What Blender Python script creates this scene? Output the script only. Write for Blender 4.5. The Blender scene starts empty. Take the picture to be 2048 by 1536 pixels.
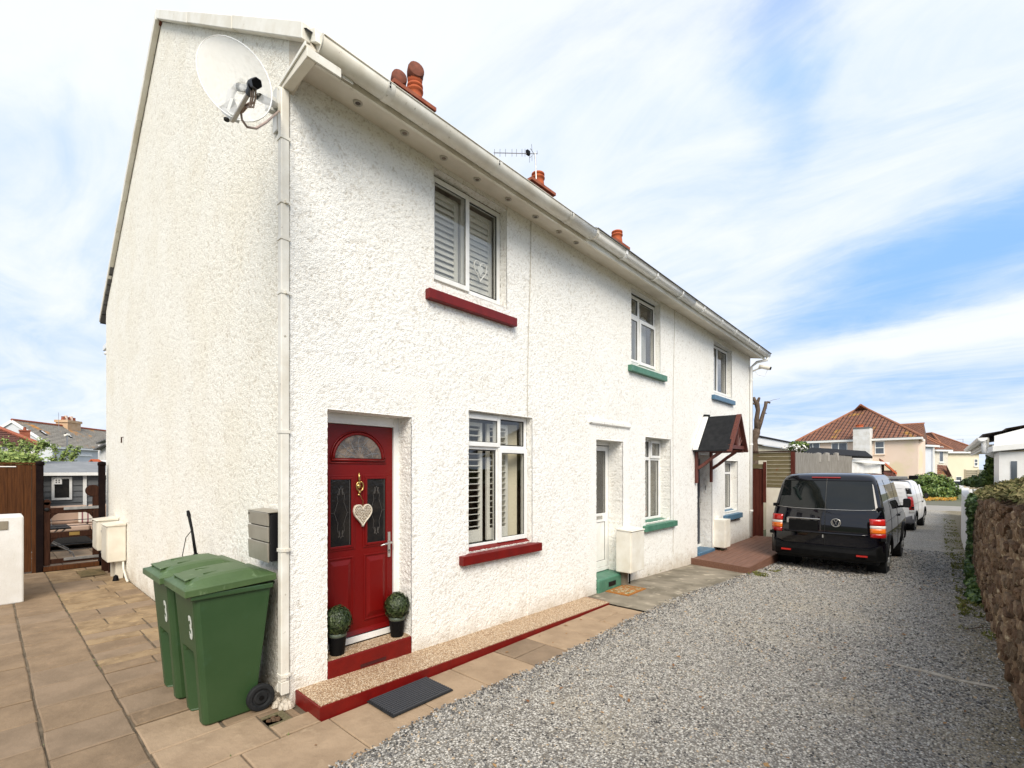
import bpy, math, random
import numpy as np
from mathutils import Vector, Matrix, Euler

R = math.radians
random.seed(7); rng = np.random.default_rng(7)
SC = bpy.context.scene

# ------------------------------------------------------------------ camera
FPX = 952.62; CU = 1024.0; HZ = 938.0; CH = 1.85; ANG = R(42.108)
CX, CY = 3.808, -1.6126
cam_d = bpy.data.cameras.new('camera'); cam = bpy.data.objects.new('camera', cam_d)
SC.collection.objects.link(cam); SC.camera = cam
cam.location = (CX, CY, CH); cam.rotation_euler = (R(90), 0, ANG)
cam_d.sensor_width = 36; cam_d.lens = FPX / 2048 * 36
cam_d.shift_y = (HZ - 768) / 2048; cam_d.clip_start = 0.05; cam_d.clip_end = 3000

# ------------------------------------------------------------------ world: hazy summer sky with thin cloud
SUN_EL, SUN_AZ = R(42), R(-40)      # azimuth of the sun measured from +X towards +Y
W = bpy.data.worlds.new('World'); SC.world = W; W.use_nodes = True
nt = W.node_tree; N = nt.nodes; L = nt.links; N.clear()
out = N.new('ShaderNodeOutputWorld'); bg = N.new('ShaderNodeBackground')
sky = N.new('ShaderNodeTexSky'); sky.sky_type = 'NISHITA'; sky.sun_disc = False
sky.sun_elevation = SUN_EL; sky.sun_rotation = R(90) - SUN_AZ
sky.air_density = 1.6; sky.dust_density = 0.2; sky.ozone_density = 3.0
tc = N.new('ShaderNodeTexCoord'); sep = N.new('ShaderNodeSeparateXYZ'); L.new(tc.outputs['Generated'], sep.inputs[0])
def wm(op, a, b=None, c=None, clamp=False):
    n = N.new('ShaderNodeMath'); n.operation = op; n.use_clamp = clamp
    for i, v in enumerate((a, b, c)):
        if v is None: continue
        if isinstance(v, (int, float)): n.inputs[i].default_value = v
        else: L.new(v, n.inputs[i])
    return n.outputs[0]
def wmap(v, a, b, c, d):
    n = N.new('ShaderNodeMapRange'); n.interpolation_type = 'SMOOTHSTEP'
    L.new(v, n.inputs[0])
    for i, q in enumerate((a, b, c, d)): n.inputs[1 + i].default_value = q
    return n.outputs[0]
zc = wm('ADD', wm('MAXIMUM', sep.outputs[2], 0.0), 0.16)
px = wm('DIVIDE', sep.outputs[0], zc); py = wm('DIVIDE', sep.outputs[1], zc)
comb = N.new('ShaderNodeCombineXYZ'); L.new(px, comb.inputs[0]); L.new(py, comb.inputs[1])
def wnoise(scale, detail, rough, loc=(0, 0, 0), rot=0.0, stretch=(1, 1, 1), dist=0.0, vec=None):
    m_ = N.new('ShaderNodeMapping'); L.new(vec if vec is not None else comb.outputs[0], m_.inputs[0]); m_.inputs['Location'].default_value = loc
    m_.inputs['Rotation'].default_value = (0, 0, rot); m_.inputs['Scale'].default_value = stretch
    n_ = N.new('ShaderNodeTexNoise'); n_.inputs['Scale'].default_value = scale; n_.inputs['Detail'].default_value = detail
    n_.inputs['Roughness'].default_value = rough; n_.inputs['Distortion'].default_value = dist; L.new(m_.outputs[0], n_.inputs['Vector']); return n_
warp = wnoise(1.6, 7, 0.6, (5, 2, 0)); wv = N.new('ShaderNodeVectorMath'); wv.operation = 'MULTIPLY_ADD'
L.new(warp.outputs['Color'], wv.inputs[0]); wv.inputs[1].default_value = (0.55, 0.55, 0); wv.inputs[2].default_value = (0, 0, 0)
wv2 = N.new('ShaderNodeVectorMath'); wv2.operation = 'ADD'; L.new(comb.outputs[0], wv2.inputs[0]); L.new(wv.outputs[0], wv2.inputs[1])
wv3 = N.new('ShaderNodeVectorMath'); wv3.operation = 'SUBTRACT'; L.new(wv2.outputs[0], wv3.inputs[0]); wv3.inputs[1].default_value = (0.275, 0.275, 0)
def patch(cx_, cy_, ang, la, lb):      # soft elongated patch of clear or thick sky on the cloud sheet, frayed by the warp
    m_ = N.new('ShaderNodeVectorMath'); m_.operation = 'SUBTRACT'; L.new(wv3.outputs[0], m_.inputs[0]); m_.inputs[1].default_value = (cx_, cy_, 0)
    r_ = N.new('ShaderNodeVectorRotate'); r_.rotation_type = 'Z_AXIS'; L.new(m_.outputs[0], r_.inputs[0]); r_.inputs['Angle'].default_value = -ang
    s_ = N.new('ShaderNodeVectorMath'); s_.operation = 'MULTIPLY'; L.new(r_.outputs[0], s_.inputs[0]); s_.inputs[1].default_value = (1 / la, 1 / lb, 0)
    l_ = N.new('ShaderNodeVectorMath'); l_.operation = 'LENGTH'; L.new(s_.outputs[0], l_.inputs[0]); return wmap(l_.outputs['Value'], 1.25, 0.0, 0.0, 1.0)
wisp = wnoise(2.3, 10, 0.62, (3.1, 0.35, 0), R(-30), (0.6, 1.35, 1), 0.9)
fluff = wnoise(1.1, 8, 0.6, (7.7, 4.1, 0))
cov = wm('ADD', wm('MULTIPLY', wm('SUBTRACT', wisp.outputs[0], 0.5), 1.25), wm('MULTIPLY', wm('SUBTRACT', fluff.outputs[0], 0.5), 0.8))
cov = wm('ADD', cov, 0.72)
for (cx_, cy_, an_, la_, lb_, k_) in ((0.02, 2.05, R(-43), 1.1, 0.40, -0.74), (-0.22, 1.0, R(105), 0.45, 0.13, -0.55), (-0.2, 3.5, R(0), 1.6, 0.55, -0.50), (-0.1, 2.68, R(-6), 1.3, 0.22, 0.55),
                                       (1.9, 1.2, R(60), 1.2, 0.5, -0.6), (2.5, -1.6, R(20), 1.3, 0.5, -0.5), (-2.4, -1.6, R(130), 1.2, 0.4, -0.3), (-2.6, 0.6, R(80), 0.9, 0.3, -0.28), (-0.9, 0.4, R(40), 0.8, 0.5, 0.3)):
    cov = wm('ADD', cov, wm('MULTIPLY', patch(cx_, cy_, an_, la_, lb_), k_))
cov = wmap(cov, -0.22, 1.10, 0.0, 0.95)
hzn = wmap(sep.outputs[2], 0.0, 0.12, 0.5, 0.0)
cov = wm('MAXIMUM', cov, hzn)
skys = N.new('ShaderNodeVectorMath'); skys.operation = 'MULTIPLY'; L.new(sky.outputs[0], skys.inputs[0]); skys.inputs[1].default_value = (0.92, 0.90, 1.15)
skc = N.new('ShaderNodeVectorMath'); skc.operation = 'MINIMUM'; L.new(skys.outputs[0], skc.inputs[0]); skc.inputs[1].default_value = (1.02, 1.85, 3.35)
mix = N.new('ShaderNodeMix'); mix.data_type = 'RGBA'
L.new(cov, mix.inputs[0]); L.new(skc.outputs[0], mix.inputs[6]); mix.inputs[7].default_value = (3.12, 3.22, 3.38, 1)
L.new(mix.outputs[2], bg.inputs['Color']); bg.inputs['Strength'].default_value = 0.15
L.new(bg.outputs[0], out.inputs[0])

sun_d = bpy.data.lights.new('sun', 'SUN'); sun = bpy.data.objects.new('sun', sun_d); SC.collection.objects.link(sun)
sun_d.energy = 2.0; sun_d.angle = R(34); sun_d.color = (1, 0.92, 0.80)
sd = Vector((math.cos(SUN_EL) * math.cos(SUN_AZ), math.cos(SUN_EL) * math.sin(SUN_AZ), math.sin(SUN_EL)))
sun.rotation_euler = sd.to_track_quat('Z', 'Y').to_euler()
SC.view_settings.view_transform = 'Standard'; SC.view_settings.look = 'None'
SC.view_settings.gamma = 1; SC.view_settings.use_curve_mapping = False
SC.view_settings.exposure = 1.12
SC.render.engine = 'CYCLES'
SC.cycles.max_bounces = 8; SC.cycles.diffuse_bounces = 4; SC.cycles.glossy_bounces = 4
SC.cycles.transparent_max_bounces = 12; SC.cycles.caustics_reflective = False; SC.cycles.caustics_refractive = False
SC.cycles.use_denoising = True

# ------------------------------------------------------------------ measuring helpers (photo pixel + distance -> place in the world)
FW = Vector((-math.sin(ANG), math.cos(ANG))); RT = Vector((math.cos(ANG), math.sin(ANG)))
def ray(u): return FW + RT * ((u - CU) / FPX)
def A(u, v, s):
    p = Vector((CX, CY)) + ray(u) * s
    return Vector((p.x, p.y, CH - (v - HZ) / FPX * s))
def onwall(u, v, P, n):
    r = ray(u); s = ((P.x - CX) * n.x + (P.y - CY) * n.y) / (r.x * n.x + r.y * n.y)
    return A(u, v, s)
def GZ(y):      # the lane falls gently away from the camera
    if y < 5.5: return 0.0
    if y < 10: return -0.17 * (y - 5.5) / 4.5
    if y < 25: return -0.17 - 0.43 * (y - 10) / 15
    return -0.6
def sof(y): return 4.985 - 0.0125 * y

# ------------------------------------------------------------------ objects
OFF = {}
def tag(o, label=None, cat=None, group=None, kind=None):
    if label: o['label'] = label
    if cat: o['category'] = cat
    if group: o['group'] = group
    if kind: o['kind'] = kind
    return o
def thing(name, label, cat, loc=(0, 0, 0), group=None, rz=0, local=False):
    o = bpy.data.objects.new(name, None); SC.collection.objects.link(o); o.empty_display_size = 0.1
    o.location = loc; o.rotation_euler = (0, 0, rz); tag(o, label, cat, group)
    OFF[o.name] = Vector((0, 0, 0)) if local else Vector(loc)
    return o
def setting(name, loc=(0, 0, 0), kind='structure'):
    o = bpy.data.objects.new(name, None); SC.collection.objects.link(o); o.location = loc; o['kind'] = kind
    OFF[o.name] = Vector(loc); return o
def link(name, me, m, parent=None, smooth=False):
    o = bpy.data.objects.new(name, me); SC.collection.objects.link(o)
    if m is not None and not me.materials:
        for q in (m if isinstance(m, (list, tuple)) else [m]): me.materials.append(q)
    if smooth: me.polygons.foreach_set('use_smooth', [True] * len(me.polygons))
    if parent is not None:
        o.parent = parent; OFF[o.name] = OFF[parent.name]
    else: OFF[o.name] = Vector((0, 0, 0))
    return o
class MB:
    def __init__(s): s.v = []; s.f = []; s.mi = []; s.cur = 0; s.uv = None
    def add(s, vs, fs):
        b = len(s.v); s.v += [tuple(p) for p in vs]
        for q in fs: s.f.append(tuple(i + b for i in q)); s.mi.append(s.cur)
        return s
    def box(s, x0, x1, y0, y1, z0, z1):
        return s.add([(x, y, z) for x in (x0, x1) for y in (y0, y1) for z in (z0, z1)],
                     [(0, 1, 3, 2), (4, 6, 7, 5), (0, 4, 5, 1), (2, 3, 7, 6), (0, 2, 6, 4), (1, 5, 7, 3)])
    def cbox(s, x0, x1, y0, y1, z0, z1, c=0.006):   # box with a chamfered top edge
        return s.add([(x0, y0, z0), (x1, y0, z0), (x1, y1, z0), (x0, y1, z0), (x0, y0, z1 - c), (x1, y0, z1 - c), (x1, y1, z1 - c), (x0, y1, z1 - c),
                      (x0 + c, y0 + c, z1), (x1 - c, y0 + c, z1), (x1 - c, y1 - c, z1), (x0 + c, y1 - c, z1)],
                     [(0, 1, 5, 4), (1, 2, 6, 5), (2, 3, 7, 6), (3, 0, 4, 7), (4, 5, 9, 8), (5, 6, 10, 9), (6, 7, 11, 10), (7, 4, 8, 11), (8, 9, 10, 11), (3, 2, 1, 0)])
    def hexa(s, p):   # 8 points: bottom ring 0-3, top ring 4-7
        return s.add(p, [(0, 3, 2, 1), (4, 5, 6, 7), (0, 1, 5, 4), (1, 2, 6, 5), (2, 3, 7, 6), (3, 0, 4, 7)])
    def bar(s, p, q, w, h, up=(0, 0, 1)):
        p = Vector(p); q = Vector(q); d = (q - p).normalized(); u = Vector(up)
        r = d.cross(u)
        if r.length < 1e-4: r = d.cross(Vector((1, 0, 0)))
        r.normalize(); u = r.cross(d)
        r = r * w / 2; u = u * h / 2
        return s.hexa([p - r - u, p + r - u, q + r - u, q - r - u, p - r + u, p + r + u, q + r + u, q - r + u])
    def tube(s, pts, r, n=8, cap=True):
        pts = [Vector(p) for p in pts]; m = len(pts); rs = r if isinstance(r, (list, tuple)) else [r] * m
        ref = None; vs = []
        for i, p in enumerate(pts):
            d = (pts[min(i + 1, m - 1)] - pts[max(i - 1, 0)]).normalized()
            if ref is None: ref = d.orthogonal().normalized()
            ref = (ref - d * ref.dot(d)).normalized(); b = d.cross(ref)
            for k in range(n):
                a = 2 * math.pi * k / n; vs.append(p + (ref * math.cos(a) + b * math.sin(a)) * rs[i])
        fs = [(i * n + k, i * n + (k + 1) % n, (i + 1) * n + (k + 1) % n, (i + 1) * n + k) for i in range(m - 1) for k in range(n)]
        if cap: fs += [tuple(range(n - 1, -1, -1)), tuple((m - 1) * n + k for k in range(n))]
        return s.add(vs, fs)
    def lathe(s, prof, n=16, c=(0, 0, 0), axis='z'):
        vs = []
        for r, z in prof:
            for k in range(n):
                a = 2 * math.pi * k / n; x, y = r * math.cos(a), r * math.sin(a)
                p = {'z': (x, y, z), 'x': (z, x, y), 'y': (x, z, y)}[axis]
                vs.append((p[0] + c[0], p[1] + c[1], p[2] + c[2]))
        m = len(prof)
        fs = [(i * n + k, i * n + (k + 1) % n, (i + 1) * n + (k + 1) % n, (i + 1) * n + k) for i in range(m - 1) for k in range(n)]
        if prof[0][0] > 1e-4: fs.append(tuple(range(n - 1, -1, -1)))
        if prof[-1][0] > 1e-4: fs.append(tuple((m - 1) * n + k for k in range(n)))
        return s.add(vs, fs)
    def prism(s, poly, e):      # poly: list of 3-D points, e: extrusion vector
        e = Vector(e); n = len(poly); P = [Vector(p) for p in poly]
        return s.add(P + [p + e for p in P], [tuple(range(n - 1, -1, -1)), tuple(range(n, 2 * n))] + [(i, (i + 1) % n, n + (i + 1) % n, n + i) for i in range(n)])
    def rframe(s, x0, x1, y0, y1, z0, z1, w, wb=None):   # rectangular frame in a plane x=const
        wb = w if wb is None else wb
        s.box(x0, x1, y0, y0 + w, z0, z1); s.box(x0, x1, y1 - w, y1, z0, z1)
        s.box(x0, x1, y0 + w, y1 - w, z0, z0 + wb); s.box(x0, x1, y0 + w, y1 - w, z1 - w, z1); return s
    def build(s, name, m, parent=None, smooth=False, bevel=0, label=None, seg=1, fixn=True, kind=None):
        me = bpy.data.meshes.new(name)
        o3 = OFF[parent.name] if parent is not None else Vector((0, 0, 0))
        me.from_pydata([(v[0] - o3.x, v[1] - o3.y, v[2] - o3.z) for v in s.v], [], s.f)
        if fixn:
            import bmesh
            bm = bmesh.new(); bm.from_mesh(me); bmesh.ops.recalc_face_normals(bm, faces=bm.faces); bm.to_mesh(me); bm.free()
        o = link(name, me, m, parent, smooth)
        if isinstance(m, (list, tuple)): me.polygons.foreach_set('material_index', s.mi)
        if bevel:
            b = o.modifiers.new('bevel', 'BEVEL'); b.width = bevel; b.segments = seg; b.limit_method = 'ANGLE'; b.angle_limit = R(35)
        if smooth and bevel == 0:
            pass
        if label: o['label'] = label
        if kind: o['kind'] = kind
        return o
def np_mesh(name, V, Q, m, parent=None, smooth=True, attr=None, fattr=None):
    V = np.asarray(V, dtype=np.float32); Q = np.asarray(Q, dtype=np.int32); k = Q.shape[1]
    if parent is not None: V = V - np.array(OFF[parent.name], dtype=np.float32)
    me = bpy.data.meshes.new(name); me.vertices.add(len(V)); me.vertices.foreach_set('co', V.ravel())
    me.loops.add(Q.size); me.loops.foreach_set('vertex_index', Q.ravel())
    me.polygons.add(len(Q)); me.polygons.foreach_set('loop_start', np.arange(0, Q.size, k, dtype=np.int32))
    try: me.polygons.foreach_set('loop_total', np.full(len(Q), k, dtype=np.int32))
    except Exception: pass
    me.polygons.foreach_set('use_smooth', np.full(len(Q), smooth))
    me.update(calc_edges=True)
    if attr is not None:
        a = me.attributes.new('tone', 'FLOAT', 'POINT'); a.data.foreach_set('value', np.asarray(attr, dtype=np.float32))
    if fattr is not None:
        a = me.attributes.new('tone', 'FLOAT', 'FACE'); a.data.foreach_set('value', np.asarray(fattr, dtype=np.float32))
    return link(name, me, m, parent)

# ------------------------------------------------------------------ materials
def newmat(name):
    m = bpy.data.materials.new(name); m.use_nodes = True; t = m.node_tree
    return m, t, t.nodes['Principled BSDF']
def nd(t, typ, **k):
    n = t.nodes.new(typ)
    for a, b in k.items(): setattr(n, a, b)
    return n
def noise(t, scale, detail=4, rough=0.55, stretch=None, coord='Object', dist=0.0):
    c = nd(t, 'ShaderNodeTexCoord'); n = nd(t, 'ShaderNodeTexNoise')
    n.inputs['Scale'].default_value = scale; n.inputs['Detail'].default_value = detail; n.inputs['Roughness'].default_value = rough
    n.inputs['Distortion'].default_value = dist
    src = c.outputs[coord]
    if stretch:
        mpn = nd(t, 'ShaderNodeMapping'); mpn.inputs['Scale'].default_value = stretch; t.links.new(src, mpn.inputs[0]); src = mpn.outputs[0]
    t.links.new(src, n.inputs['Vector']); return n
def rng_(t, v, a, b, c=0.0, d=1.0):
    n = nd(t, 'ShaderNodeMapRange'); t.links.new(v, n.inputs[0])
    for i, q in enumerate((a, b, c, d)): n.inputs[1 + i].default_value = q
    return n.outputs[0]
def mixc(t, f, a, b, mode='MIX'):
    n = nd(t, 'ShaderNodeMix', data_type='RGBA', blend_type=mode)
    if isinstance(f, (int, float)): n.inputs[0].default_value = f
    else: t.links.new(f, n.inputs[0])
    for i, q in ((6, a), (7, b)):
        if isinstance(q, tuple): n.inputs[i].default_value = (*q[:3], 1)
        else: t.links.new(q, n.inputs[i])
    return n.outputs[2]
def pm(name, col, rough=0.6, col2=None, sc=6, det=4, lo=0.35, hi=0.65, stretch=None, bump=None, metal=0, coat=0, spec=0.5,
       spots=None, attr=None, dist=0.0):
    """col/col2 mixed by noise; bump=(scale, distance, detail); spots=(colour, scale, lo, hi); attr=(colour) mixed by per-vertex tone"""
    if rough >= 0.7 and spec == 0.5: spec = 0.15
    m, t, p = newmat(name)
    p.inputs['Roughness'].default_value = rough; p.inputs['Metallic'].default_value = metal
    p.inputs['Coat Weight'].default_value = coat; p.inputs['Specular IOR Level'].default_value = spec
    c = None
    if col2 is not None:
        n = noise(t, sc, det, stretch=stretch, dist=dist); c = mixc(t, rng_(t, n.outputs[0], lo, hi), col, col2)
    if attr is not None:
        a = nd(t, 'ShaderNodeAttribute', attribute_name='tone'); c = mixc(t, a.outputs['Fac'], c if c is not None else col, attr)
    if spots is not None:
        n = noise(t, spots[1], 5); c = mixc(t, rng_(t, n.outputs[0], spots[2], spots[3]), c if c is not None else col, spots[0])
    if c is None: p.inputs['Base Color'].default_value = (*col, 1)
    else: t.links.new(c, p.inputs['Base Color'])
    if bump:
        n = noise(t, bump[0], bump[2] if len(bump) > 2 else 3, stretch=stretch); b = nd(t, 'ShaderNodeBump'); b.inputs['Distance'].default_value = bump[1]
        b.inputs['Strength'].default_value = 1.0; t.links.new(n.outputs[0], b.inputs['Height']); t.links.new(b.outputs[0], p.inputs['Normal'])
    return m
def glassmat(name, tint=(0.95, 0.95, 0.93), refl=1.0, rough=0.0):
    m, t, p = newmat(name); t.nodes.remove(p); o = t.nodes['Material Output']
    tr = nd(t, 'ShaderNodeBsdfTransparent'); tr.inputs[0].default_value = (*tint, 1)
    gl = nd(t, 'ShaderNodeBsdfGlossy'); gl.inputs['Roughness'].default_value = rough
    fr = nd(t, 'ShaderNodeLayerWeight'); fr.inputs[0].default_value = 0.5
    pw_ = nd(t, 'ShaderNodeMath', operation='POWER'); pw_.inputs[1].default_value = 3.6; t.links.new(fr.outputs['Facing'], pw_.inputs[0])
    f2 = nd(t, 'ShaderNodeMath', operation='MULTIPLY_ADD', use_clamp=True); f2.inputs[1].default_value = 0.9; f2.inputs[2].default_value = 0.055 * refl
    t.links.new(pw_.outputs[0], f2.inputs[0])
    mx = nd(t, 'ShaderNodeMixShader'); t.links.new(f2.outputs[0], mx.inputs[0]); t.links.new(tr.outputs[0], mx.inputs[1]); t.links.new(gl.outputs[0], mx.inputs[2])
    t.links.new(mx.outputs[0], o.inputs[0]); return m

def render_mat(name, base, old, pit):
    """painted roughcast: per-vertex tone holds how deep the point lies; crevice shade is put into the pit colour with some dirt; more dirt in streaks"""
    m, t, p = newmat(name); p.inputs['Roughness'].default_value = 0.75; p.inputs['Specular IOR Level'].default_value = 0.25
    n = noise(t, 1.3, 6, 0.6); c = mixc(t, rng_(t, n.outputs[0], 0.42, 0.68), base, old)
    n = noise(t, 2.2, 5, 0.6, stretch=(1, 1, 0.12)); c = mixc(t, rng_(t, n.outputs[0], 0.62, 0.85, 0, 0.3), c, old)
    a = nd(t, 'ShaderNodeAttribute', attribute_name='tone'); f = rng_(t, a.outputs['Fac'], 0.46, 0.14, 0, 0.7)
    c = mixc(t, f, c, pit)  # crevice shade and some dirt put into the colour of the pits
    ns = noise(t, 62, 3, 0.6); nl = noise(t, 2.0, 4); g_ = nd(t, 'ShaderNodeMath', operation='MULTIPLY_ADD'); g_.inputs[1].default_value = 0.22
    t.links.new(nl.outputs[0], g_.inputs[0]); t.links.new(ns.outputs[0], g_.inputs[2]); c = mixc(t, rng_(t, g_.outputs[0], 0.70, 0.80, 0, 0.6), c, pit)
    sx = nd(t, 'ShaderNodeTexCoord'); sp = nd(t, 'ShaderNodeSeparateXYZ'); t.links.new(sx.outputs['Object'], sp.inputs[0])
    nz = noise(t, 5, 5); lo = nd(t, 'ShaderNodeMath', operation='MULTIPLY_ADD'); t.links.new(nz.outputs[0], lo.inputs[0]); lo.inputs[1].default_value = -0.5
    t.links.new(sp.outputs[2], lo.inputs[2]); c = mixc(t, rng_(t, lo.outputs[0], 0.0, -0.28, 0, 0.55), c, (0.42, 0.33, 0.22))
    t.links.new(c, p.inputs['Base Color'])
    v = nd(t, 'ShaderNodeTexVoronoi'); v.inputs['Scale'].default_value = 88; t.links.new(sx.outputs['Object'], v.inputs['Vector'])
    n3 = noise(t, 160, 4, 0.7); ad = nd(t, 'ShaderNodeMath', operation='ADD'); t.links.new(v.outputs[0], ad.inputs[0]); t.links.new(n3.outputs[0], ad.inputs[1])
    b = nd(t, 'ShaderNodeBump'); b.inputs['Distance'].default_value = 0.0045; t.links.new(ad.outputs[0], b.inputs['Height']); t.links.new(b.outputs[0], p.inputs['Normal'])
    return m
M = {}
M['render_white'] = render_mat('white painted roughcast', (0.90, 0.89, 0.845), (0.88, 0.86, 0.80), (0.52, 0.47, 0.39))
M['render_gable_shade'] = render_mat('white roughcast with gable shade in its colour', (0.89, 0.865, 0.785), (0.85, 0.81, 0.705), (0.50, 0.43, 0.33))  # gable shares the facade paint; its shade is put into this warmer colour
M['upvc'] = pm('white upvc', (0.82, 0.82, 0.80), 0.3, (0.76, 0.755, 0.72), 8)
M['upvc_old'] = pm('weathered white plastic', (0.78, 0.76, 0.69), 0.4, (0.64, 0.60, 0.51), 5, 6, spots=((0.33, 0.29, 0.22), 30, 0.66, 0.76))
M['white_old'] = pm('weathered white paint', (0.80, 0.78, 0.71), 0.5, (0.68, 0.64, 0.54), 4, 6, spots=((0.35, 0.3, 0.22), 22, 0.66, 0.78))
M['soffit'] = pm('soffit paint', (0.74, 0.69, 0.59), 0.6, (0.62, 0.57, 0.47), 3, 6)
M['cream_box'] = pm('cream plastic', (0.72, 0.68, 0.58), 0.45, (0.62, 0.57, 0.47), 4, 5)
M['red_paint'] = pm('dark red gloss paint', (0.165, 0.006, 0.004), 0.42, (0.125, 0.005, 0.004), 9, 6, bump=(30, 0.001), spec=0.3, spots=((0.20, 0.05, 0.035), 34, 0.70, 0.78))
M['red_door'] = pm('deep red door', (0.150, 0.003, 0.002), 0.40, (0.135, 0.003, 0.003), 3, 3, bump=(220, 0.0003), spec=0.3)
M['green_paint'] = pm('green masonry paint', (0.045, 0.155, 0.10), 0.5, (0.075, 0.20, 0.135), 9, 5, spots=((0.2, 0.3, 0.22), 25, 0.62, 0.75))
M['blue_paint'] = pm('slate blue masonry paint', (0.045, 0.12, 0.20), 0.45, (0.07, 0.16, 0.25), 9, 5, spots=((0.2, 0.25, 0.3), 25, 0.62, 0.75))
M['navy'] = pm('navy paint', (0.01, 0.015, 0.03), 0.35)
M['black_metal'] = pm('black metal', (0.006, 0.006, 0.007), 0.45, spec=0.3)
M['black_plastic'] = pm('black plastic', (0.003, 0.003, 0.0035), 0.5, (0.006, 0.006, 0.006), 12, spec=0.12)
M['rubber'] = pm('rubber', (0.010, 0.011, 0.012), 0.75, (0.018, 0.019, 0.02), 18, spec=0.25)
M['glazing_seal'] = pm('black glazing seal', (0.01, 0.01, 0.01), 0.5)
M['brass'] = pm('brass', (0.62, 0.44, 0.16), 0.28, metal=1)
M['steel'] = pm('brushed steel', (0.58, 0.57, 0.54), 0.33, (0.5, 0.49, 0.46), 20, stretch=(1, 1, 20), metal=0.9)
M['steel_dull'] = pm('galvanised steel', (0.42, 0.42, 0.41), 0.45, (0.3, 0.3, 0.3), 14, metal=0.8)
M['steel_brown'] = pm('bronze grey satin steel', (0.36, 0.33, 0.27), 0.4, (0.30, 0.27, 0.215), 6, metal=0.3)
M['glass'] = glassmat('window glass')
M['glass_dark'] = pm('patterned dark door glass', (0.012, 0.012, 0.013), 0.06, (0.022, 0.020, 0.018), 9, 6, bump=(24, 0.004, 4), spec=0.35)
M['glass_fan'] = pm('textured fanlight glass', (0.10, 0.085, 0.075), 0.08, (0.22, 0.17, 0.13), 11, 6, bump=(34, 0.006, 3), lo=0.45, hi=0.6)
M['room'] = pm('room interior', (0.30, 0.27, 0.21), 0.9, (0.38, 0.34, 0.27), 2)
M['room_dark'] = pm('dim room interior', (0.03, 0.028, 0.025), 0.9, (0.06, 0.055, 0.05), 2)
M['louvre'] = pm('white shutter slat', (0.84, 0.83, 0.79), 0.4)
M['curtain'] = pm('pale net curtain', (0.62, 0.63, 0.62), 0.9, (0.42, 0.43, 0.43), 3, stretch=(8, 8, 0.5))
M['terracotta'] = pm('terracotta', (0.48, 0.12, 0.045), 0.75, (0.36, 0.085, 0.04), 7, 5, bump=(60, 0.002))
M['terracotta_dark'] = pm('sooted terracotta', (0.13, 0.05, 0.035), 0.8, (0.2, 0.07, 0.045), 9)
M['brick_red'] = pm('red chimney brick', (0.26, 0.075, 0.045), 0.85, (0.34, 0.12, 0.07), 8, bump=(50, 0.004))
M['mortar'] = pm('mortar', (0.36, 0.33, 0.28), 0.9, (0.28, 0.25, 0.2), 12)
M['concrete'] = pm('worn concrete', (0.27, 0.235, 0.18), 0.85, (0.155, 0.135, 0.10), 2.2, 8, lo=0.4, hi=0.62, bump=(45, 0.003, 5), spots=((0.46, 0.40, 0.31), 5, 0.58, 0.72))
M['joint'] = pm('sandy mortar joint', (0.085, 0.068, 0.048), 0.95, (0.17, 0.135, 0.095), 7, 6, bump=(90, 0.004))
M['felt'] = pm('black roofing felt', (0.013, 0.014, 0.016), 0.9, (0.022, 0.023, 0.025), 9, bump=(200, 0.001))
M['slate'] = pm('grey slate', (0.12, 0.12, 0.125), 0.7, (0.17, 0.165, 0.16), 3, bump=(30, 0.004))
M['stain_red'] = pm('mahogany stained wood', (0.07, 0.015, 0.010), 0.55, (0.13, 0.035, 0.022), 5, 5, stretch=(9, 9, 0.8))
M['stain_brown'] = pm('dark brown stained wood', (0.026, 0.011, 0.007), 0.7, (0.045, 0.019, 0.011), 6, 5, stretch=(8, 8, 1), spec=0.08)
M['stain_black'] = pm('almost black stained post', (0.007, 0.004, 0.0045), 0.7, (0.012, 0.007, 0.006), 8, spec=0.06)
M['fence_orange'] = pm('golden brown fence wood', (0.05, 0.018, 0.006), 0.7, (0.09, 0.033, 0.010), 4, 6, stretch=(12, 12, 0.7), spots=((0.1, 0.035, 0.012), 3, 0.6, 0.75))
M['timber_green'] = pm('tanalised green brown timber', (0.12, 0.10, 0.052), 0.8, (0.17, 0.14, 0.078), 4, 6, stretch=(1.2, 1.2, 14), spots=((0.17, 0.065, 0.03), 5, 0.60, 0.70), bump=(40, 0.002))
M['timber_grey'] = pm('silvered fence boards', (0.38, 0.36, 0.33), 0.85, (0.24, 0.225, 0.2), 5, 6, stretch=(14, 14, 0.7), bump=(60, 0.002))
M['timber_gate'] = pm('red brown gate boards', (0.065, 0.013, 0.009), 0.7, (0.10, 0.028, 0.018), 4, 6, stretch=(12, 12, 0.7), spots=((0.2, 0.15, 0.1), 4, 0.66, 0.8))
M['deck'] = pm('brown deck boards', (0.135, 0.063, 0.040), 0.65, (0.19, 0.092, 0.058), 4, 6, stretch=(10, 0.6, 10), bump=(50, 0.001))
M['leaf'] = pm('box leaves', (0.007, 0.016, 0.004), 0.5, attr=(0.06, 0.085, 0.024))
M['leaf_ivy'] = pm('ivy leaves', (0.03, 0.075, 0.016), 0.5, attr=(0.16, 0.23, 0.05))
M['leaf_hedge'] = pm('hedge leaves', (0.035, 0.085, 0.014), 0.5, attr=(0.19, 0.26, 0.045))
M['leaf_spring'] = pm('spring leaves', (0.10, 0.17, 0.03), 0.6, attr=(0.26, 0.32, 0.08))
M['straw'] = pm('dry grass and moss', (0.05, 0.062, 0.018), 0.9, attr=(0.25, 0.21, 0.10))
M['bark'] = pm('grey brown bark', (0.16, 0.12, 0.09), 0.9, (0.08, 0.055, 0.04), 9, 6, stretch=(4, 4, 1), bump=(40, 0.01))
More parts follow.
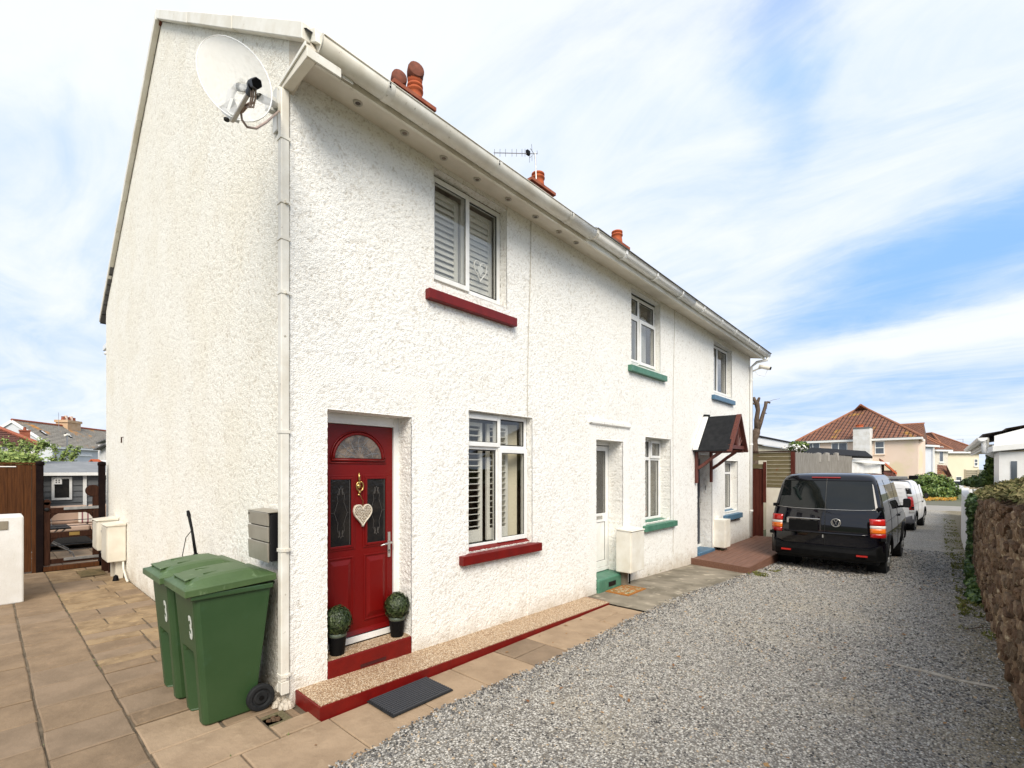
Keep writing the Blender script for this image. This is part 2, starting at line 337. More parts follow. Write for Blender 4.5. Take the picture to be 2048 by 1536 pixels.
M['twig'] = pm('pale twigs', (0.26, 0.22, 0.17), 0.9, (0.16, 0.13, 0.1), 9)
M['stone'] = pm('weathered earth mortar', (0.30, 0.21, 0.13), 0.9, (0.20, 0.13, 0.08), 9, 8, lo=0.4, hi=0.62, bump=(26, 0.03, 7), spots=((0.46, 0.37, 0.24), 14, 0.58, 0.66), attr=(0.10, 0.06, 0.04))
m, t, p = newmat('rubble stone'); p.inputs['Roughness'].default_value = 0.9; p.inputs['Specular IOR Level'].default_value = 0.15
oi = nd(t, 'ShaderNodeObjectInfo'); cr = nd(t, 'ShaderNodeValToRGB'); t.links.new(oi.outputs['Random'], cr.inputs[0])
e_ = cr.color_ramp.elements; e_[0].color = (0.12, 0.072, 0.043, 1); e_[1].color = (0.31, 0.225, 0.145, 1)
for q0, cc in ((0.35, (0.16, 0.095, 0.055)), (0.6, (0.15, 0.105, 0.065)), (0.8, (0.22, 0.135, 0.08))): q_ = e_.new(q0); q_.color = (*cc, 1)
n = noise(t, 12, 7, 0.65); c = mixc(t, rng_(t, n.outputs[0], 0.45, 0.62, 0, 0.6), cr.outputs[0], (0.07, 0.045, 0.03)); n = noise(t, 19, 6, 0.65); c = mixc(t, rng_(t, n.outputs[0], 0.60, 0.68, 0, 0.9), c, (0.38, 0.31, 0.19)); t.links.new(c, p.inputs['Base Color'])
n = noise(t, 30, 7, 0.65); bp = nd(t, 'ShaderNodeBump'); bp.inputs['Distance'].default_value = 0.03; t.links.new(n.outputs[0], bp.inputs['Height']); t.links.new(bp.outputs[0], p.inputs['Normal']); M['stone_piece'] = m
M['white_wall'] = pm('white painted wall', (0.74, 0.735, 0.72), 0.8, (0.62, 0.60, 0.56), 2.5, 6, bump=(50, 0.003))
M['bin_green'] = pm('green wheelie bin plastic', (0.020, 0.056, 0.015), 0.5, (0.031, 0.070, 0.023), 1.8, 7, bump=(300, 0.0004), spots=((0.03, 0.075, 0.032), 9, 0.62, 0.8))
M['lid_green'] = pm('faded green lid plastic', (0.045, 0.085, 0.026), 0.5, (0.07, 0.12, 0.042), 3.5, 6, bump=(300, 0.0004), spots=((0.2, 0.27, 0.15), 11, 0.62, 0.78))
M['white_mark'] = pm('worn white numeral paint', (0.62, 0.63, 0.58), 0.6, (0.40, 0.43, 0.36), 60)
M['dish'] = None

# ------------------------------------------------------------------ noise on arrays (roughcast relief)
def _hash(ix, iy, s):
    h = (ix.astype(np.int64) * 374761393 + iy.astype(np.int64) * 668265263 + s * 1274126177) & 0xffffffff
    h = ((h ^ (h >> 13)) * 1274126177) & 0xffffffff
    return ((h ^ (h >> 16)) & 0xffff) / 65535.0
def vn(x, y, s=0):
    ix = np.floor(x); iy = np.floor(y); fx = x - ix; fy = y - iy
    fx = fx * fx * (3 - 2 * fx); fy = fy * fy * (3 - 2 * fy)
    a = _hash(ix, iy, s); b = _hash(ix + 1, iy, s); c = _hash(ix, iy + 1, s); d = _hash(ix + 1, iy + 1, s)
    return (a * (1 - fx) + b * fx) * (1 - fy) + (c * (1 - fx) + d * fx) * fy
def rough_h(a, b, s=0):      # 0..1 relief of the thrown render
    w = vn(a * 9, b * 9, s + 5) * 0.03
    h = 0.50 * vn((a + w) * 53, (b - w) * 58, s) + 0.35 * vn(a * 92, b * 97, s + 1) + 0.15 * vn(a * 17, b * 17, s + 2)
    return h
AMP = 0.0112
def face_disp(y, z):
    h = rough_h(y, z, 1)
    # smoother trowelled band with a stippled bead round the red front door
    d1 = np.minimum(np.minimum(np.abs(y - 0.16), np.abs(y - 1.30)) + 9 * (z > 2.66), 9)
    d2 = np.abs(z - 2.66) + 9 * ((y < 0.10) | (y > 1.36))
    band = np.clip(1 - np.minimum(d1, d2) / 0.085, 0, 1); band = np.clip(band * 2, 0, 1)
    dots = (np.cos(y * 2 * np.pi / 0.034) * np.cos(z * 2 * np.pi / 0.034)) * 0.25 + 0.5
    hb = 0.55 + 0.2 * vn(y * 9, z * 9, 8) + np.where(np.abs(d1) < 0.045, (dots - 0.5) * 0.9, 0) + np.where(np.abs(d2) < 0.045, (dots - 0.5) * 0.9, 0)
    h = h * (1 - band * 0.8) + hb * band * 0.8
    # the flat hood mould over the green house door
    hood = (y > 4.25) & (y < 5.45) & (z > 2.52) & (z < 2.58)
    jamb = ((np.abs(y - 4.36) < 0.09) | (np.abs(y - 5.36) < 0.07)) & (z < 2.55)
    h = np.where(jamb, h * 0.45 + 0.35, h)
    x = AMP * h + np.where(hood, 0.03, 0.0)
    # hairline joints between the plots
    for yc in (2.86, 7.14): x = x - 0.012 * np.exp(-((y - yc - 0.02 * np.sin(z * 1.7) - 0.012 * z) / 0.006) ** 2)
    return x, h
def axis_lines(a, b, step, cuts):
    cs = sorted(set([a, b] + [c for c in cuts if a < c < b])); r = []
    for p, q in zip(cs[:-1], cs[1:]):
        n = max(1, int(round((q - p) / step))); r += list(np.linspace(p, q, n + 1)[:-1])
    return np.array(r + [b])
def facade(name, parent, y0, y1, step, holes, corner=False, zb=-0.3):
    """sheet of roughcast on x=0 with real openings and reveals; holes: (ya, yb, za, zb, depth)"""
    ztop = 5.02
    ys = axis_lines(y0, y1, step, [c for h in holes for c in h[:2]]); zs = axis_lines(zb, ztop, step, [c for h in holes for c in h[2:4]])
    Yg, Zg = np.meshgrid(ys, zs, indexing='ij'); X, H = face_disp(Yg, Zg)
    Yp = Yg + (rough_h(Zg, Yg, 22) - 0.5) * 0.010 * ((Yg > y0) & (Yg < y1)); Zp = Zg.copy()
    if corner:
        e = 0.008 + 0.014 * rough_h(Zg[0] * 1, Zg[0] * 0 + 3.3, 4); X[0] = e * 0.55; Yp[0] = -e * 0.55
        for k, wgt in ((1, .6), (2, .3)): X[k] = X[k] * (1 - wgt) + e * 0.8 * wgt; Yp[k] -= e * 0.25 * wgt
    ny, nz = Yg.shape; V = np.stack([X, Yp, Zp], -1).reshape(-1, 3); T = H.reshape(-1)
    idx = np.arange(ny * nz).reshape(ny, nz)
    Q = np.stack([idx[:-1, :-1], idx[1:, :-1], idx[1:, 1:], idx[:-1, 1:]], -1)
    yc = (ys[:-1] + ys[1:]) / 2; zc_ = (zs[:-1] + zs[1:]) / 2; YC, ZC = np.meshgrid(yc, zc_, indexing='ij')
    keep = np.ones_like(YC, bool)
    for h in holes: keep &= ~((YC > h[0]) & (YC < h[1]) & (ZC > h[2]) & (ZC < h[3]))
    Q = Q[keep]
    Vs = [V]; Ts = [T]; Qs = [Q]; n0 = len(V)
    for h in holes:
        ia, ib = np.searchsorted(ys, h[0] - 1e-6), np.searchsorted(ys, h[1] - 1e-6); ka, kb = np.searchsorted(zs, h[2] - 1e-6), np.searchsorted(zs, h[3] - 1e-6)
        loop = [(idx[ia, k]) for k in range(ka, kb)] + [(idx[i, kb]) for i in range(ia, ib)] + [(idx[ib, k]) for k in range(kb, ka, -1)] + [(idx[i, ka]) for i in range(ib, ia, -1)]
        loop = np.array(loop); m = len(loop); rows = max(3, int(h[4] / step)); prev = loop
        P0 = V[loop]; cy, cz = (h[0] + h[1]) / 2, (h[2] + h[3]) / 2
        side = np.where(np.abs(np.abs(P0[:, 1] - cy) - (h[1] - h[0]) / 2) < 0.02, 1, 0)
        for r in range(1, rows + 1):
            x = -h[4] * r / rows; P = P0.copy(); P[:, 0] = x
            P[:, 1] = np.clip(P0[:, 1], h[0], h[1]); P[:, 2] = np.clip(P0[:, 2], h[2], h[3])
            t = rough_h(P[:, 2] + P[:, 1] * 1.7, np.full(m, x), 31)
            dsp = (t - 0.35) * 0.014
            P[:, 1] += np.where(side == 1, np.sign(cy - P0[:, 1]) * dsp, 0); P[:, 2] += np.where(side == 0, np.sign(cz - P0[:, 2]) * dsp, 0)
            cur = np.arange(n0, n0 + m); n0 += m
            Vs.append(P); Ts.append(t)
            Qs.append(np.stack([prev, np.roll(prev, -1), np.roll(cur, -1), cur], -1)); prev = cur
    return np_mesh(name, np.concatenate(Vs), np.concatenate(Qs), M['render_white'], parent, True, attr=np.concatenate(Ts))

TERR = 'whitewashed terraced cottages'
h1 = thing('terraced_house', 'near end cottage of the white terrace, with red door, red sills and shade-tinted gable', 'house', (-4, 2.1, 0), TERR)
h2 = thing('terraced_house', 'middle cottage of the white terrace, with green sills and a white half glazed door', 'house', (-4, 5.8, 0), TERR)
h3 = thing('terraced_house', 'far end cottage of the white terrace, with blue sills and a black porch canopy', 'house', (-4, 9.6, 0), TERR)
YA, YB, YE = 4.30, 7.14, 12.07
SIDE_X = -8.47
D1 = (0.300, 1.147, 0.05, 2.350, 0.20); W1 = (1.894, 2.972, 0.945, 2.490, 0.085); U1 = (1.42, 2.504, 3.745, 4.895, 0.10)
D2 = (4.456, 5.244, 0.05, 2.290, 0.25); W2 = (6.023, 7.052, 0.90, 2.408, 0.21); U2 = (5.525, 6.611, 3.60, 4.835, 0.10)
D3 = (8.369, 9.242, -0.1, 2.15, 0.26); W3 = (10.05, 11.02, 0.82, 2.05, 0.15); U3 = (9.336, 10.564, 3.575, 4.72, 0.10)
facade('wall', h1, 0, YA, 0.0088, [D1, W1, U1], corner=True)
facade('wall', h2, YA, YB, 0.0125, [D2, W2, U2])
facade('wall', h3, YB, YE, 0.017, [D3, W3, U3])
# gable wall of the near house (faces -Y)
xs = -np.concatenate([np.linspace(0, 2.6, 290)[:-1], np.linspace(2.6, 8.47, 330)]); nr = 560
APX, APZ, EZ, RS = -4.06, 7.92, 4.98, 0
zt = np.where(xs > APX, APZ + (xs - APX) * (5.04 - APZ) / (0.33 - APX), APZ + (APX - xs) * (5.03 - APZ) / (APX + 8.47))
tt = np.linspace(0, 1, nr) ** 1.0
Xg = np.repeat(xs[:, None], nr, 1); Zg = -0.1 + tt[None, :] * (zt[:, None] + 0.1)
Hh = rough_h(Xg + 40, Zg, 12); Yg = -0.0105 * Hh
Xp = Xg + (rough_h(Zg, Xg, 23) - 0.5) * 0.008; Xp[-1] = Xg[-1]
zz = np.abs(Zg - (zt[:, None] - 0.16)); e = 0.008 + 0.014 * rough_h(Zg[0], Zg[0] * 0 + 3.3, 4)
Xp[0] = e * 0.55; Yg[0] = -e * 0.55
for k, wgt in ((1, .6), (2, .3)): Yg[k] = Yg[k] * (1 - wgt) - e * 0.8 * wgt; Xp[k] += e * 0.25 * wgt
idx = np.arange(Xg.size).reshape(Xg.shape)
Q = np.stack([idx[:-1, :-1], idx[:-1, 1:], idx[1:, 1:], idx[1:, :-1]], -1).reshape(-1, 4)
np_mesh('gable_wall', np.stack([Xp, Yg, Zg], -1).reshape(-1, 3), Q[:, ::-1], M['render_gable_shade'], h1, True, attr=Hh.reshape(-1))
# plain rear walls and the far gable
b = MB(); b.box(SIDE_X - 0.01, SIDE_X + 0.2, 0.004, YA, -0.1, 4.84); b.build('rear_wall', M['render_white'], h1)
b = MB(); b.box(SIDE_X - 0.01, SIDE_X + 0.2, YA, YB, -0.2, 4.84); b.build('rear_wall', M['render_white'], h2)
b = MB(); b.box(SIDE_X - 0.01, SIDE_X + 0.2, YB, YE, -0.3, 4.84)
b.prism([(0.0, YE, -0.3), (0.0, YE, 4.8), (APX, YE, APZ - 0.1), (SIDE_X + 0.2, YE, 4.8), (SIDE_X + 0.2, YE, -0.3)], (0, -0.2, 0)); b.build('rear_wall', M['render_white'], h3)
# dark inner linings so that rooms are not see-through
for hh, a, c in ((h1, 0.02, YA), (h2, YA, YB), (h3, YB, YE - 0.21)):
    b = MB(); b.box(-2.3, -2.25, a + 0.01, c - 0.01, -0.1, 4.7); b.box(-2.25, -0.32, a + 0.01, c - 0.01, 2.75, 2.80)
    b.box(-2.25, -0.32, a + 0.01, c - 0.01, 4.96, 5.0); b.box(-2.25, -0.32, a + 0.02, a + 0.06, -0.1, 4.7); b.box(-2.25, -0.32, c - 0.06, c - 0.02, -0.1, 4.7)
    b.box(-2.25, -0.32, a + 0.01, c - 0.01, -0.1, -0.04); b.build('room_lining', M['room'], hh)
# roofs
def roof_uvs(o, us):
    uv = o.data.uv_layers.new(name='UVMap'); uv.data.foreach_set('uv', np.array(us, dtype=np.float32).ravel())
def tile_mat(name, c1, c2, lichen, tw=0.3, th=0.33, lo=0.56, hi=0.66, wave=0.03):
    m, t, p = newmat(name); p.inputs['Roughness'].default_value = 0.85
    uv = nd(t, 'ShaderNodeUVMap'); br = nd(t, 'ShaderNodeTexBrick'); t.links.new(uv.outputs[0], br.inputs['Vector'])
    br.inputs['Scale'].default_value = 1; br.inputs['Brick Width'].default_value = tw; br.inputs['Row Height'].default_value = th
    br.inputs['Mortar Size'].default_value = 0.018; br.offset = 0.0
    br.inputs['Color1'].default_value = (*c1, 1); br.inputs['Color2'].default_value = (*c2, 1); br.inputs['Mortar'].default_value = (c1[0] * .35, c1[1] * .35, c1[2] * .35, 1)
    n = noise(t, 0.35, 6, 0.6); c = mixc(t, rng_(t, n.outputs[0], lo, hi), br.outputs[0], lichen)
    n = noise(t, 3, 5); c = mixc(t, rng_(t, n.outputs[0], 0.35, 0.75, 0, 0.35), c, (c1[0] * .5, c1[1] * .5, c1[2] * .5)); t.links.new(c, p.inputs['Base Color'])
    sp = nd(t, 'ShaderNodeSeparateXYZ'); t.links.new(uv.outputs[0], sp.inputs[0])
    s = nd(t, 'ShaderNodeMath', operation='MULTIPLY'); s.inputs[1].default_value = 2 * math.pi / tw; t.links.new(sp.outputs[0], s.inputs[0])
    s2 = nd(t, 'ShaderNodeMath', operation='SINE'); t.links.new(s.outputs[0], s2.inputs[0])
    b = nd(t, 'ShaderNodeBump'); b.inputs['Distance'].default_value = wave; t.links.new(s2.outputs[0], b.inputs['Height']); t.links.new(b.outputs[0], p.inputs['Normal'])
    return m
def roof_slope(mb, us, E0, E1, T0, T1, n, lift=0.03):
    """courses of tiles from the eave E0-E1 to the top T0-T1; every course is a real step"""
    E0, E1, T0, T1 = map(Vector, (E0, E1, T0, T1)); dr = (E1 - E0).normalized(); sl = (T0 - E0) - dr * (T0 - E0).dot(dr)
    Ls = sl.length; nrm = dr.cross(sl).normalized()
    if nrm.z < 0: nrm = -nrm
    for i in range(n):
        a, c = i / n, (i + 1) / n
        p0 = E0.lerp(T0, a); p1 = E1.lerp(T1, a); q0 = E0.lerp(T0, c); q1 = E1.lerp(T1, c)
        l = nrm * lift; uu = lambda p: (p - E0).dot(dr)
        mb.add([p0 + l, p1 + l, q1, q0], [(0, 1, 2, 3)]); us += [(uu(p0), a * Ls), (uu(p1), a * Ls), (uu(q1), c * Ls), (uu(q0), c * Ls)]
        mb.add([p0 - l * .2, p1 - l * .2, p1 + l, p0 + l], [(0, 1, 2, 3)]); us += [(uu(p0), a * Ls), (uu(p1), a * Ls), (uu(p1), a * Ls + .01), (uu(p0), a * Ls + .01)]
M['tile_slate'] = tile_mat('slate courses', (0.13, 0.13, 0.135), (0.17, 0.165, 0.16), (0.3, 0.24, 0.08), 0.28, 0.25, 0.66, 0.76, 0.0)
def own_roof(hh, a, c):
    b = MB(); us = []
    za, zc2 = 5.02 - 0.0125 * a, 5.02 - 0.0125 * c
    roof_slope(b, us, (0.40, a, za), (0.40, c, zc2), (APX, a, APZ + 0.06), (APX, c, APZ + 0.06), 20, 0.012)
    roof_slope(b, us, (SIDE_X - 0.3, c, 4.78), (SIDE_X - 0.3, a, 4.78), (APX, c, APZ + 0.06), (APX, a, APZ + 0.06), 20, 0.012)
    o = b.build('roof', M['tile_slate'], hh, fixn=False); roof_uvs(o, us)
    b = MB(); b.tube([(APX, a + .03, APZ + 0.03), (APX, c, APZ + 0.03)], 0.08, 10); b.build('ridge_tiles', M['terracotta_dark'], hh)
own_roof(h1, -0.06, YA - 0.003); own_roof(h2, YA, YB - 0.003); own_roof(h3, YB, YE + 0.15)
# soffit, fascia and gutters
for hh, a, c in ((h1, 0.05, YA), (h2, YA, YB), (h3, YB, YE + 0.1)):
    b = MB(); z0, z1 = sof(a), sof(c)
    b.hexa([(-0.02, a, z0 - 0.01), (0.30, a, z0 - 0.07), (0.30, c, z1 - 0.07), (-0.02, c, z1 - 0.01), (-0.02, a, z0 + 0.02), (0.30, a, z0 - 0.04), (0.30, c, z1 - 0.04), (-0.02, c, z1 + 0.02)])
    b.build('soffit', M['soffit'], hh)
    b = MB(); b.hexa([(0.302, a, z0 - 0.10), (0.33, a, z0 - 0.10), (0.33, c, z1 - 0.10), (0.302, c, z1 - 0.10), (0.302, a, z0 + 0.06), (0.33, a, z0 + 0.06), (0.33, c, z1 + 0.06), (0.302, c, z1 + 0.06)])
    b.build('fascia', M['white_old'], hh)
def gutter(name, hh, a, c, m, prof, z0f, lean=0.0):
    b = MB(); n = len(prof); st = max(2, int((c - a) / 0.9)); vs = []
    for i in range(st + 1):
        y = a + (c - a) * i / st
        for p in prof: vs.append((p[0], y, p[1] + z0f(y)))
    fs = [(i * n + k, i * n + k + 1, (i + 1) * n + k + 1, (i + 1) * n + k) for i in range(st) for k in range(n - 1)]
    b.add(vs, fs); o = b.build(name, m, hh, smooth=True, fixn=False)
    s = o.modifiers.new('wall', 'SOLIDIFY'); s.thickness = 0.005; s.offset = 1
    return o
hr = [(0.335 + 0.075 + 0.083 * math.cos(t), 0.083 * math.sin(t)) for t in np.linspace(math.pi, 2 * math.pi, 13)]
hr = [(hr[0][0], 0.015)] + hr + [(hr[-1][0], 0.012), (hr[-1][0] + 0.008, 0.012)]
g1 = lambda y: sof(y) - 0.008 - 0.004 * math.sin(y * 1.1)
gutter('gutter', h1, 0.03, 3.70, M['upvc_old'], hr, g1)
b = MB(); b.prism([(0.33, 0.028, g1(0) + 0.01)] + [(p[0], 0.028, p[1] + g1(0)) for p in hr[1:-2]] + [(0.495, 0.028, g1(0) + 0.02)], (0, -0.008, 0)); b.build('gutter_stop', M['upvc_old'], h1)
for yy in (0.60, 1.88, 3.15):
    b = MB(); sc_ = [( (p[0] - 0.41) * 1.05 + 0.41, p[1] * 1.05) for p in hr[1:-1]]; m_ = len(sc_)
    b.add([(p[0], yy + d, p[1] + g1(yy)) for d in (-0.035, 0.035) for p in sc_], [(k, k + 1, m_ + k + 1, m_ + k) for k in range(m_ - 1)]); b.build('gutter_joint', M['upvc_old'], h1, smooth=True)
    b = MB(); b.box(0.486, 0.500, yy - 0.020, yy - 0.008, g1(yy) - 0.03, g1(yy) - 0.018); b.box(0.486, 0.500, yy - 0.020, yy - 0.008, g1(yy) - 0.006, g1(yy) + 0.006); b.build('gutter_bolt', M['black_metal'], h1)
og = [(0.335, 0.03), (0.335, -0.045), (0.37, -0.052), (0.425, -0.045), (0.45, -0.01), (0.455, 0.035), (0.462, 0.035)]
g2 = lambda y: 4.965 - 0.0135 * (y - 3.7) - 0.01
gutter('gutter', h2, 3.72, YB, M['upvc'], og, g2); gutter('gutter', h3, YB + 0.003, YE + 0.2, M['upvc'], og, g2)
b = MB(); b.prism([(p[0] * 1.0 + (0.012 if p[0] > 0.34 else 0), 3.70, p[1] + g2(3.7) + (-.01 if p[1] < 0 else 0)) for p in og], (0, 0.10, 0)); b.build('gutter_adaptor', M['upvc_old'], h2)
for i, yy in enumerate([4.55, 5.55, 6.55, 7.55, 8.55, 9.45, 10.35, 11.2]):
    b = MB(); m_ = len(og); b.add([(p[0] + 0.006 * (p[0] > .34), yy + d, p[1] * 1.1 + g2(yy) - 0.004) for d in (-0.025, 0.025) for p in og], [(k, k + 1, m_ + k + 1, m_ + k) for k in range(m_ - 1)])
    o = b.build('gutter_bracket', M['upvc'], h2 if yy < YB else h3); s = o.modifiers.new('t', 'SOLIDIFY'); s.thickness = 0.006
# thin second row above the far gutter: the roof underlay drip and gutter brush
for hh, a, c in ((h2, 3.75, YB), (h3, YB, YE + 0.2)):
    b = MB(); b.hexa([(0.40, a, g2(a) + 0.05), (0.48, a, g2(a) + 0.04), (0.48, c, g2(c) + 0.04), (0.40, c, g2(c) + 0.05), (0.40, a, g2(a) + 0.058), (0.48, a, g2(a) + 0.046), (0.48, c, g2(c) + 0.046), (0.40, c, g2(c) + 0.058)]); b.build('drip_edge', M['slate'], hh)
# boxed eaves end on the gable
b = MB(); b.hexa([(-0.02, -0.068, 4.80), (0.43, -0.068, 4.80), (0.43, -0.0, 4.80), (-0.02, -0.0, 4.80), (-0.02, -0.068, 4.835), (0.43, -0.068, 4.90), (0.43, 0.0, 4.90), (-0.02, 0.0, 4.835)]); b.build('eaves_box', M['soffit'], h1, bevel=0.003)
b = MB(); b.box(0.432, 0.444, -0.072, 0.19, 4.80, 4.868); b.hexa([(-0.02, -0.08, 4.83), (0.43, -0.08, 4.88), (0.43, -0.0685, 4.88), (-0.02, -0.0685, 4.83), (-0.02, -0.08, 4.85), (0.43, -0.08, 4.915), (0.43, -0.0685, 4.915), (-0.02, -0.0685, 4.85)]); b.build('eaves_trim', M['white_old'], h1, bevel=0.002)
b = MB(); b.prism([(0.362, 0.24, 4.875), (0.362, 0.33, 4.875), (0.362, 0.33, 4.93), (0.362, 0.305, 4.965), (0.362, 0.265, 4.965), (0.362, 0.24, 4.93)], (0.012, 0, 0)); b.build('gutter_clip', M['upvc'], h1, bevel=0.002)
# verge: cream cement band along the sloping top of the gable
def verge(x0, z0, x1, z1, m, hh, th=0.125, y0=-0.075, y1=-0.012, name='verge_board', splits=(0.0, 1.0)):
    for a, c in zip(splits[:-1], splits[1:]):
        b = MB(); X0, Z0, X1, Z1 = x0 + (x1 - x0) * a, z0 + (z1 - z0) * a, x0 + (x1 - x0) * c, z0 + (z1 - z0) * c
        dx = 0.004 * (1 if x1 > x0 else -1)
        b.prism([(X0 + dx, y0, Z0), (X1 - dx, y0, Z1), (X1 - dx, y0, Z1 - th), (X0 + dx, y0, Z0 - th)], (0, y1 - y0, 0)); b.build(name, m, hh, bevel=0.004)
verge(-4.04, 8.035, 0.37, 5.095, M['white_old'], h1, splits=(0, 0.33, 0.667, 1.0))
verge(-4.05, 8.035, -8.78, 4.93, M['white_old'], h1, splits=(0, 0.25, 0.5, 0.75, 1.0))
b = MB(); b.prism([(0.0, -0.011, 4.79), (0.415, -0.011, 4.90), (0.362, -0.011, 4.99), (0.0, -0.011, 5.25)], (0, 0.03, 0)); b.build('gable_ear', M['render_gable_shade'], h1)
b = MB(); b.prism([(0.36, -0.012, 5.09), (0.36, -0.012, 4.985), (0.46, -0.012, 4.93), (0.44, -0.012, 5.045)], (0, 0.3, 0)); b.build('roof_corner_tile', M['white_old'], h1, bevel=0.004)
# drips of rust under the verge: a thin stained strip of render
# downpipe, nearly square, on the near corner
dp = MB()
def pipeseg(mb, z0, z1, g=0.0): mb.box(-0.037 - g, 0.028 + g, -0.083 - g, -0.018 + g, z0, z1)
b = MB(); pipeseg(b, 0.20, 4.798); o = b.build('downpipe', M['upvc_old'], h1, bevel=0.008, seg=2)
for z in (4.42, 3.92, 3.64, 3.22, 2.14, 1.22, 0.245): 
    b = MB(); pipeseg(b, z - 0.012, z + 0.012, 0.005)
    if z in (3.92, 3.22, 1.22, 0.245): b.box(0.034, 0.05, -0.055, -0.035, z - 0.012, z + 0.012)
    b.build('pipe_collar', M['upvc_old'], o)
b = MB(); b.hexa([(-0.037, -0.083, 0.13), (0.028, -0.083, 0.10), (0.028, -0.018, 0.10), (-0.037, -0.018, 0.13), (-0.037, -0.083, 0.2), (0.028, -0.083, 0.2), (0.028, -0.018, 0.2), (-0.037, -0.018, 0.2)])
b.hexa([(-0.10, -0.083, 0.115), (-0.037, -0.083, 0.105), (-0.037, -0.018, 0.105), (-0.10, -0.018, 0.115), (-0.10, -0.083, 0.13), (-0.037, -0.083, 0.185), (-0.037, -0.018, 0.185), (-0.10, -0.018, 0.13)])
b.build('pipe_shoe', M['upvc_old'], o, bevel=0.004)
# crumbling render at the foot of the corner
bm_ = MB(); r2 = random.Random(5)
for k in range(22):
    a = Vector((r2.uniform(-0.16, 0.06), r2.uniform(-0.11, 0.0), 0)); s = r2.uniform(0.015, 0.04)
    bm_.lathe([(0.001, 0), (s, 0.001), (s * 0.9, s * 0.6), (s * 0.4, s * 1.3), (0.001, s * 1.4)], 6, tuple(a))
bm_.build('crumbled_render', M['render_white'], h1, smooth=False)
# far downpipe at the end of the terrace
b = MB(); b.tube([(0.05, YE - 0.07, 0.06), (0.05, YE - 0.07, 4.55), (0.16, YE + 0.03, 4.68), (0.38, YE + 0.12, 4.72), (0.40, YE + 0.12, 4.82)], 0.036, 10); o = b.build('downpipe', M['upvc'], h3, smooth=True)
for z in (0.75, 2.5, 4.2):
    b = MB(); b.lathe([(0.045, z - 0.02), (0.045, z + 0.02)], 12, (0.05, YE - 0.07, 0)); b.build('pipe_collar', M['upvc'], o)
# soffit vents (little round lights)
for k, (yy) in enumerate([0.49, 0.96, 1.42, 1.875, 2.36, 2.85, 3.325, 3.71]):
    z = sof(yy) - 0.054
    b = MB(); b.lathe([(0.022, z + 0.004), (0.026, z - 0.004), (0.038, z - 0.003), (0.041, z + 0.012)], 18, (0.16, yy, 0)); v = b.build('soffit_light', M.setdefault('vent_ring', pm('dull beige plastic', (0.42, 0.39, 0.32), 0.5)), h1, smooth=True)
    b = MB(); b.lathe([(0.0001, z - 0.0005), (0.0215, z - 0.001)], 12, (0.16, yy, 0)); b.build('lens', M['glass_fan'], v)
for yy in (6.3, 6.75, 7.3):
    z = sof(yy) - 0.04; b = MB(); b.lathe([(0.001, z - 0.006), (0.018, z - 0.006), (0.02, z + 0.01)], 8, (0.2, yy, 0)); b.build('soffit_vent', M['black_plastic'], h2 if yy < YB else h3)

# ------------------------------------------------------------------ windows
def louvres(parent, xp, y0, y1, z0, z1, pitch, tilt, w=0.05):
    n = int((z1 - z0) / pitch); me = None
    for i in range(n):
        z = z0 + (i + 0.5) * (z1 - z0) / n
        if me is None:
            b = MB(); c, s = math.cos(tilt) * w / 2, math.sin(tilt) * w / 2; t = 0.0045
            b.add([(xp - c, y0, z - s - t), (xp - c, y1, z - s - t), (xp + c, y1, z + s - t), (xp + c, y0, z + s - t), (xp - c, y0, z - s + t), (xp - c, y1, z - s + t), (xp + c, y1, z + s + t), (xp + c, y0, z + s + t)],
                  [(0, 3, 2, 1), (4, 5, 6, 7), (0, 1, 5, 4), (1, 2, 6, 5), (2, 3, 7, 6), (3, 0, 4, 7)])
            o = b.build('louvre', M['louvre'], parent); me = o.data; zb = z
        else:
            o = bpy.data.objects.new('louvre', me); SC.collection.objects.link(o); o.parent = parent; o.location = (0, 0, z - zb)
def pane(parent, x, y0, y1, z0, z1):
    b = MB(); b.box(x - 0.004, x, y0, y1, z0, z1); b.build('pane', M['glass'], parent)
    b = MB(); b.rframe(x + 0.0005, x + 0.006, y0, y1, z0, z1, 0.012); b.build('glazing_seal', M['glazing_seal'], parent)
def sash(parent, x, y0, y1, z0, z1, w=0.055, out=0.018, name='sash', dark_line=True):
    b = MB(); b.rframe(x - 0.02, x + out, y0, y1, z0, z1, w); b.build(name, M['upvc'], parent, bevel=0.004)
    pane(parent, x + out - 0.014, y0 + w - 0.006, y1 - w + 0.006, z0 + w - 0.006, z1 - w + 0.006)
def sill(parent, ya, yb, z, zin, xin, m, th=0.10, out=0.075, ins=0.13):
    """painted masonry sill: thick nose outside, sloping back into the opening between ya+ins and yb-ins"""
    b = MB(); b.hexa([(0.0, ya, z - th), (out, ya, z - th), (out, yb, z - th), (0.0, yb, z - th), (0.0, ya, z), (out, ya, z), (out, yb, z), (0.0, yb, z)])
    b.hexa([(xin, ya + ins, z - th), (0.002, ya + ins, z - th), (0.002, yb - ins, z - th), (xin, yb - ins, z - th), (xin, ya + ins, zin), (0.002, ya + ins, z + 0.012), (0.002, yb - ins, z + 0.012), (xin, yb - ins, zin)])
    b.hexa([(0.003, ya + ins * .35, z - .01), (out - 0.012, ya + ins * .1, z - .01), (out - 0.012, yb - ins * .1, z - .01), (0.003, yb - ins * .35, z - .01),
            (0.003, ya + ins, z + 0.012), (out - 0.02, ya + ins * .3, z + 0.002), (out - 0.02, yb - ins * .3, z + 0.002), (0.003, yb - ins, z + 0.012)])
    return b.build('sill', m, parent, bevel=0.006, seg=2)
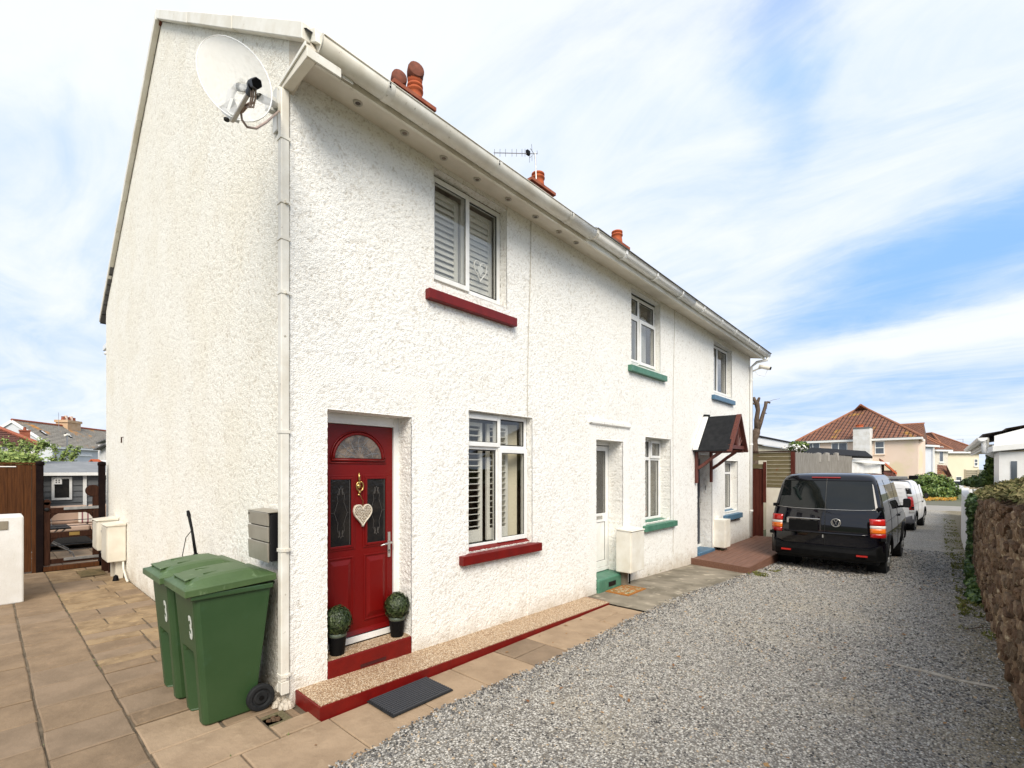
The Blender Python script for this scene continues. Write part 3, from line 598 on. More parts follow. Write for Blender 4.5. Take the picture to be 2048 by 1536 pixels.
def curtain(parent, x, y0, y1, z0, z1, m=None, name='curtain'):
    n = max(8, int((y1 - y0) / 0.02)); vs = []; 
    for i in range(n + 1):
        y = y0 + (y1 - y0) * i / n; dx = 0.02 * math.sin(y * 60) + 0.01 * math.sin(y * 23)
        vs += [(x + dx, y, z0), (x + dx, y, z1)]
    b = MB(); b.add(vs, [(2 * i, 2 * i + 2, 2 * i + 3, 2 * i + 1) for i in range(n)]); b.build(name, m or M['curtain'], parent, smooth=True, fixn=False)
# red house, ground floor window
y0, y1, z0, z1, dp_ = W1; x = -0.085; ym, zt_ = 2.445, 2.10
b = MB(); b.rframe(x - 0.06, x, y0 + 0.004, y1 - 0.004, z0 + 0.02, z1 - 0.004, 0.045); b.box(x - 0.06, x, ym - 0.028, ym + 0.028, z0 + 0.066, z1 - 0.05)
b.box(x - 0.055, x - 0.002, y0 + 0.05, ym - 0.029, zt_ - 0.028, zt_ + 0.028); b.box(x - 0.055, x - 0.002, ym + 0.029, y1 - 0.05, zt_ - 0.028, zt_ + 0.028)
w = b.build('window', M['upvc'], h1, bevel=0.003); w['label'] = 'ground floor window with half open white shutters'
sash(w, x + 0.005, y0 + 0.02, ym + 0.02, zt_ + 0.005, z1 - 0.03, 0.05, 0.022)
pane(w, x - 0.02, ym + 0.03, y1 - 0.05, zt_ + 0.03, z1 - 0.05)
pane(w, x - 0.02, y0 + 0.05, ym - 0.03, z0 + 0.06, zt_ - 0.03)
sash(w, x + 0.005, ym - 0.012, y1 - 0.02, z0 + 0.04, zt_ - 0.005, 0.055, 0.022)
for ya, yb in ((y0 + 0.03, ym - 0.14), (ym - 0.06, ym + 0.30)):
    b = MB(); b.rframe(x - 0.15, x - 0.115, ya, yb, z0 + 0.06, z1 - 0.1, 0.045, 0.14); b.build('shutter_frame', M['louvre'], w, bevel=0.003)
    louvres(w, x - 0.133, ya + 0.048, yb - 0.048, z0 + 0.205, z1 - 0.15, 0.068, R(8), 0.056)
b = MB(); b.hexa([(x - .30, ym + .22, z0 + .05), (x - .14, y1 - .03, z0 + .05), (x - .17, y1 - .02, z0 + .05), (x - .33, ym + .23, z0 + .05), (x - .30, ym + .22, z1 - .08), (x - .14, y1 - .03, z1 - .08), (x - .17, y1 - .02, z1 - .08), (x - .33, ym + .23, z1 - .08)]); b.build('shutter_panel', pm('cream window board', (0.80, 0.74, 0.60), 0.6), w)
sill(h1, 1.757, 3.088, 0.925, 0.985, -0.084, M['red_paint'])
# red house, upper window
y0, y1, z0, z1, dp_ = U1; x = -0.10; ym = 1.955; z1 = 4.886
b = MB(); b.rframe(x - 0.06, x, y0 + 0.004, y1 - 0.004, z0 + 0.045, z1, 0.05); b.box(x - 0.06, x, ym - 0.03, ym + 0.03, z0 + 0.096, z1 - 0.051)
w = b.build('window', M['upvc'], h1, bevel=0.003); w['label'] = 'upper window with white slatted shutters'
sash(w, x + 0.006, y0 + 0.02, ym + 0.025, z0 + 0.06, z1 - 0.02, 0.055, 0.024)
pane(w, x - 0.02, ym + 0.03, y1 - 0.055, z0 + 0.1, z1 - 0.052)
b = MB(); b.box(x + 0.03, x + 0.036, y0 + 0.03, ym, z0 + 0.05, z0 + 0.058); b.build('drip_bar', M['steel_brown'], w)
b = MB(); b.rframe(x - 0.15, x - 0.115, y0 + 0.03, ym - 0.02, z0 + 0.05, z1 - 0.06, 0.05); b.rframe(x - 0.15, x - 0.115, ym + 0.02, y1 - 0.03, z0 + 0.05, z1 - 0.06, 0.05); b.build('shutter_frame', M['louvre'], w)
louvres(w, x - 0.133, y0 + 0.082, ym - 0.072, z0 + 0.105, z1 - 0.115, 0.062, R(-60), 0.068)
louvres(w, x - 0.133, ym + 0.072, y1 - 0.082, z0 + 0.105, z1 - 0.115, 0.062, R(-72), 0.066)
b = MB(); b.box(x - 0.17, x - 0.165, y0 + 0.02, y1 - 0.02, z0 + 0.05, z1 - 0.03); b.build('blind_backing', pm('pale blind lining', (0.72, 0.73, 0.74), 0.9), w)
sill(h1, 1.313, 2.614, 3.635, 3.76, -0.099, M['red_paint'], th=0.10)
hcurve = lambda s: [(0, s * 16 * math.sin(t) ** 3 / 16, s * (13 * math.cos(t) - 5 * math.cos(2 * t) - 2 * math.cos(3 * t) - math.cos(4 * t)) / 16) for t in np.linspace(0, 2 * math.pi, 33)]
wh = thing('heart_ornament', 'white wire heart hanging inside the upper shuttered window', 'heart ornament', (-0.128, 2.2, 4.13))
b = MB(); b.tube([(-0.128 + p[0], 2.2 + p[1], 4.13 + p[2] * 1.25) for p in hcurve(0.10)], 0.008, 6); b.tube([(-0.128, 2.2, 4.21), (-0.128, 2.2, 4.36)], 0.002, 4); b.build('wire_frame', M['louvre'], wh)
b = MB(); b.prism([(-0.131 + p[0], 2.2 + p[1], 4.13 + p[2] * 1.2) for p in hcurve(0.05)[:-1]], (0.006, 0, 0)); b.build('heart', M['louvre'], wh)
# green house windows
y0, y1, z0, z1, dp_ = W2; x = -0.205; ym, zt_ = 6.62, 2.04
b = MB(); b.rframe(x - 0.06, x, y0 + 0.004, y1 - 0.004, z0 + 0.02, z1 - 0.004, 0.05); b.box(x - 0.06, x, ym - 0.03, ym + 0.03, z0 + 0.071, z1 - 0.055)
b.box(x - 0.055, x - 0.002, y0 + 0.055, ym - 0.031, zt_ - 0.03, zt_ + 0.03); b.box(x - 0.055, x - 0.002, ym + 0.031, y1 - 0.055, zt_ - 0.03, zt_ + 0.03)
w = b.build('window', M['upvc'], h2, bevel=0.003)
sash(w, x + 0.005, ym + 0.0, y1 - 0.02, zt_ + 0.01, z1 - 0.03, 0.05, 0.02); pane(w, x - 0.02, y0 + 0.05, ym - 0.03, zt_ + 0.03, z1 - 0.05)
pane(w, x - 0.02, y0 + 0.05, ym - 0.03, z0 + 0.07, zt_ - 0.03); pane(w, x - 0.02, ym + 0.03, y1 - 0.05, z0 + 0.07, zt_ - 0.03)
curtain(w, x - 0.16, y0 + 0.2, y1 - 0.04, z0 + 0.05, z1 - 0.06)
sill(h2, 5.93, 7.21, 0.875, 0.93, -0.20, M['green_paint'], th=0.10, out=0.08, ins=0.155)
y0, y1, z0, z1, dp_ = U2; x = -0.10; ym, zt_ = 5.98, 4.46; z1 = 4.80
b = MB(); b.rframe(x - 0.06, x, y0 + 0.004, y1 - 0.004, z0 + 0.04, z1, 0.05); b.box(x - 0.06, x, ym - 0.03, ym + 0.03, z0 + 0.091, z1 - 0.051)
b.box(x - 0.055, x - 0.002, y0 + 0.055, ym - 0.031, zt_ - 0.03, zt_ + 0.03); b.box(x - 0.055, x - 0.002, ym + 0.031, y1 - 0.055, zt_ - 0.06, zt_ )
w = b.build('window', M['upvc'], h2, bevel=0.003)
sash(w, x + 0.005, ym + 0.005, y1 - 0.02, z0 + 0.055, zt_ - 0.03, 0.055, 0.02); pane(w, x - 0.02, y0 + 0.05, ym - 0.03, zt_ + 0.03, z1 - 0.05); pane(w, x - 0.02, ym + 0.03, y1 - 0.05, zt_, z1 - 0.05)
sash(w, x - 0.01, y0 + 0.04, ym - 0.01, z0 + 0.07, zt_ - 0.03, 0.045, 0.02)
curtain(w, x - 0.16, y0 + 0.05, y1 - 0.3, z0 + 0.05, z1 - 0.06); curtain(w, x - 0.14, y1 - 0.3, y1 - 0.1, z0 + 0.05, z1 - 0.2)
sill(h2, 5.412, 6.764, 3.55, 3.64, -0.099, M['green_paint'], th=0.10)
# blue house windows
y0, y1, z0, z1, dp_ = W3; x = -0.15
b = MB(); b.rframe(x - 0.06, x, y0 + 0.004, y1 - 0.004, z0 + 0.02, z1 - 0.004, 0.06); b.box(x - 0.06, x, 10.50, 10.56, z0 + 0.081, z1 - 0.065)
b.box(x - 0.055, x - 0.002, 10.561, y1 - 0.065, 1.72, 1.78)
w = b.build('window', M['upvc'], h3, bevel=0.003); pane(w, x - 0.02, y0 + 0.06, 10.5, z0 + 0.08, z1 - 0.06); pane(w, x - 0.02, 10.56, y1 - 0.06, z0 + 0.08, 1.72); pane(w, x - 0.02, 10.56, y1 - 0.06, 1.78, z1 - 0.06)
curtain(w, x - 0.25, y0, y1, z0 + 0.05, z1 - 0.06)
sill(h3, 9.95, 11.15, 0.76, 0.86, -0.149, M['blue_paint'], th=0.12, out=0.09, ins=0.11)
y0, y1, z0, z1, dp_ = U3; x = -0.10; ym = 9.86; z1 = 4.70
b = MB(); b.rframe(x - 0.06, x, y0 + 0.004, y1 - 0.004, z0 + 0.04, z1, 0.055); b.box(x - 0.06, x, ym - 0.03, ym + 0.03, z0 + 0.096, z1 - 0.056)
w = b.build('window', M['upvc'], h3, bevel=0.003); pane(w, x - 0.02, y0 + 0.05, ym - 0.03, z0 + 0.095, z1 - 0.055); pane(w, x - 0.02, ym + 0.03, y1 - 0.055, z0 + 0.095, z1 - 0.055)
curtain(w, x - 0.12, ym - 0.1, ym + 0.28, z0 + 0.05, z1 - 0.06)
sill(h3, 9.195, 10.631, 3.50, 3.615, -0.099, M['blue_paint'], th=0.10)

# ------------------------------------------------------------------ red front door
y0, y1, z0, z1, dp_ = D1; x = -0.20; lz0, lz1, ly0, ly1 = 0.315, 2.255, 0.352, 1.085
b = MB(); b.box(x - 0.07, x, y0 + 0.003, ly0 - 0.003, 0.25, z1); b.box(x - 0.07, x, ly1 + 0.003, y1 + 0.012, 0.25, z1); b.box(x - 0.07, x, ly0 - 0.003, ly1 + 0.003, lz1 + 0.004, z1)
b.box(x - 0.07, x + 0.004, ly0 - 0.003, ly1 + 0.003, 0.252, 0.310); b.build('door_frame', M['upvc'], h1, bevel=0.004)
b = MB(); b.box(x - 0.065, x - 0.020, ly0, ly1, lz0, lz1); door = b.build('door', M['red_door'], h1, bevel=0.003); xf = x - 0.020
yc = (ly0 + ly1) / 2
def arch(yc, zb, r, rz, n=20): return [(yc + r * math.cos(t), zb + rz * math.sin(t)) for t in np.linspace(0, math.pi, n)]
FR, FB = 0.235, 1.950; FZ = 0.215
pts = arch(yc, FB, FR, FZ); b = MB(); b.prism([(xf + 0.002, p[0], p[1]) for p in pts], (0.004, 0, 0)); fan = b.build('fanlight', M['glass_fan'], door)
b = MB(); b.tube([(xf + 0.006, p[0], p[1]) for p in arch(yc, FB - 0.01, FR + 0.018, FZ + 0.022, 24)] , 0.014, 8); b.tube([(xf + 0.006, yc - FR - 0.035, FB - 0.018), (xf + 0.006, yc + FR + 0.035, FB - 0.018)], 0.014, 8)
b.tube([(xf + 0.003, p[0], p[1]) for p in arch(yc, FB - 0.01, FR + 0.042, FZ + 0.046, 24)], 0.008, 6); b.tube([(xf + 0.003, yc - FR - 0.05, FB - 0.045), (xf + 0.003, yc + FR + 0.05, FB - 0.045)], 0.008, 6); b.build('moulding', M['red_door'], door, smooth=True)
b = MB()
for t in np.linspace(0.25, math.pi - 0.25, 7): b.tube([(xf + 0.0075, yc + 0.05 * math.cos(t), FB + 0.05 * math.sin(t)), (xf + 0.0075, yc + 0.13 * math.cos(t + .12), FB + 0.12 * math.sin(t + .12)), (xf + 0.0075, yc + (FR - .02) * math.cos(t), FB + (FZ - 0.02) * math.sin(t))], 0.0022, 4)
b.tube([(xf + 0.0075, p[0], p[1]) for p in arch(yc, FB + .01, 0.14, 0.1, 14)], 0.0025, 4); b.build('leaded_strip', M['steel_dull'], fan)
for ya, yb in ((ly0 + 0.085, ly0 + 0.285), (ly1 - 0.285, ly1 - 0.085)):
    za, zb = 1.155, 1.755; M.setdefault('lead', pm('dull lead strip', (0.13, 0.12, 0.11), 0.4, metal=0.6))
    b = MB(); b.box(xf + 0.001, xf + 0.005, ya, yb, za, zb); g = b.build('glass_panel', M['glass_dark'], door)
    b = MB(); b.rframe(xf - 0.001, xf + 0.016, ya - 0.022, yb + 0.022, za - 0.022, zb + 0.022, 0.022); b.rframe(xf - 0.001, xf + 0.008, ya - 0.042, yb + 0.042, za - 0.042, zb + 0.042, 0.021); b.build('moulding', M['red_door'], door, bevel=0.005, seg=2)
    m_ = (ya + yb) / 2; b = MB(); X_ = xf + 0.0065
    for sgn in (-1, 1):
        b.tube([(X_, m_, za + 0.07), (X_, m_ + sgn * 0.035, za + 0.14), (X_, m_ + sgn * 0.028, za + 0.2), (X_, m_ + sgn * 0.062, (za + zb) / 2), (X_, m_ + sgn * 0.028, zb - 0.2), (X_, m_ + sgn * 0.035, zb - 0.14), (X_, m_, zb - 0.07)], 0.0022, 4)
        for dz in (-0.19, 0.19): b.tube([(X_, m_ + sgn * 0.02, (za + zb) / 2 + dz - .03), (X_, m_ + sgn * 0.012, (za + zb) / 2 + dz), (X_, m_ + sgn * 0.02, (za + zb) / 2 + dz + .03)], 0.005, 5)
    b.tube([(X_, m_ + 0.062, (za + zb) / 2), (X_, yb - 0.005, (za + zb) / 2)], 0.0015, 4); b.tube([(X_, m_ - 0.062, (za + zb) / 2), (X_, ya + 0.005, (za + zb) / 2)], 0.0015, 4)
    b.tube([(X_, yb - 0.016, za + .005), (X_, yb - 0.016, zb - .005)], 0.003, 4)
    b.build('leaded_strip', M['lead'], g)
    za, zb = 0.46, 1.02       # raised lower panels
    b = MB(); b.rframe(xf - 0.001, xf + 0.008, ya - 0.03, yb + 0.03, za - 0.03, zb + 0.03, 0.016)
    i_ = 0.032
    b.add([(xf + 0.0005, ya, za), (xf + 0.0005, yb, za), (xf + 0.0005, yb, zb), (xf + 0.0005, ya, zb), (xf + 0.012, ya + i_, za + i_ * 1.3), (xf + 0.012, yb - i_, za + i_ * 1.3), (xf + 0.012, yb - i_, zb - i_ * 1.3), (xf + 0.012, ya + i_, zb - i_ * 1.3)],
          [(4, 5, 6, 7), (0, 1, 5, 4), (1, 2, 6, 5), (2, 3, 7, 6), (3, 0, 4, 7)])
    b.build('raised_panel', M['red_door'], door, bevel=0.003)
b = MB(); b.hexa([(xf, ly0 + .02, lz0 + 0.01), (xf + 0.028, ly0 + .02, lz0 + 0.01), (xf + 0.028, ly1 - .02, lz0 + 0.01), (xf, ly1 - .02, lz0 + 0.01), (xf, ly0 + .02, lz0 + 0.05), (xf + 0.008, ly0 + .02, lz0 + 0.045), (xf + 0.008, ly1 - .02, lz0 + 0.045), (xf, ly1 - .02, lz0 + 0.05)]); b.build('weather_bar', M['red_door'], door)
# knocker
kz = 1.72; kb = MB(); kb.lathe([(0.001, 0.0), (0.016, 0.0), (0.019, 0.006), (0.012, 0.018), (0.001, 0.02)], 14, (xf, yc, kz), 'x'); kb.lathe([(0.001, 0.0), (0.024, 0.001), (0.022, 0.010), (0.001, 0.014)], 16, (xf, yc, kz - 0.03), 'x')
kb.tube([(xf + .006, yc, kz + 0.10), (xf + .008, yc, kz + 0.06), (xf + .01, yc, kz + 0.02)], [0.003, 0.008, 0.012], 8)
kb.tube([(xf + 0.02, yc + 0.036 * math.sin(t), kz - 0.03 + 0.045 * math.cos(t)) for t in np.linspace(0.3, 2 * math.pi - 0.3, 18)], 0.006, 8)
kb.lathe([(0.001, 0.0), (0.013, 0.002), (0.012, 0.02), (0.001, 0.024)], 12, (xf, yc, kz - 0.085), 'x'); kb.lathe([(0.001, 0.0), (0.012, 0.0), (0.014, 0.008), (0.001, 0.012)], 12, (xf, yc, kz - 0.11), 'x')
kb.build('door_knocker', M['brass'], door, smooth=True)
hb = MB(); hb.box(xf, xf + 0.010, ly1 - 0.062, ly1 - 0.030, 0.99, 1.235); hp = hb.build('handle_plate', M['steel'], door, bevel=0.004, seg=2)
hb = MB(); hb.tube([(xf + 0.01, ly1 - 0.046, 1.135), (xf + 0.05, ly1 - 0.046, 1.135), (xf + 0.055, ly1 - 0.06, 1.135), (xf + 0.052, ly1 - 0.11, 1.128), (xf + 0.05, ly1 - 0.165, 1.118)], [0.011, 0.010, 0.010, 0.009, 0.006], 10); hb.build('lever', M['steel'], hp, smooth=True)
hb = MB(); hb.lathe([(0.0001, 0.0112), (0.009, 0.0112), (0.009, 0.010)], 10, (xf, ly1 - 0.046, 1.055), 'x'); hb.box(xf + 0.0101, xf + 0.0115, ly1 - 0.049, ly1 - 0.043, 1.025, 1.05); hb.build('keyhole', M['black_metal'], hp)
# pierced wooden heart hung on the knocker
ht = thing('heart_ornament', 'cream pierced wooden heart hanging from the brass knocker of the red door', 'heart ornament', (xf + 0.035, yc + 0.025, 1.42))
hc = (xf + 0.030, yc + 0.025, 1.435); S_ = 0.098
out_ = [(hc[0], hc[1] + p[1] * .92, hc[2] + p[2] * 1.12) for p in hcurve(S_)]
M['heart'] = pm('distressed cream wood', (0.66, 0.60, 0.50), 0.7, (0.50, 0.43, 0.33), 40)
b = MB(); b.prism([(p[0] - 0.020, p[1], p[2]) for p in out_[:-1]], (0.022, 0, 0)); b.build('backing', pm('shadowed brown wood', (0.16, 0.11, 0.07), 0.9), ht)
b = MB(); b.tube([(p[0] + 0.004, p[1], p[2]) for p in out_], 0.0075, 6)
n_ = len(out_) - 1; b.add([(p[0] - 0.022, hc[1] + (p[1] - hc[1]) * 1.05, hc[2] + (p[2] - hc[2]) * 1.05) for p in out_[:-1]] + [(p[0] + 0.006, hc[1] + (p[1] - hc[1]) * 1.05, hc[2] + (p[2] - hc[2]) * 1.05) for p in out_[:-1]], [(i, (i + 1) % n_, n_ + (i + 1) % n_, n_ + i) for i in range(n_)]); b.build('rim', M['heart'], ht, smooth=True)
def inheart(dy, dz, s):
    X_, Y_ = dy / s / 0.95, dz / s * 16 / 14.0 + 0.12; X_ *= 1.18; Y_ *= 1.05; return (X_ * X_ + Y_ * Y_ - 1) ** 3 - X_ * X_ * Y_ ** 3 < -0.02
b = MB(); r3 = random.Random(9); k = 0
for i in range(-6, 7):
    for j in range(-8, 7):
        dy, dz = (i + 0.5 * (j % 2)) * 0.0165, j * 0.0145
        if inheart(dy, dz, S_ * 0.93):
            a0 = r3.uniform(0, 6.28); rr = 0.0082
            b.tube([(hc[0] + 0.0045, hc[1] + dy + rr * math.cos(a0 + t), hc[2] + dz + rr * math.sin(a0 + t)) for t in np.linspace(0, 5.0, 9)], 0.0028, 4)
b.build('filigree', M['heart'], ht)
b = MB(); b.tube([(xf + 0.02, yc, kz - 0.11), (hc[0], hc[1] - 0.004, hc[2] + 0.125), (hc[0] - 0.004, hc[1], hc[2] + 0.055)], 0.002, 5); b.tube([(xf + 0.022, yc + 0.004, kz - 0.11), (hc[0] + .002, hc[1] + 0.004, hc[2] + 0.12), (hc[0], hc[1], hc[2] + 0.06)], 0.0016, 5); b.build('string', M['brass'], ht)
# steps and pebble topped ledge
M['pebble'] = None
m, t, p = newmat('bonded pebble topping'); p.inputs['Roughness'].default_value = 0.55
c_ = nd(t, 'ShaderNodeTexCoord'); v = nd(t, 'ShaderNodeTexVoronoi'); v.inputs['Scale'].default_value = 105; t.links.new(c_.outputs['Object'], v.inputs['Vector'])
cr = nd(t, 'ShaderNodeValToRGB'); sp = nd(t, 'ShaderNodeSeparateColor'); t.links.new(v.outputs['Color'], sp.inputs[0]); t.links.new(sp.outputs[0], cr.inputs[0])
e_ = cr.color_ramp.elements; e_[0].color = (0.24, 0.14, 0.07, 1); e_[1].color = (0.84, 0.70, 0.50, 1); e_[1].position = 0.85
q_ = e_.new(0.4); q_.color = (0.56, 0.38, 0.22, 1); q_ = e_.new(0.62); q_.color = (0.68, 0.50, 0.32, 1)
dk = rng_(t, v.outputs['Distance'], 0.25, 0.6, 0, 0.6); t.links.new(mixc(t, dk, cr.outputs[0], (0.16, 0.09, 0.05)), p.inputs['Base Color'])
bp = nd(t, 'ShaderNodeBump'); bp.invert = True; bp.inputs['Distance'].default_value = 0.005; t.links.new(v.outputs['Distance'], bp.inputs['Height']); t.links.new(bp.outputs[0], p.inputs['Normal']); M['pebble'] = m
b = MB(); b.box(-0.21, 0.014, 0.302, 1.146, 0.03, 0.238); st = b.build('door_step', M['red_paint'], h1, bevel=0.008, seg=2)
b = MB(); b.box(-0.19, -0.004, 0.306, 1.142, 0.2385, 0.246); b.build('step_topping', M['pebble'], st)
b = MB()
for k in range(6): b.box(0.0145, 0.018, 0.63 + k * 0.036, 0.645 + k * 0.036, 0.105, 0.125)
b.box(0.0143, 0.016, 0.60, 0.86, 0.10, 0.13); b.build('air_brick', pm('dark grille', (0.05, 0.003, 0.003), 0.6), st)
zr = lambda y: 0.098 - 0.021 * y
b = MB(); n_ = 8; P0 = []
for i in range(n_):
    ya, yb = 0.035 + i * 0.52, 0.035 + (i + 1) * 0.52
    b.hexa([(0.0, ya, -0.02), (0.418, ya, -0.02), (0.418, yb, -0.02), (0.0, yb, -0.02), (0.0, ya, zr(ya)), (0.415, ya, zr(ya) - 0.003), (0.415, yb, zr(yb) - 0.003), (0.0, yb, zr(yb))])
pl = b.build('plinth', M['red_paint'], h1)
b = MB()
b.hexa([(0.02, 0.055, 0.02), (0.40, 0.055, 0.02), (0.40, 4.16, 0.0), (0.02, 4.16, 0.0), (0.0, 0.05, zr(0) + 0.004), (0.398, 0.05, zr(0) + 0.002), (0.405, 4.16, zr(4.16) + 0.004), (0.0, 4.16, zr(4.16) + 0.005)]); b.build('plinth_topping', M['pebble'], pl)
# ------------------------------------------------------------------ green house door, blue house door
y0, y1, z0, z1, dp_ = D2; x = -0.25
b = MB(); b.rframe(x - 0.07, x, y0 + 0.003, y1 + 0.055, 0.215, z1 - 0.004, 0.055); b.build('door_frame', M['upvc'], h2, bevel=0.003)
b = MB(); b.box(x - 0.05, x - 0.012, y0 + 0.062, y1 - 0.004, 0.275, 0.375); b.box(x - 0.05, x - 0.012, y0 + 0.062, y0 + 0.14, 0.375, 2.22); b.box(x - 0.05, x - 0.012, y1 - 0.085, y1 - 0.004, 0.375, 2.22)
b.box(x - 0.05, x - 0.012, y0 + 0.14, y1 - 0.085, 2.14, 2.22); b.box(x - 0.05, x - 0.012, y0 + 0.14, y1 - 0.085, 1.0, 1.14); b.box(x - 0.045, x - 0.028, y0 + 0.14, y1 - 0.085, 0.375, 1.0)
d2 = b.build('door', M['upvc'], h2, bevel=0.003)
pane(d2, x - 0.022, y0 + 0.135, y1 - 0.08, 1.135, 2.145)
b = MB(); b.rframe(x - 0.027, x - 0.024, y0 + 0.138, y1 - 0.083, 0.373, 1.002, 0.008); b.build('glazing_seal', M['glazing_seal'], d2)
b = MB(); b.box(x - 0.012, x - 0.004, y0 + 0.30, y0 + 0.60, 1.05, 1.10); b.box(x - 0.004, x - 0.001, y0 + 0.32, y0 + 0.58, 1.064, 1.086); b.build('letter_plate', M['steel'], d2, bevel=0.002)
b = MB(); b.box(x - 0.5, x - 0.3, y0, y0 + 0.4, 0.3, 2.2); b.build('hall_curtain', M['room'], h2)
b = MB(); b.box(-0.30, 0.045, 4.462, 5.30, -0.02, 0.205); st2 = b.build('door_step', M['green_paint'], h2, bevel=0.025, seg=3)
b = MB(); b.box(0.0455, 0.05, 4.74, 4.95, 0.06, 0.13); b.build('air_brick', M['black_metal'], st2)
y0, y1, z0, z1, dp_ = D3; x = -0.26
b = MB(); b.rframe(x - 0.07, x, y0 + 0.003, y1 + 0.06, 0.10, z1 - 0.004, 0.055); b.build('door_frame', M['upvc'], h3, bevel=0.003)
b = MB(); b.box(x - 0.05, x - 0.012, y0 + 0.062, y1 - 0.0, 0.16, 2.08); d3 = b.build('door', M['navy'], h3, bevel=0.004)
b = MB(); b.box(x - 0.0115, x - 0.006, y0 + 0.25, y1 - 0.2, 1.2, 1.9); b.build('glass_panel', M['glass_dark'], d3)
b = MB(); b.box(x - 0.011, x, y1 - 0.06, y1 - 0.025, 0.98, 1.2); b.tube([(x - 0.005, y1 - 0.04, 1.1), (x + 0.04, y1 - 0.04, 1.1), (x + 0.04, y1 - 0.14, 1.1)], 0.008, 6); b.box(-0.15, -0.13, y1 - 0.006, y1 + 0.01, 1.38, 1.48); b.build('handle_plate', M['steel'], d3)
b = MB(); b.box(-0.32, 0.06, 8.375, 9.27, -0.1, 0.10); b.build('door_step', M['blue_paint'], h3, bevel=0.02, seg=2)

for hh_, yc_ in ((h1, 2.86), (h2, 7.135)):
    b = MB(); b.tube([(0.012 + 0.002 * math.sin(z * 3), yc_ + 0.02 * math.sin(z * 1.7) + 0.012 * z, z) for z in np.linspace(0.2 if yc_ > 5 else 2.5, 4.97, 40)], 0.0032, 4); b.build('movement_joint', pm('grey brown joint filler', (0.48, 0.43, 0.34), 0.9), hh_)

# ------------------------------------------------------------------ chimneys (parts of their houses)
def bricks_stack(hh, x0, x1, y0, y1, z0, z1, name='chimney'):
    b = MB(); b.box(x0 + 0.006, x1 - 0.006, y0 + 0.006, y1 - 0.006, z0, z1); b.box(x0 - 0.05, x1 + 0.05, y0 - 0.05, y1 + 0.05, z1, z1 + 0.07); ch = b.build(name, M['brick_red'], hh)
    z = z1 - 0.075 * 6; row = 0; me = {}
    while z < z1 - 0.01:
        for side in (0, 1):
            yy = y0 + (0.11 if row % 2 else 0)
            if side == 0:
                while yy < y1 - 0.02:
                    l = min(0.215, y1 - yy); bb = MB(); bb.box(x1 - 0.004, x1 + 0.004, yy, yy + l - 0.01, z, z + 0.065); bb.build('brick', M['brick_red'], ch); yy += 0.225
            else:
                xx = x0 + (0.11 if row % 2 == 0 else 0)
                while xx < x1 - 0.02:
                    l = min(0.215, x1 - xx); bb = MB(); bb.box(xx, xx + l - 0.01, y0 - 0.004, y0 + 0.004, z, z + 0.065); bb.build('brick', M['brick_red'], ch); xx += 0.225
        z += 0.075; row += 1
    b = MB(); b.hexa([(x0, y0, z1 + 0.071), (x1, y0, z1 + 0.071), (x1, y1, z1 + 0.071), (x0, y1, z1 + 0.071), (x0 + .12, y0 + .12, z1 + 0.13), (x1 - .12, y0 + .12, z1 + 0.13), (x1 - .12, y1 - .12, z1 + 0.13), (x0 + .12, y1 - .12, z1 + 0.13)]); b.build('flaunching', M['mortar'], ch)
    return ch
def pot(ch, x, y, z, cowl=True, s=1.0):
    b = MB(); b.lathe([(0.155 * s, z), (0.15 * s, z + 0.06), (0.135 * s, z + 0.2), (0.125 * s, z + 0.30), (0.150 * s, z + 0.315), (0.150 * s, z + 0.35), (0.125 * s, z + 0.365), (0.122 * s, z + 0.39), (0.145 * s, z + 0.40), (0.145 * s, z + 0.44), (0.10 * s, z + 0.445), (0.095 * s, z + 0.2)], 20, (x, y, 0)); b.build('chimney_pot', M['terracotta'], ch, smooth=True)
    if cowl:
        b = MB(); b.tube([(x, y, z + 0.43), (x, y, z + 0.52), (x + .005, y - 0.005, z + 0.58), (x + .03, y - 0.02, z + 0.64), (x + 0.09, y - 0.04, z + 0.67)], [0.13 * s, 0.135 * s, 0.14 * s, 0.145 * s, 0.14 * s], 16, cap=True); cw = b.build('cowl', M['terracotta'], ch, smooth=True)
        b = MB(); b.tube([(x + .0, y - 0.0, z + 0.585), (x + .03, y - 0.02, z + 0.645), (x + 0.1, y - 0.045, z + 0.68), (x + .13, y - .055, z + .685)], [0.147 * s, 0.152 * s, 0.152 * s, .14 * s], 16); b.build('cowl_hood', M['terracotta_dark'], cw, smooth=True)
c1 = bricks_stack(h1, -4.5, -3.6, 3.40, 4.27, 7.6, 8.86)
pot(c1, -3.85, 4.03, 8.90, True, 1.06); pot(c1, -4.22, 3.90, 8.88, True, 1.02)
c2 = bricks_stack(h2, -4.5, -3.6, 7.30, 8.16, 7.6, 8.86)
pot(c2, -3.85, 7.85, 8.93, False, 1.15)
c3 = bricks_stack(h3, -4.3, -3.4, 10.9, 11.70, 7.4, 8.62)
pot(c3, -3.55, 11.3, 8.63, False, 1.15)

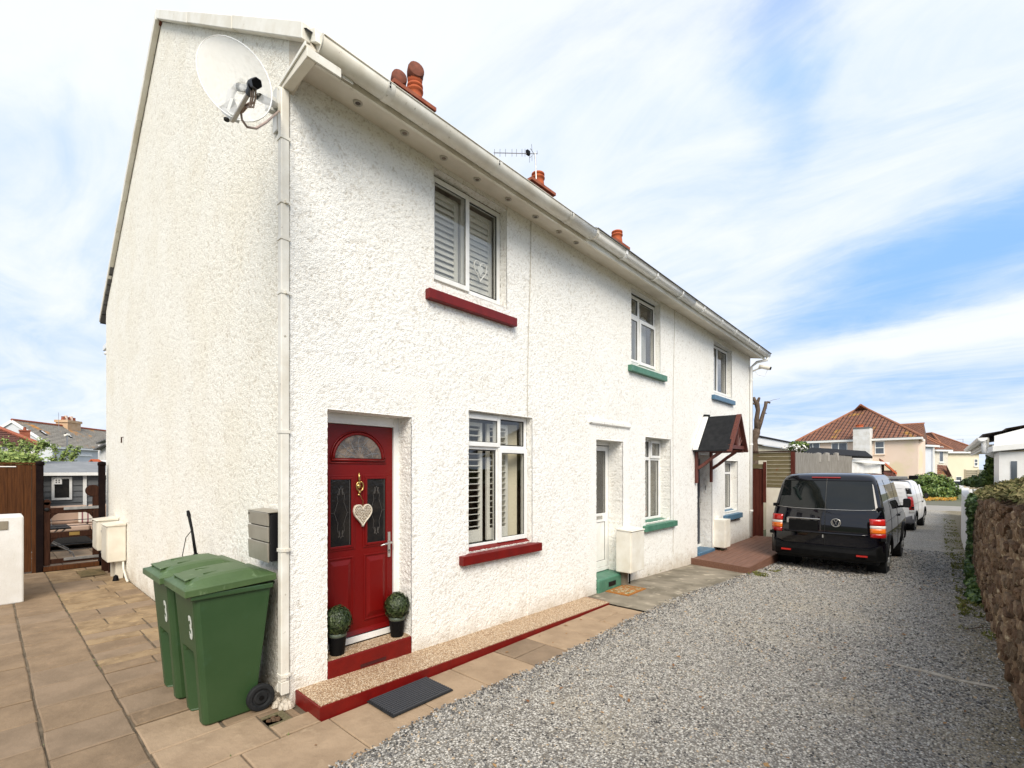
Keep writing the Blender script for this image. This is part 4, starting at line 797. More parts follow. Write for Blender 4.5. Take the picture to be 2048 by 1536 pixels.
# aerial on the second chimney
an = thing('television_aerial', 'thin grey television aerial on a mast strapped to the middle chimney', 'aerial', (-3.62, 7.84, 9.0))
def P(u, v, x=-3.62): 
    r = ray(u); s = (x - CX) / r.x; return A(u, v, s)
b = MB(); b.tube([P(1073, 385), P(1071.5, 330), P(1070, 306)], 0.018, 6); b.build('mast', M['steel_dull'], an)
b = MB(); b.tube([P(988, 305.5), P(1075, 307.5)], 0.010, 5); b.build('boom', M['steel_dull'], an)
for u in (989, 1000, 1011, 1024, 1033, 1044, 1050):
    b = MB(); b.tube([P(u, 298), P(u, 313)], 0.006, 4); b.build('element', M['steel_dull'], an)
b = MB(); p_ = P(1056, 305.5); b.box(p_.x - .03, p_.x + .03, p_.y - 0.05, p_.y + .05, p_.z - .05, p_.z + .05); b.build('junction_box', M['black_plastic'], an)
b = MB(); b.tube([P(1061, 297), P(1068, 308), P(1060, 315)], 0.008, 4); b.tube([P(1063, 288), P(1064, 300)], 0.006, 4); b.tube([P(1059, 311), P(1059, 325)], 0.006, 4); b.tube([P(1064, 312), P(1064, 322)], 0.006, 4); b.tube([P(1075, 307), P(1074, 301)], .006, 4); b.build('reflector', M['steel_dull'], an)

# ------------------------------------------------------------------ satellite dish: clear acrylic
m, t, p = newmat('clear acrylic dish'); t.nodes.remove(p); o_ = t.nodes['Material Output']
tr = nd(t, 'ShaderNodeBsdfTransparent'); tr.inputs[0].default_value = (0.97, 0.97, 0.97, 1); df = nd(t, 'ShaderNodeBsdfDiffuse'); df.inputs[0].default_value = (0.70, 0.70, 0.68, 1)
gl = nd(t, 'ShaderNodeBsdfGlossy'); gl.inputs['Roughness'].default_value = 0.15
mx = nd(t, 'ShaderNodeMixShader'); mx.inputs[0].default_value = 0.34; t.links.new(tr.outputs[0], mx.inputs[1]); t.links.new(df.outputs[0], mx.inputs[2])
mx2 = nd(t, 'ShaderNodeMixShader'); mx2.inputs[0].default_value = 0.03; t.links.new(mx.outputs[0], mx2.inputs[1]); t.links.new(gl.outputs[0], mx2.inputs[2]); t.links.new(mx2.outputs[0], o_.inputs[0]); M['acrylic'] = m
ds = thing('satellite_dish', 'clear acrylic satellite dish bracketed high on the gable beside the downpipe', 'satellite dish', (-0.3, -0.1, 4.6))
# rim from the photograph's ellipse, in a plane turned towards the street
YD = -0.34
def PD(u, v, y=YD):
    r = ray(u); s = (y - CY) / r.y; return A(u, v, s)
cD = A(465, 161, 3.13); nD = Vector((0.40, -0.84, 0.36)).normalized()
# solve the rim so that it is an ellipse lying in the plane through cD with normal nD
def onplane(u, v, Pp, n):
    o = Vector((CX, CY, CH)); d = A(u, v, 1.0) - o; s = (Pp - o).dot(n) / d.dot(n); return o + d * s
ex = Vector((0, 0, 1)).cross(nD).normalized(); ey = nD.cross(ex)
rim = []
ell = [(440, 70), (487, 85), (517, 118), (537, 160), (546, 200), (538, 228), (515, 240), (480, 232), (448, 214), (420, 190), (399, 150), (391, 112), (401, 82)]
cu, cv = 468.0, 157.0
ca, sa = math.cos(R(54)), math.sin(R(54))
for i in range(40):
    t_ = 2 * math.pi * i / 40; a_, b_ = 97 * math.cos(t_), 62 * math.sin(t_); rim.append(onplane(cu + a_ * ca - b_ * sa, cv + a_ * sa + b_ * ca, cD, nD))
cen = sum(rim, Vector()) / 40
vs = []; K = 7
for k in range(1, K + 1):
    f_ = k / K
    for p_ in rim: vs.append(cen + (p_ - cen) * f_ - nD * 0.075 * (1 - f_ * f_))
vs.append(cen - nD * 0.075)
fs = [((k) * 40 + i, (k) * 40 + (i + 1) % 40, (k + 1) * 40 + (i + 1) % 40, (k + 1) * 40 + i) for k in range(K - 1) for i in range(40)] + [(i, (i + 1) % 40, K * 40) for i in range(40)]
b = MB(); b.add(vs, fs); o = b.build('reflector', M['acrylic'], ds, smooth=True, fixn=False)
b = MB(); b.tube(rim + [rim[0]], 0.0032, 6, cap=False); b.build('rim', M['upvc'], ds, smooth=True)
def dp3(u, v, off): return onplane(u, v, cD + nD * off, nD)
M['dishgrey'] = pm('pale grey dish metal', (0.52, 0.52, 0.49), 0.5)
b = MB(); b.tube([dp3(468, 240, .02), dp3(484, 210, .16), dp3(500, 182, 0.30)], 0.011, 8); b.bar(dp3(464, 243, .02), dp3(497, 187, .28), 0.016, 0.012); b.build('feed_arm', pm('taupe metal arm', (0.30, 0.27, 0.22), 0.5), ds)
pL = dp3(508, 168, .33)
b = MB(); r_ = nD
b.tube([dp3(499, 186, .28), dp3(502, 178, .31), dp3(505, 172, .33)], [0.020, 0.018, 0.02], 8); b.tube([dp3(514, 166, .36), dp3(506, 169, .32), dp3(500, 171, .27)], [0.024, 0.026, 0.018], 6); b.build('receiver_head', M['black_plastic'], ds, bevel=0.003)
# back structure: hooped pipe, bracket
b = MB(); b.tube([dp3(460, 228, -.10), dp3(459, 205, -.11), dp3(462, 185, -.12), dp3(474, 174, -.12), dp3(494, 178, -.10), dp3(520, 195, -0.05), Vector((-0.20, -0.03, 4.80))], 0.024, 10); b.build('support_pipe', M['dishgrey'], ds, smooth=True)
b = MB(); b.bar(dp3(452, 222, -.06), dp3(470, 238, -.02), 0.05, 0.03); b.bar(dp3(444, 215, -.05), dp3(466, 200, -.08), 0.05, 0.02); b.bar(dp3(458, 235, -0.05), dp3(468, 205, -0.05), 0.02, 0.05); b.build('mounting', M['dishgrey'], ds)
b = MB(); b.lathe([(0.001, 0), (0.016, 0), (0.016, 0.012), (0.001, 0.014)], 8, tuple(dp3(453, 241, 0))); b.build('knob', M['black_plastic'], ds)
b = MB(); b.box(-0.27, -0.19, -0.028, -0.012, 4.60, 4.95); b.box(-0.25, -0.20, -0.10, -0.028, 4.74, 4.86); b.build('wall_plate', M['dishgrey'], ds, bevel=0.003)
b = MB()
for k, (du, r_c) in enumerate(((0, 0.004), (5, 0.004), (-4, 0.0035))):
    b.tube([dp3(507 + du, 172, .33), dp3(506 + du, 195, .30), dp3(502 + du, 215, .2), dp3(492 + du, 212, .15), dp3(484 + du * .3, 225, .12)], r_c, 6)
b.tube([dp3(506, 205, .22), dp3(498, 207, .18), dp3(489, 212, .15), dp3(482, 226, .12), dp3(484, 240, .10), dp3(494, 254, .08), dp3(512, 257, .03), dp3(532, 245, 0.0), Vector((-0.12, -0.03, 4.72))], 0.007, 6); b.build('cable', pm('dusty pink brown cable', (0.36, 0.27, 0.22), 0.6), ds, smooth=True)

# ------------------------------------------------------------------ porch canopy of the blue house
can = thing('porch_canopy', 'black felt roofed porch canopy on dark red timber brackets over the navy door', 'porch canopy', (0.3, 8.5, 2.3))
ya, yr, yb = 8.16, 8.70, 9.12; zr_, ze = 2.93, 2.24; X0, X1 = 0.022, 0.70
for nm, p0, p1 in (('roof_panel', (ya - 0.05, ze - 0.04), (yr, zr_)), ('roof_panel', (yb + 0.03, ze - 0.0), (yr, zr_))):
    b = MB(); b.hexa([(X0, p0[0], p0[1]), (X1 + .02, p0[0], p0[1]), (X1 + .02, p1[0], p1[1]), (X0, p1[0], p1[1]), (X0, p0[0], p0[1] + 0.035), (X1 + .02, p0[0], p0[1] + 0.035), (X1 + .02, p1[0], p1[1] + 0.035), (X0, p1[0], p1[1] + 0.035)])
    b.build(nm, M['felt'], can, bevel=0.004)
b = MB(); b.hexa([(0.02, ya - 0.08, ze), (0.12, ya - 0.06, ze + 0.0), (0.12, yr, zr_ + 0.045), (0.02, yr, zr_ + 0.045), (0.02, ya - 0.08, ze + 0.045), (0.12, ya - 0.06, ze + 0.035), (0.12, yr, zr_ + 0.055), (0.02, yr, zr_ + 0.06)]); b.build('flashing', M['upvc'], can)
b = MB(); b.tube([(0.02, yr, zr_ + 0.06), (0.14, yr, zr_ + 0.045)], 0.03, 6); b.build('ridge_cap', M['felt'], can)
b = MB(); b.bar((X1 + 0.03, ya - 0.06, ze - 0.05), (X1 + 0.03, yr, zr_ + 0.03), 0.03, 0.09, up=(1, 0, 0)); b.bar((X1 + 0.03, yb + 0.04, ze - 0.03), (X1 + 0.03, yr, zr_ + 0.03), 0.03, 0.09, up=(1, 0, 0)); b.box(X1 - .02, X1 + 0.02, ya + 0.02, yb - 0.02, ze + 0.02, ze + 0.09); b.build('gable_frame', M['stain_red'], can)
for k, dy in enumerate((-0.2, -0.11, -0.03, 0.05, 0.13, 0.2)):
    yy = yr + dy; zt2 = zr_ - 0.05 - abs(dy) * 1.35
    b = MB(); b.tube([(X1, yr + dy * 0.7, ze + 0.09), (X1, yr + dy * 1.3, (ze + zt2) / 2 + .03), (X1, yr + dy * 0.8, zt2)], 0.014, 5); b.build('spindle', M['stain_red'], can)
for yy in (ya + 0.05, yb - 0.08):
    b = MB(); b.box(0.018, 0.07, yy, yy + 0.06, 1.56, ze + 0.02); b.box(0.07, X1, yy, yy + 0.06, ze - 0.045, ze + 0.015)
    pts = [(0.07, yy + 0.03, 1.86), (0.20, yy + 0.03, 1.95), (0.36, yy + 0.03, 2.08), (0.55, yy + 0.03, 2.21)]
    for q0, q1 in zip(pts[:-1], pts[1:]): b.bar(q0, q1, 0.05, 0.06)
    b.build('bracket', M['stain_red'], can, bevel=0.004)

# ------------------------------------------------------------------ meter cabinets
def meter(label, x0, x1, y0, y1, z0, z1, legs=True, back=None, m=None, wedge=0.03):
    o = thing('meter_cabinet', label, 'meter box', ((x0 + x1) / 2, (y0 + y1) / 2, z0)); m = m or M['cream_box']
    b = MB(); b.box(x0, x1, y0, y1, z0, z1 - 0.015); b.build('cabinet', m, o, bevel=0.012, seg=2)
    return o
mb_ = meter('white gas meter cabinet on a short post between the green doorstep and green sill', 0.0, 0.26, 5.03, 5.45, 0.24, 0.90, m=M['white_old'])
b = MB(); b.box(0.26, 0.275, 5.035, 5.445, 0.25, 0.87); b.build('door', M['white_old'], mb_, bevel=0.006)
b = MB(); b.hexa([(0.0, 5.02, 0.89), (0.285, 5.02, 0.88), (0.285, 5.46, 0.88), (0.0, 5.46, 0.89), (0.0, 5.02, 0.925), (0.285, 5.02, 0.895), (0.285, 5.46, 0.895), (0.0, 5.46, 0.925)]); b.build('lid', M['white_old'], mb_, bevel=0.005)
b = MB(); b.box(0.02, 0.10, 5.12, 5.24, -0.03, 0.24); b.build('post', M['concrete'], mb_); b = MB(); b.tube([(0.08, 5.33, 0.24), (0.08, 5.33, -0.02)], 0.014, 6); b.build('pipe', M['black_plastic'], mb_)
mb_ = meter('white meter cabinet under the blue sill beside the navy door', 0.0, 0.25, 9.34, 9.66, 0.10, 0.74, m=M['white_old'])
b = MB(); b.box(0.25, 0.262, 9.345, 9.655, 0.11, 0.73); b.build('door', M['white_old'], mb_, bevel=0.005)
b = MB(); b.box(0.03, 0.10, 9.42, 9.5, -0.12, 0.10); b.build('post', M['black_plastic'], mb_)
def leaves_np(name, centers, normals, size, m, parent=None, tone=None, jitter=0.5, aspect=1.6, seed=3, kind=None):
    """many small diamond leaves; centers Nx3, normals Nx3"""
    r = np.random.default_rng(seed); n = len(centers); nn = normals + r.normal(0, jitter, (n, 3)); nn /= np.linalg.norm(nn, axis=1)[:, None] + 1e-9
    a = np.cross(nn, r.normal(0, 1, (n, 3))); a /= np.linalg.norm(a, axis=1)[:, None] + 1e-9; c = np.cross(nn, a)
    s = size * r.uniform(0.6, 1.3, n)[:, None]
    V = np.stack([centers - a * s * aspect / 2, centers + c * s / 2 + nn * s * .12, centers + a * s * aspect / 2, centers - c * s / 2 + nn * s * .12], 1).reshape(-1, 3)
    Q = np.arange(4 * n).reshape(n, 4); tn = r.random(n) if tone is None else tone
    o = np_mesh(name, V, Q, m, parent, False, fattr=tn)
    if kind: o['kind'] = kind
    return o
r_w = np.random.default_rng(55); c_w = np.stack([r_w.uniform(0.02, 0.22, 90), r_w.uniform(9.3, 9.62, 90), r_w.uniform(-0.12, 0.06, 90)], 1)
wd = thing('weed', 'dark leafy weed growing under the meter cabinet beside the navy door', 'weed', (0.1, 9.45, -0.1)); leaves_np('foliage', c_w, np.tile([0.5, 0, .7], (90, 1)), 0.035, M['leaf'], wd)
# twin cabinets on the gable near the gate
def gbox(label, x0, x1, d, z0, z1):
    o = thing('meter_cabinet', label, 'meter box', ((x0 + x1) / 2, -d / 2, z0), 'twin cabinets on the gable wall')
    b = MB(); b.box(x0, x1, -d, -0.015, z0, z1); b.build('cabinet', M['cream_box'], o, bevel=0.012, seg=2)
    b = MB(); b.hexa([(x0 - .015, -d - .02, z1 - .004), (x1 + .015, -d - .02, z1 - .004), (x1 + .015, -0.012, z1 - .004), (x0 - .015, -0.012, z1 - .004), (x0 - .015, -d - .02, z1 + .012), (x1 + .015, -d - .02, z1 + .012), (x1 + .015, -0.012, z1 + .04), (x0 - .015, -0.012, z1 + .04)]); b.build('lid', M['cream_box'], o, bevel=0.004)
    b = MB(); b.box(x0 + 0.02, x1 - 0.02, -d - 0.010, -d - 0.001, z0 + 0.03, z1 - 0.03); b.build('door', M['cream_box'], o, bevel=0.004)
    b = MB(); b.box(x0 + 0.015, x0 + 0.026, -d - 0.017, -d - 0.010, z0 + 0.1, z0 + 0.14); b.box(x0 + 0.015, x0 + 0.026, -d - 0.017, -d - 0.010, z1 - 0.14, z1 - 0.1); b.build('hinge', M['steel_dull'], o)
    return o
g_a = gbox('nearer and larger cream meter cabinet on the gable wall by the gate', -6.95, -6.42, 0.26, 0.30, 0.90)
b = MB(); b.box(-6.86, -6.78, -0.16, -0.04, 0, 0.3); b.box(-6.6, -6.52, -0.14, -0.04, 0, 0.3); b.build('post', M['cream_box'], g_a)
b = MB(); b.tube([(-6.45, -0.05, 0.30), (-6.42, -0.05, 0.16), (-6.3, -0.05, 0.10), (-6.12, -0.06, 0.05), (-6.0, -0.06, 0.02)], 0.016, 8); b.build('conduit', M['upvc_old'], g_a, smooth=True)
b = MB(); b.lathe([(0.001, 0.0), (0.045, 0.0), (0.03, 0.08), (0.001, 0.1)], 8, (-6.35, -0.16, 0)); b.build('stopcock', M['black_plastic'], g_a)
g_b = gbox('farther cream meter cabinet on the gable wall, nearest the gate post', -7.60, -7.12, 0.30, 0.42, 0.94)
b = MB(); b.box(-7.5, -7.42, -0.2, -0.1, 0, 0.42); b.tube([(-7.25, -0.12, 0.42), (-7.25, -0.12, 0)], 0.02, 6); b.build('post', M['stain_brown'], g_b)
sk = thing('crumpled_sacking', 'crumpled brown cloth lying on the paving below the meter cabinets', 'cloth', (-7.4, -0.35, 0))
vsx = []; r4 = np.random.default_rng(4)
gx, gy = np.meshgrid(np.linspace(-7.75, -7.05, 16), np.linspace(-0.52, -0.18, 10), indexing='ij'); gz = 0.012 + 0.07 * vn(gx * 11, gy * 11, 3) * np.clip(1 - ((gx + 7.4) / 0.36) ** 2 - ((gy + .35) / 0.19) ** 2, 0, 1)
ix_ = np.arange(160).reshape(16, 10); np_mesh('cloth', np.stack([gx, gy, gz], -1).reshape(-1, 3), np.stack([ix_[:-1, :-1], ix_[1:, :-1], ix_[1:, 1:], ix_[:-1, 1:]], -1).reshape(-1, 4), pm('brown sacking', (0.17, 0.12, 0.06), 0.9, (0.1, 0.08, 0.04), 9), sk)
# nail in the gable wall
nl = thing('wall_hook', 'small rusty hook in the gable wall above the meter cabinets', 'hook', (-6.4, -0.02, 1.98))
b = MB(); p_ = onwall(245, 880, Vector((0, -0.02, 0)), Vector((0, -1, 0))); b.tube([p_ + Vector((0, 0.01, 0.05)), p_ + Vector((0, -0.015, 0.045)), p_ + Vector((0, -0.015, -0.05))], 0.010, 6); b.build('hook', M['stain_brown'], nl)
# letterbox on the gable
lb = thing('letter_box', 'bronze grey steel letter box with three stepped flaps on the gable by the downpipe', 'letter box', (-0.3, -0.06, 1.11))
b = MB(); b.box(-0.49, -0.075, -0.118, -0.012, 1.125, 1.495); b.build('box', M['black_metal'], lb, bevel=0.004)
for za, zb in ((1.40, 1.505), (1.275, 1.393), (1.115, 1.268)):
    b = MB(); b.hexa([(-0.51, -0.130, za), (-0.10, -0.130, za), (-0.10, -0.119, za), (-0.51, -0.119, za), (-0.51, -0.137, zb), (-0.10, -0.137, zb), (-0.10, -0.119, zb), (-0.51, -0.119, zb)]); b.build('flap', M['steel_brown'], lb, bevel=0.004, seg=2)
b = MB(); b.hexa([(-0.51, -0.137, 1.506), (-0.075, -0.137, 1.506), (-0.075, -0.012, 1.506), (-0.51, -0.012, 1.506), (-0.51, -0.137, 1.511), (-0.075, -0.137, 1.511), (-0.075, -0.012, 1.52), (-0.51, -0.012, 1.52)]); b.build('lid', M['steel_brown'], lb, bevel=0.002)
b = MB(); b.box(-0.49, -0.47, -0.139, -0.1372, 1.478, 1.49); b.build('name_strip', M['black_plastic'], lb)
# security light seen at the rear corner, and one at the far end
sl = thing('security_light', 'small white security light poking out at the rear edge of the gable', 'light', (SIDE_X, 0.1, 4.4))
b = MB(); q = Vector((SIDE_X - 0.03, 0.06, 4.37)); b.box(q.x - .30, q.x - .0, q.y - .02, q.y + .02, q.z - .01, q.z + .015); b.box(q.x - .50, q.x - .12, q.y - .05, q.y + .05, q.z - 0.09, q.z + .01); b.lathe([(0.001, -0.2), (0.05, -0.19), (0.06, -0.16), (0.03, -0.13), (0.03, -0.09)], 10, (q.x - .33, q.y, q.z)); b.tube([(q.x - .1, q.y, q.z), (q.x - .1, q.y, q.z + .38)], 0.008, 5); b.build('lamp', M['upvc'], sl)
sl = thing('security_camera', 'white security camera under the gutter at the far end of the terrace', 'camera', (0.12, YE + 0.05, 4.6))
b = MB(); b.tube([(0.03, YE + 0.0, 4.44), (0.2, YE + 0.02, 4.50), (0.30, YE + 0.05, 4.52)], 0.02, 6); b.tube([(0.22, YE + .02, 4.56), (0.48, YE + 0.02, 4.47)], 0.05, 8); b.build('body', M['white_old'], sl); b = MB(); b.tube([(0.48, YE + 0.02, 4.47), (0.50, YE + .02, 4.463)], 0.042, 8); b.build('lens', M['black_plastic'], sl)
b = MB(); b.tube([(0.1, YE + .0, 4.46), (0.2, YE + .02, 4.33), (0.35, YE + .02, 4.28), (0.42, YE + .02, 4.45)], 0.006, 5); b.build('cable', M['upvc'], sl)

# ------------------------------------------------------------------ wheelie bins
def text_mesh(body, size, ext=0.0):
    c = bpy.data.curves.new('numeral', 'FONT'); c.body = body; c.size = size; c.extrude = ext; c.offset = 0.007; c.align_x = 'CENTER'; c.align_y = 'CENTER'
    o = bpy.data.objects.new('t', c); dg = bpy.context.evaluated_depsgraph_get(); me = bpy.data.meshes.new_from_object(o.evaluated_get(dg)); bpy.data.objects.remove(o); return me
def bin_(label, x1, yf, group):
    """240 litre bin; x1 its right side, yf its front (towards -Y), wheels at the wall"""
    wdt, dep = 0.57, 0.70
    o = thing('wheelie_bin', label, 'wheelie bin', (x1 - wdt / 2, yf + 0.30, 0), group, local=True)
    x0, x1 = -wdt / 2, wdt / 2; y0 = -0.38       # local coordinates
    zt = 0.965; bi = 0.042
    def sec(z): f = z / zt; return (x0 + bi * (1 - f) + 0.02, x1 - bi * (1 - f) - 0.02, y0 + 0.075 * (1 - f) + 0.02, 0.055 + 0.105 * f)
    b = MB(); rings = []
    zs_ = [0.0, 0.015, 0.10, 0.25, 0.42, 0.47, 0.50, 0.53, 0.7, 0.85, zt]; r_ = 0.035
    for z in zs_:
        a0, a1, c0, c1 = sec(z)
        if z == 0: a0 += .01; a1 -= .01; c0 += .01
        w_ = a1 - a0; s_ = np.clip((0.53 - z) / 0.06, 0, 1)    # depth of the pair of front recesses low down
        s_ = float(s_); dpt = 0.065 * s_
        xm = (a0 + a1) / 2
        ring = [(a0, c1), (a0, c0 + r_), (a0 + r_ * .3, c0 + r_ * .3), (a0 + r_, c0), (a0 + 0.10, c0), (a0 + 0.125, c0 + dpt), (a1 - 0.125, c0 + dpt), (a1 - 0.10, c0), (a1 - r_, c0), (a1 - r_ * .3, c0 + r_ * .3), (a1, c0 + r_), (a1, c1)]
        rings.append([(p[0], p[1], z) for p in ring])
    n = 12; vs = [p for r in rings for p in r]; fs = [(i * n + k, i * n + (k + 1) % n, (i + 1) * n + (k + 1) % n, (i + 1) * n + k) for i in range(len(rings) - 1) for k in range(n)] + [tuple(range(n)), tuple((len(rings) - 1) * n + k for k in range(n))]
    b.add(vs, fs)
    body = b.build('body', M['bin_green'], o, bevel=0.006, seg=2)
    b = MB()
    a0, a1, c0, c1 = sec(zt); b.box(a0 - .018, a1 + .018, c0 - .018, c1 + .012, zt - 0.035, zt + 0.004); b.build('rim', M['bin_green'], o, bevel=0.008, seg=2)
    # ribs on the visible side
    for dy in (-0.10, -0.045):
        b = MB(); b.bar((a1 - 0.008, dy, 0.935), (a1 - 0.018, dy, 0.80), 0.007, 0.014, up=(1, 0, 0)); b.build('rib', M['bin_green'], body)
    # lid
    L0, L1, F0, F1 = a0 - 0.028, a1 + 0.028, c0 - 0.055, c1 + 0.03
    b = MB(); nx_, ny_ = 15, 17; vs = []
    for i in range(nx_):
        for j in range(ny_):
            fx, fy = i / (nx_ - 1), j / (ny_ - 1); ed = min(fx, 1 - fx) * 7; ef = min(fy * 7, 1.0) * min((1 - fy) * 4, 1.0)
            hgt = 0.055 * min(1, max(0, ed - .15)) * max(0, ef - .05) * (0.35 + 0.9 * math.sin(math.pi * (0.15 + fy * 0.7)))
            vs.append((L0 + (L1 - L0) * fx, F0 + (F1 - F0) * fy, zt + 0.045 + 0.03 * fy + hgt))
    b.add(vs, [(i * ny_ + j, (i + 1) * ny_ + j, (i + 1) * ny_ + j + 1, i * ny_ + j + 1) for i in range(nx_ - 1) for j in range(ny_ - 1)])
    ring = [i * ny_ for i in range(nx_)] + [(nx_ - 1) * ny_ + j for j in range(1, ny_)] + [i * ny_ + ny_ - 1 for i in range(nx_ - 2, -1, -1)] + [j for j in range(ny_ - 2, 0, -1)]
    base = len(b.v); low = [(vs[q_][0], vs[q_][1], vs[q_][2] - 0.05) for q_ in ring]; b.v += low; m_ = len(ring)
    for k in range(m_): b.f.append((ring[k], base + k, base + (k + 1) % m_, ring[(k + 1) % m_])); b.mi.append(0)
    b.f.append(tuple(base + k for k in range(m_))); b.mi.append(0)
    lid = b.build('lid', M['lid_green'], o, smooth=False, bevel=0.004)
    # raised handle flap on the lid front
    zf = zt + 0.098
    b = MB(); b.hexa([(-0.16, F0 + 0.03, zf - .012), (0.16, F0 + 0.03, zf - .012), (0.125, F0 + 0.17, zf + .006), (-0.125, F0 + 0.17, zf + .006), (-0.16, F0 + 0.03, zf - .002), (0.16, F0 + 0.03, zf - .002), (0.125, F0 + 0.17, zf + .014), (-0.125, F0 + 0.17, zf + .014)])
    b.box(-0.15, -0.135, F0 + 0.035, F0 + 0.06, zt + .05, zf - .01); b.box(0.135, 0.15, F0 + 0.035, F0 + 0.06, zt + .05, zf - .01); b.build('lid_handle', M['lid_green'], lid, bevel=0.003)
    for dx in (-0.07, 0.07):
        b = MB(); b.bar((dx * 1.5, F0 + 0.16, zf + 0.018), (dx * .9, F0 + 0.40, zf + 0.025), 0.008, 0.008); b.build('lid_rib', M['lid_green'], lid)
    b = MB(); b.box(-0.03, 0.03, F0 + 0.40, F0 + 0.42, zf + 0.0, zf + 0.026); b.build('lid_mark', pm('pale scuffed plastic', (0.3, 0.36, 0.25), 0.6), lid)
    # axle, wheels, rear handle
    b = MB(); b.tube([(-0.27, 0.085, 0.10), (0.27, 0.085, 0.10)], 0.012, 8); b.build('axle', M['steel_dull'], o)
    for sx in (-1, 1):
        xw = sx * 0.255; b = MB(); pr = [(0.001, 0.0), (0.045, 0.0), (0.052, 0.008), (0.062, 0.008), (0.068, -0.004), (0.094, -0.004), (0.1, 0.004), (0.1, 0.030), (0.094, 0.042), (0.068, 0.042), (0.06, 0.03), (0.001, 0.03)]
        b.lathe([(r__, (z__ if sx < 0 else 0.038 - z__)) for r__, z__ in pr], 28, (xw - 0.019, 0.085, 0.10), 'x'); wv = b.build('wheel', M['rubber'], o, smooth=False, bevel=0.002)
        b = MB(); b.lathe([(0.0001, 0.0), (0.018, 0.0), (0.018, 0.012), (0.0001, 0.014)], 12, (xw + (0.012 if sx > 0 else -0.026), 0.085, 0.10), 'x'); b.build('hub', M['black_plastic'], wv)
    b = MB(); b.tube([(-0.2, 0.15, 0.93), (-0.2, 0.20, 0.95), (0.2, 0.20, 0.95), (0.2, 0.15, 0.93)], 0.014, 8); b.build('rear_handle', M['bin_green'], o)
    # painted numeral 3 on the front face
    me = text_mesh('3', 0.20, 0.0008); nu = bpy.data.objects.new('numeral', me); SC.collection.objects.link(nu); nu.parent = body; OFF[nu.name] = OFF[body.name]; me.materials.clear(); me.materials.append(M['white_mark'])
    c0a = sec(0.70)[2]; nu.location = (0.13, c0a - 0.0025, 0.70); nu.rotation_euler = (R(90) + math.atan(0.075 / zt), 0, 0); nu.scale = (0.85, 1.15, 1)
    b = MB(); b.lathe([(0.001, 0), (0.008, 0.0), (0.006, 0.004), (0.001, 0.005)], 8, (a1 - 0.018, 0.04, 0.70), 'x'); b.build('rivet', M['steel_brown'], body)
    return o
bin_('nearer green wheelie bin painted with a 3, its whole side and black wheel in view', -0.045, -0.58, 'green wheelie bins')
bin_('farther green wheelie bin painted with a 3, half hidden behind the nearer one', -0.655, -0.60, 'green wheelie bins')
# broom handle like lance with a cable behind the bins
ln = thing('pressure_washer_lance', 'black pressure washer lance standing against the gable behind the bins', 'pressure washer', (-1.45, -0.25, 0))
q0, q1, q2, q3 = PD(376, 1022, -0.25), PD(384, 1060, -0.25), PD(392, 1112, -0.25), PD(398, 1160, -0.25)
b = MB(); b.tube([q0, q0.lerp(q1, .25), q0.lerp(q1, .3), q1, q2], [0.014, 0.018, 0.014, 0.012, 0.014], 8); b.tube([q2.lerp(q1, .08), q2, q3, Vector((-1.30, -0.25, 0.3))], [0.022, 0.024, 0.02, 0.02], 8); b.build('lance', M['black_plastic'], ln, smooth=True)
b = MB(); b.tube([q1, PD(372, 1075, -0.26), PD(365, 1110, -0.26), PD(368, 1140, -0.28)], 0.004, 5); b.build('cable', M['black_plastic'], ln)
b = MB(); b.box(-1.55, -1.2, -0.35, -0.1, 0.01, 0.45); b.build('washer_body', M['black_plastic'], ln, bevel=0.03, seg=2)
b = MB(); b.tube([(-1.22, -0.45, 0.62), (-1.27, -0.50, 0.50), (-1.28, -0.50, 0.34), (-1.2, -0.42, 0.22)], 0.007, 6); b.build('hose', M['black_plastic'], ln, smooth=True)

# ------------------------------------------------------------------ topiary pots on the step
def topiary(label, x, y, z, seed):
    o = thing('topiary_plant', label, 'topiary', (x, y, z), 'clipped box balls on the doorstep')
    b = MB(); b.lathe([(0.001, 0.0), (0.050, 0.0), (0.052, 0.01), (0.066, 0.125), (0.0665, 0.13)], 24, (x, y, z)); b.build('pot', M['black_plastic'], o, smooth=True)
    b = MB(); b.lathe([(0.0665, 0.13), (0.0685, 0.155), (0.060, 0.157), (0.056, 0.13), (0.001, 0.13)], 24, (x, y, z)); b.build('pot_band', pm('sage green band', (0.085, 0.11, 0.08), 0.5), o, smooth=True)
    b = MB(); b.lathe([(0.0001, 0.16), (0.05, 0.18), (0.072, 0.23), (0.068, 0.28), (0.04, 0.32), (0.0001, 0.33)], 14, (x, y, z)); b.build('twigs', pm('dark leaf litter', (0.008, 0.014, 0.005), 0.9), o, smooth=True)
    r = np.random.default_rng(seed); n = 3000; d = r.normal(0, 1, (n, 3)); d /= np.linalg.norm(d, axis=1)[:, None]; rad = 0.098 * (0.66 + 0.40 * r.random(n) ** 0.7) * (1 + 0.07 * np.sin(d[:, 0] * 9 + d[:, 2] * 7))
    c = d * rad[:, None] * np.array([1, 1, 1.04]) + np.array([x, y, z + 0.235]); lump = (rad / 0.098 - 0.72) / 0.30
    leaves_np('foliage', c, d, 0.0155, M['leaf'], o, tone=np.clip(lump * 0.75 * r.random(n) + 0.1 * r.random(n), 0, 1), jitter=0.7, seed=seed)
    o.scale = (1.15, 1.15, 1.22)
    return o
topiary('clipped box ball in a black pot at the left end of the red doorstep', -0.085, 0.435, 0.247, 11)
topiary('clipped box ball in a black pot at the right end of the red doorstep', -0.085, 1.045, 0.247, 12)

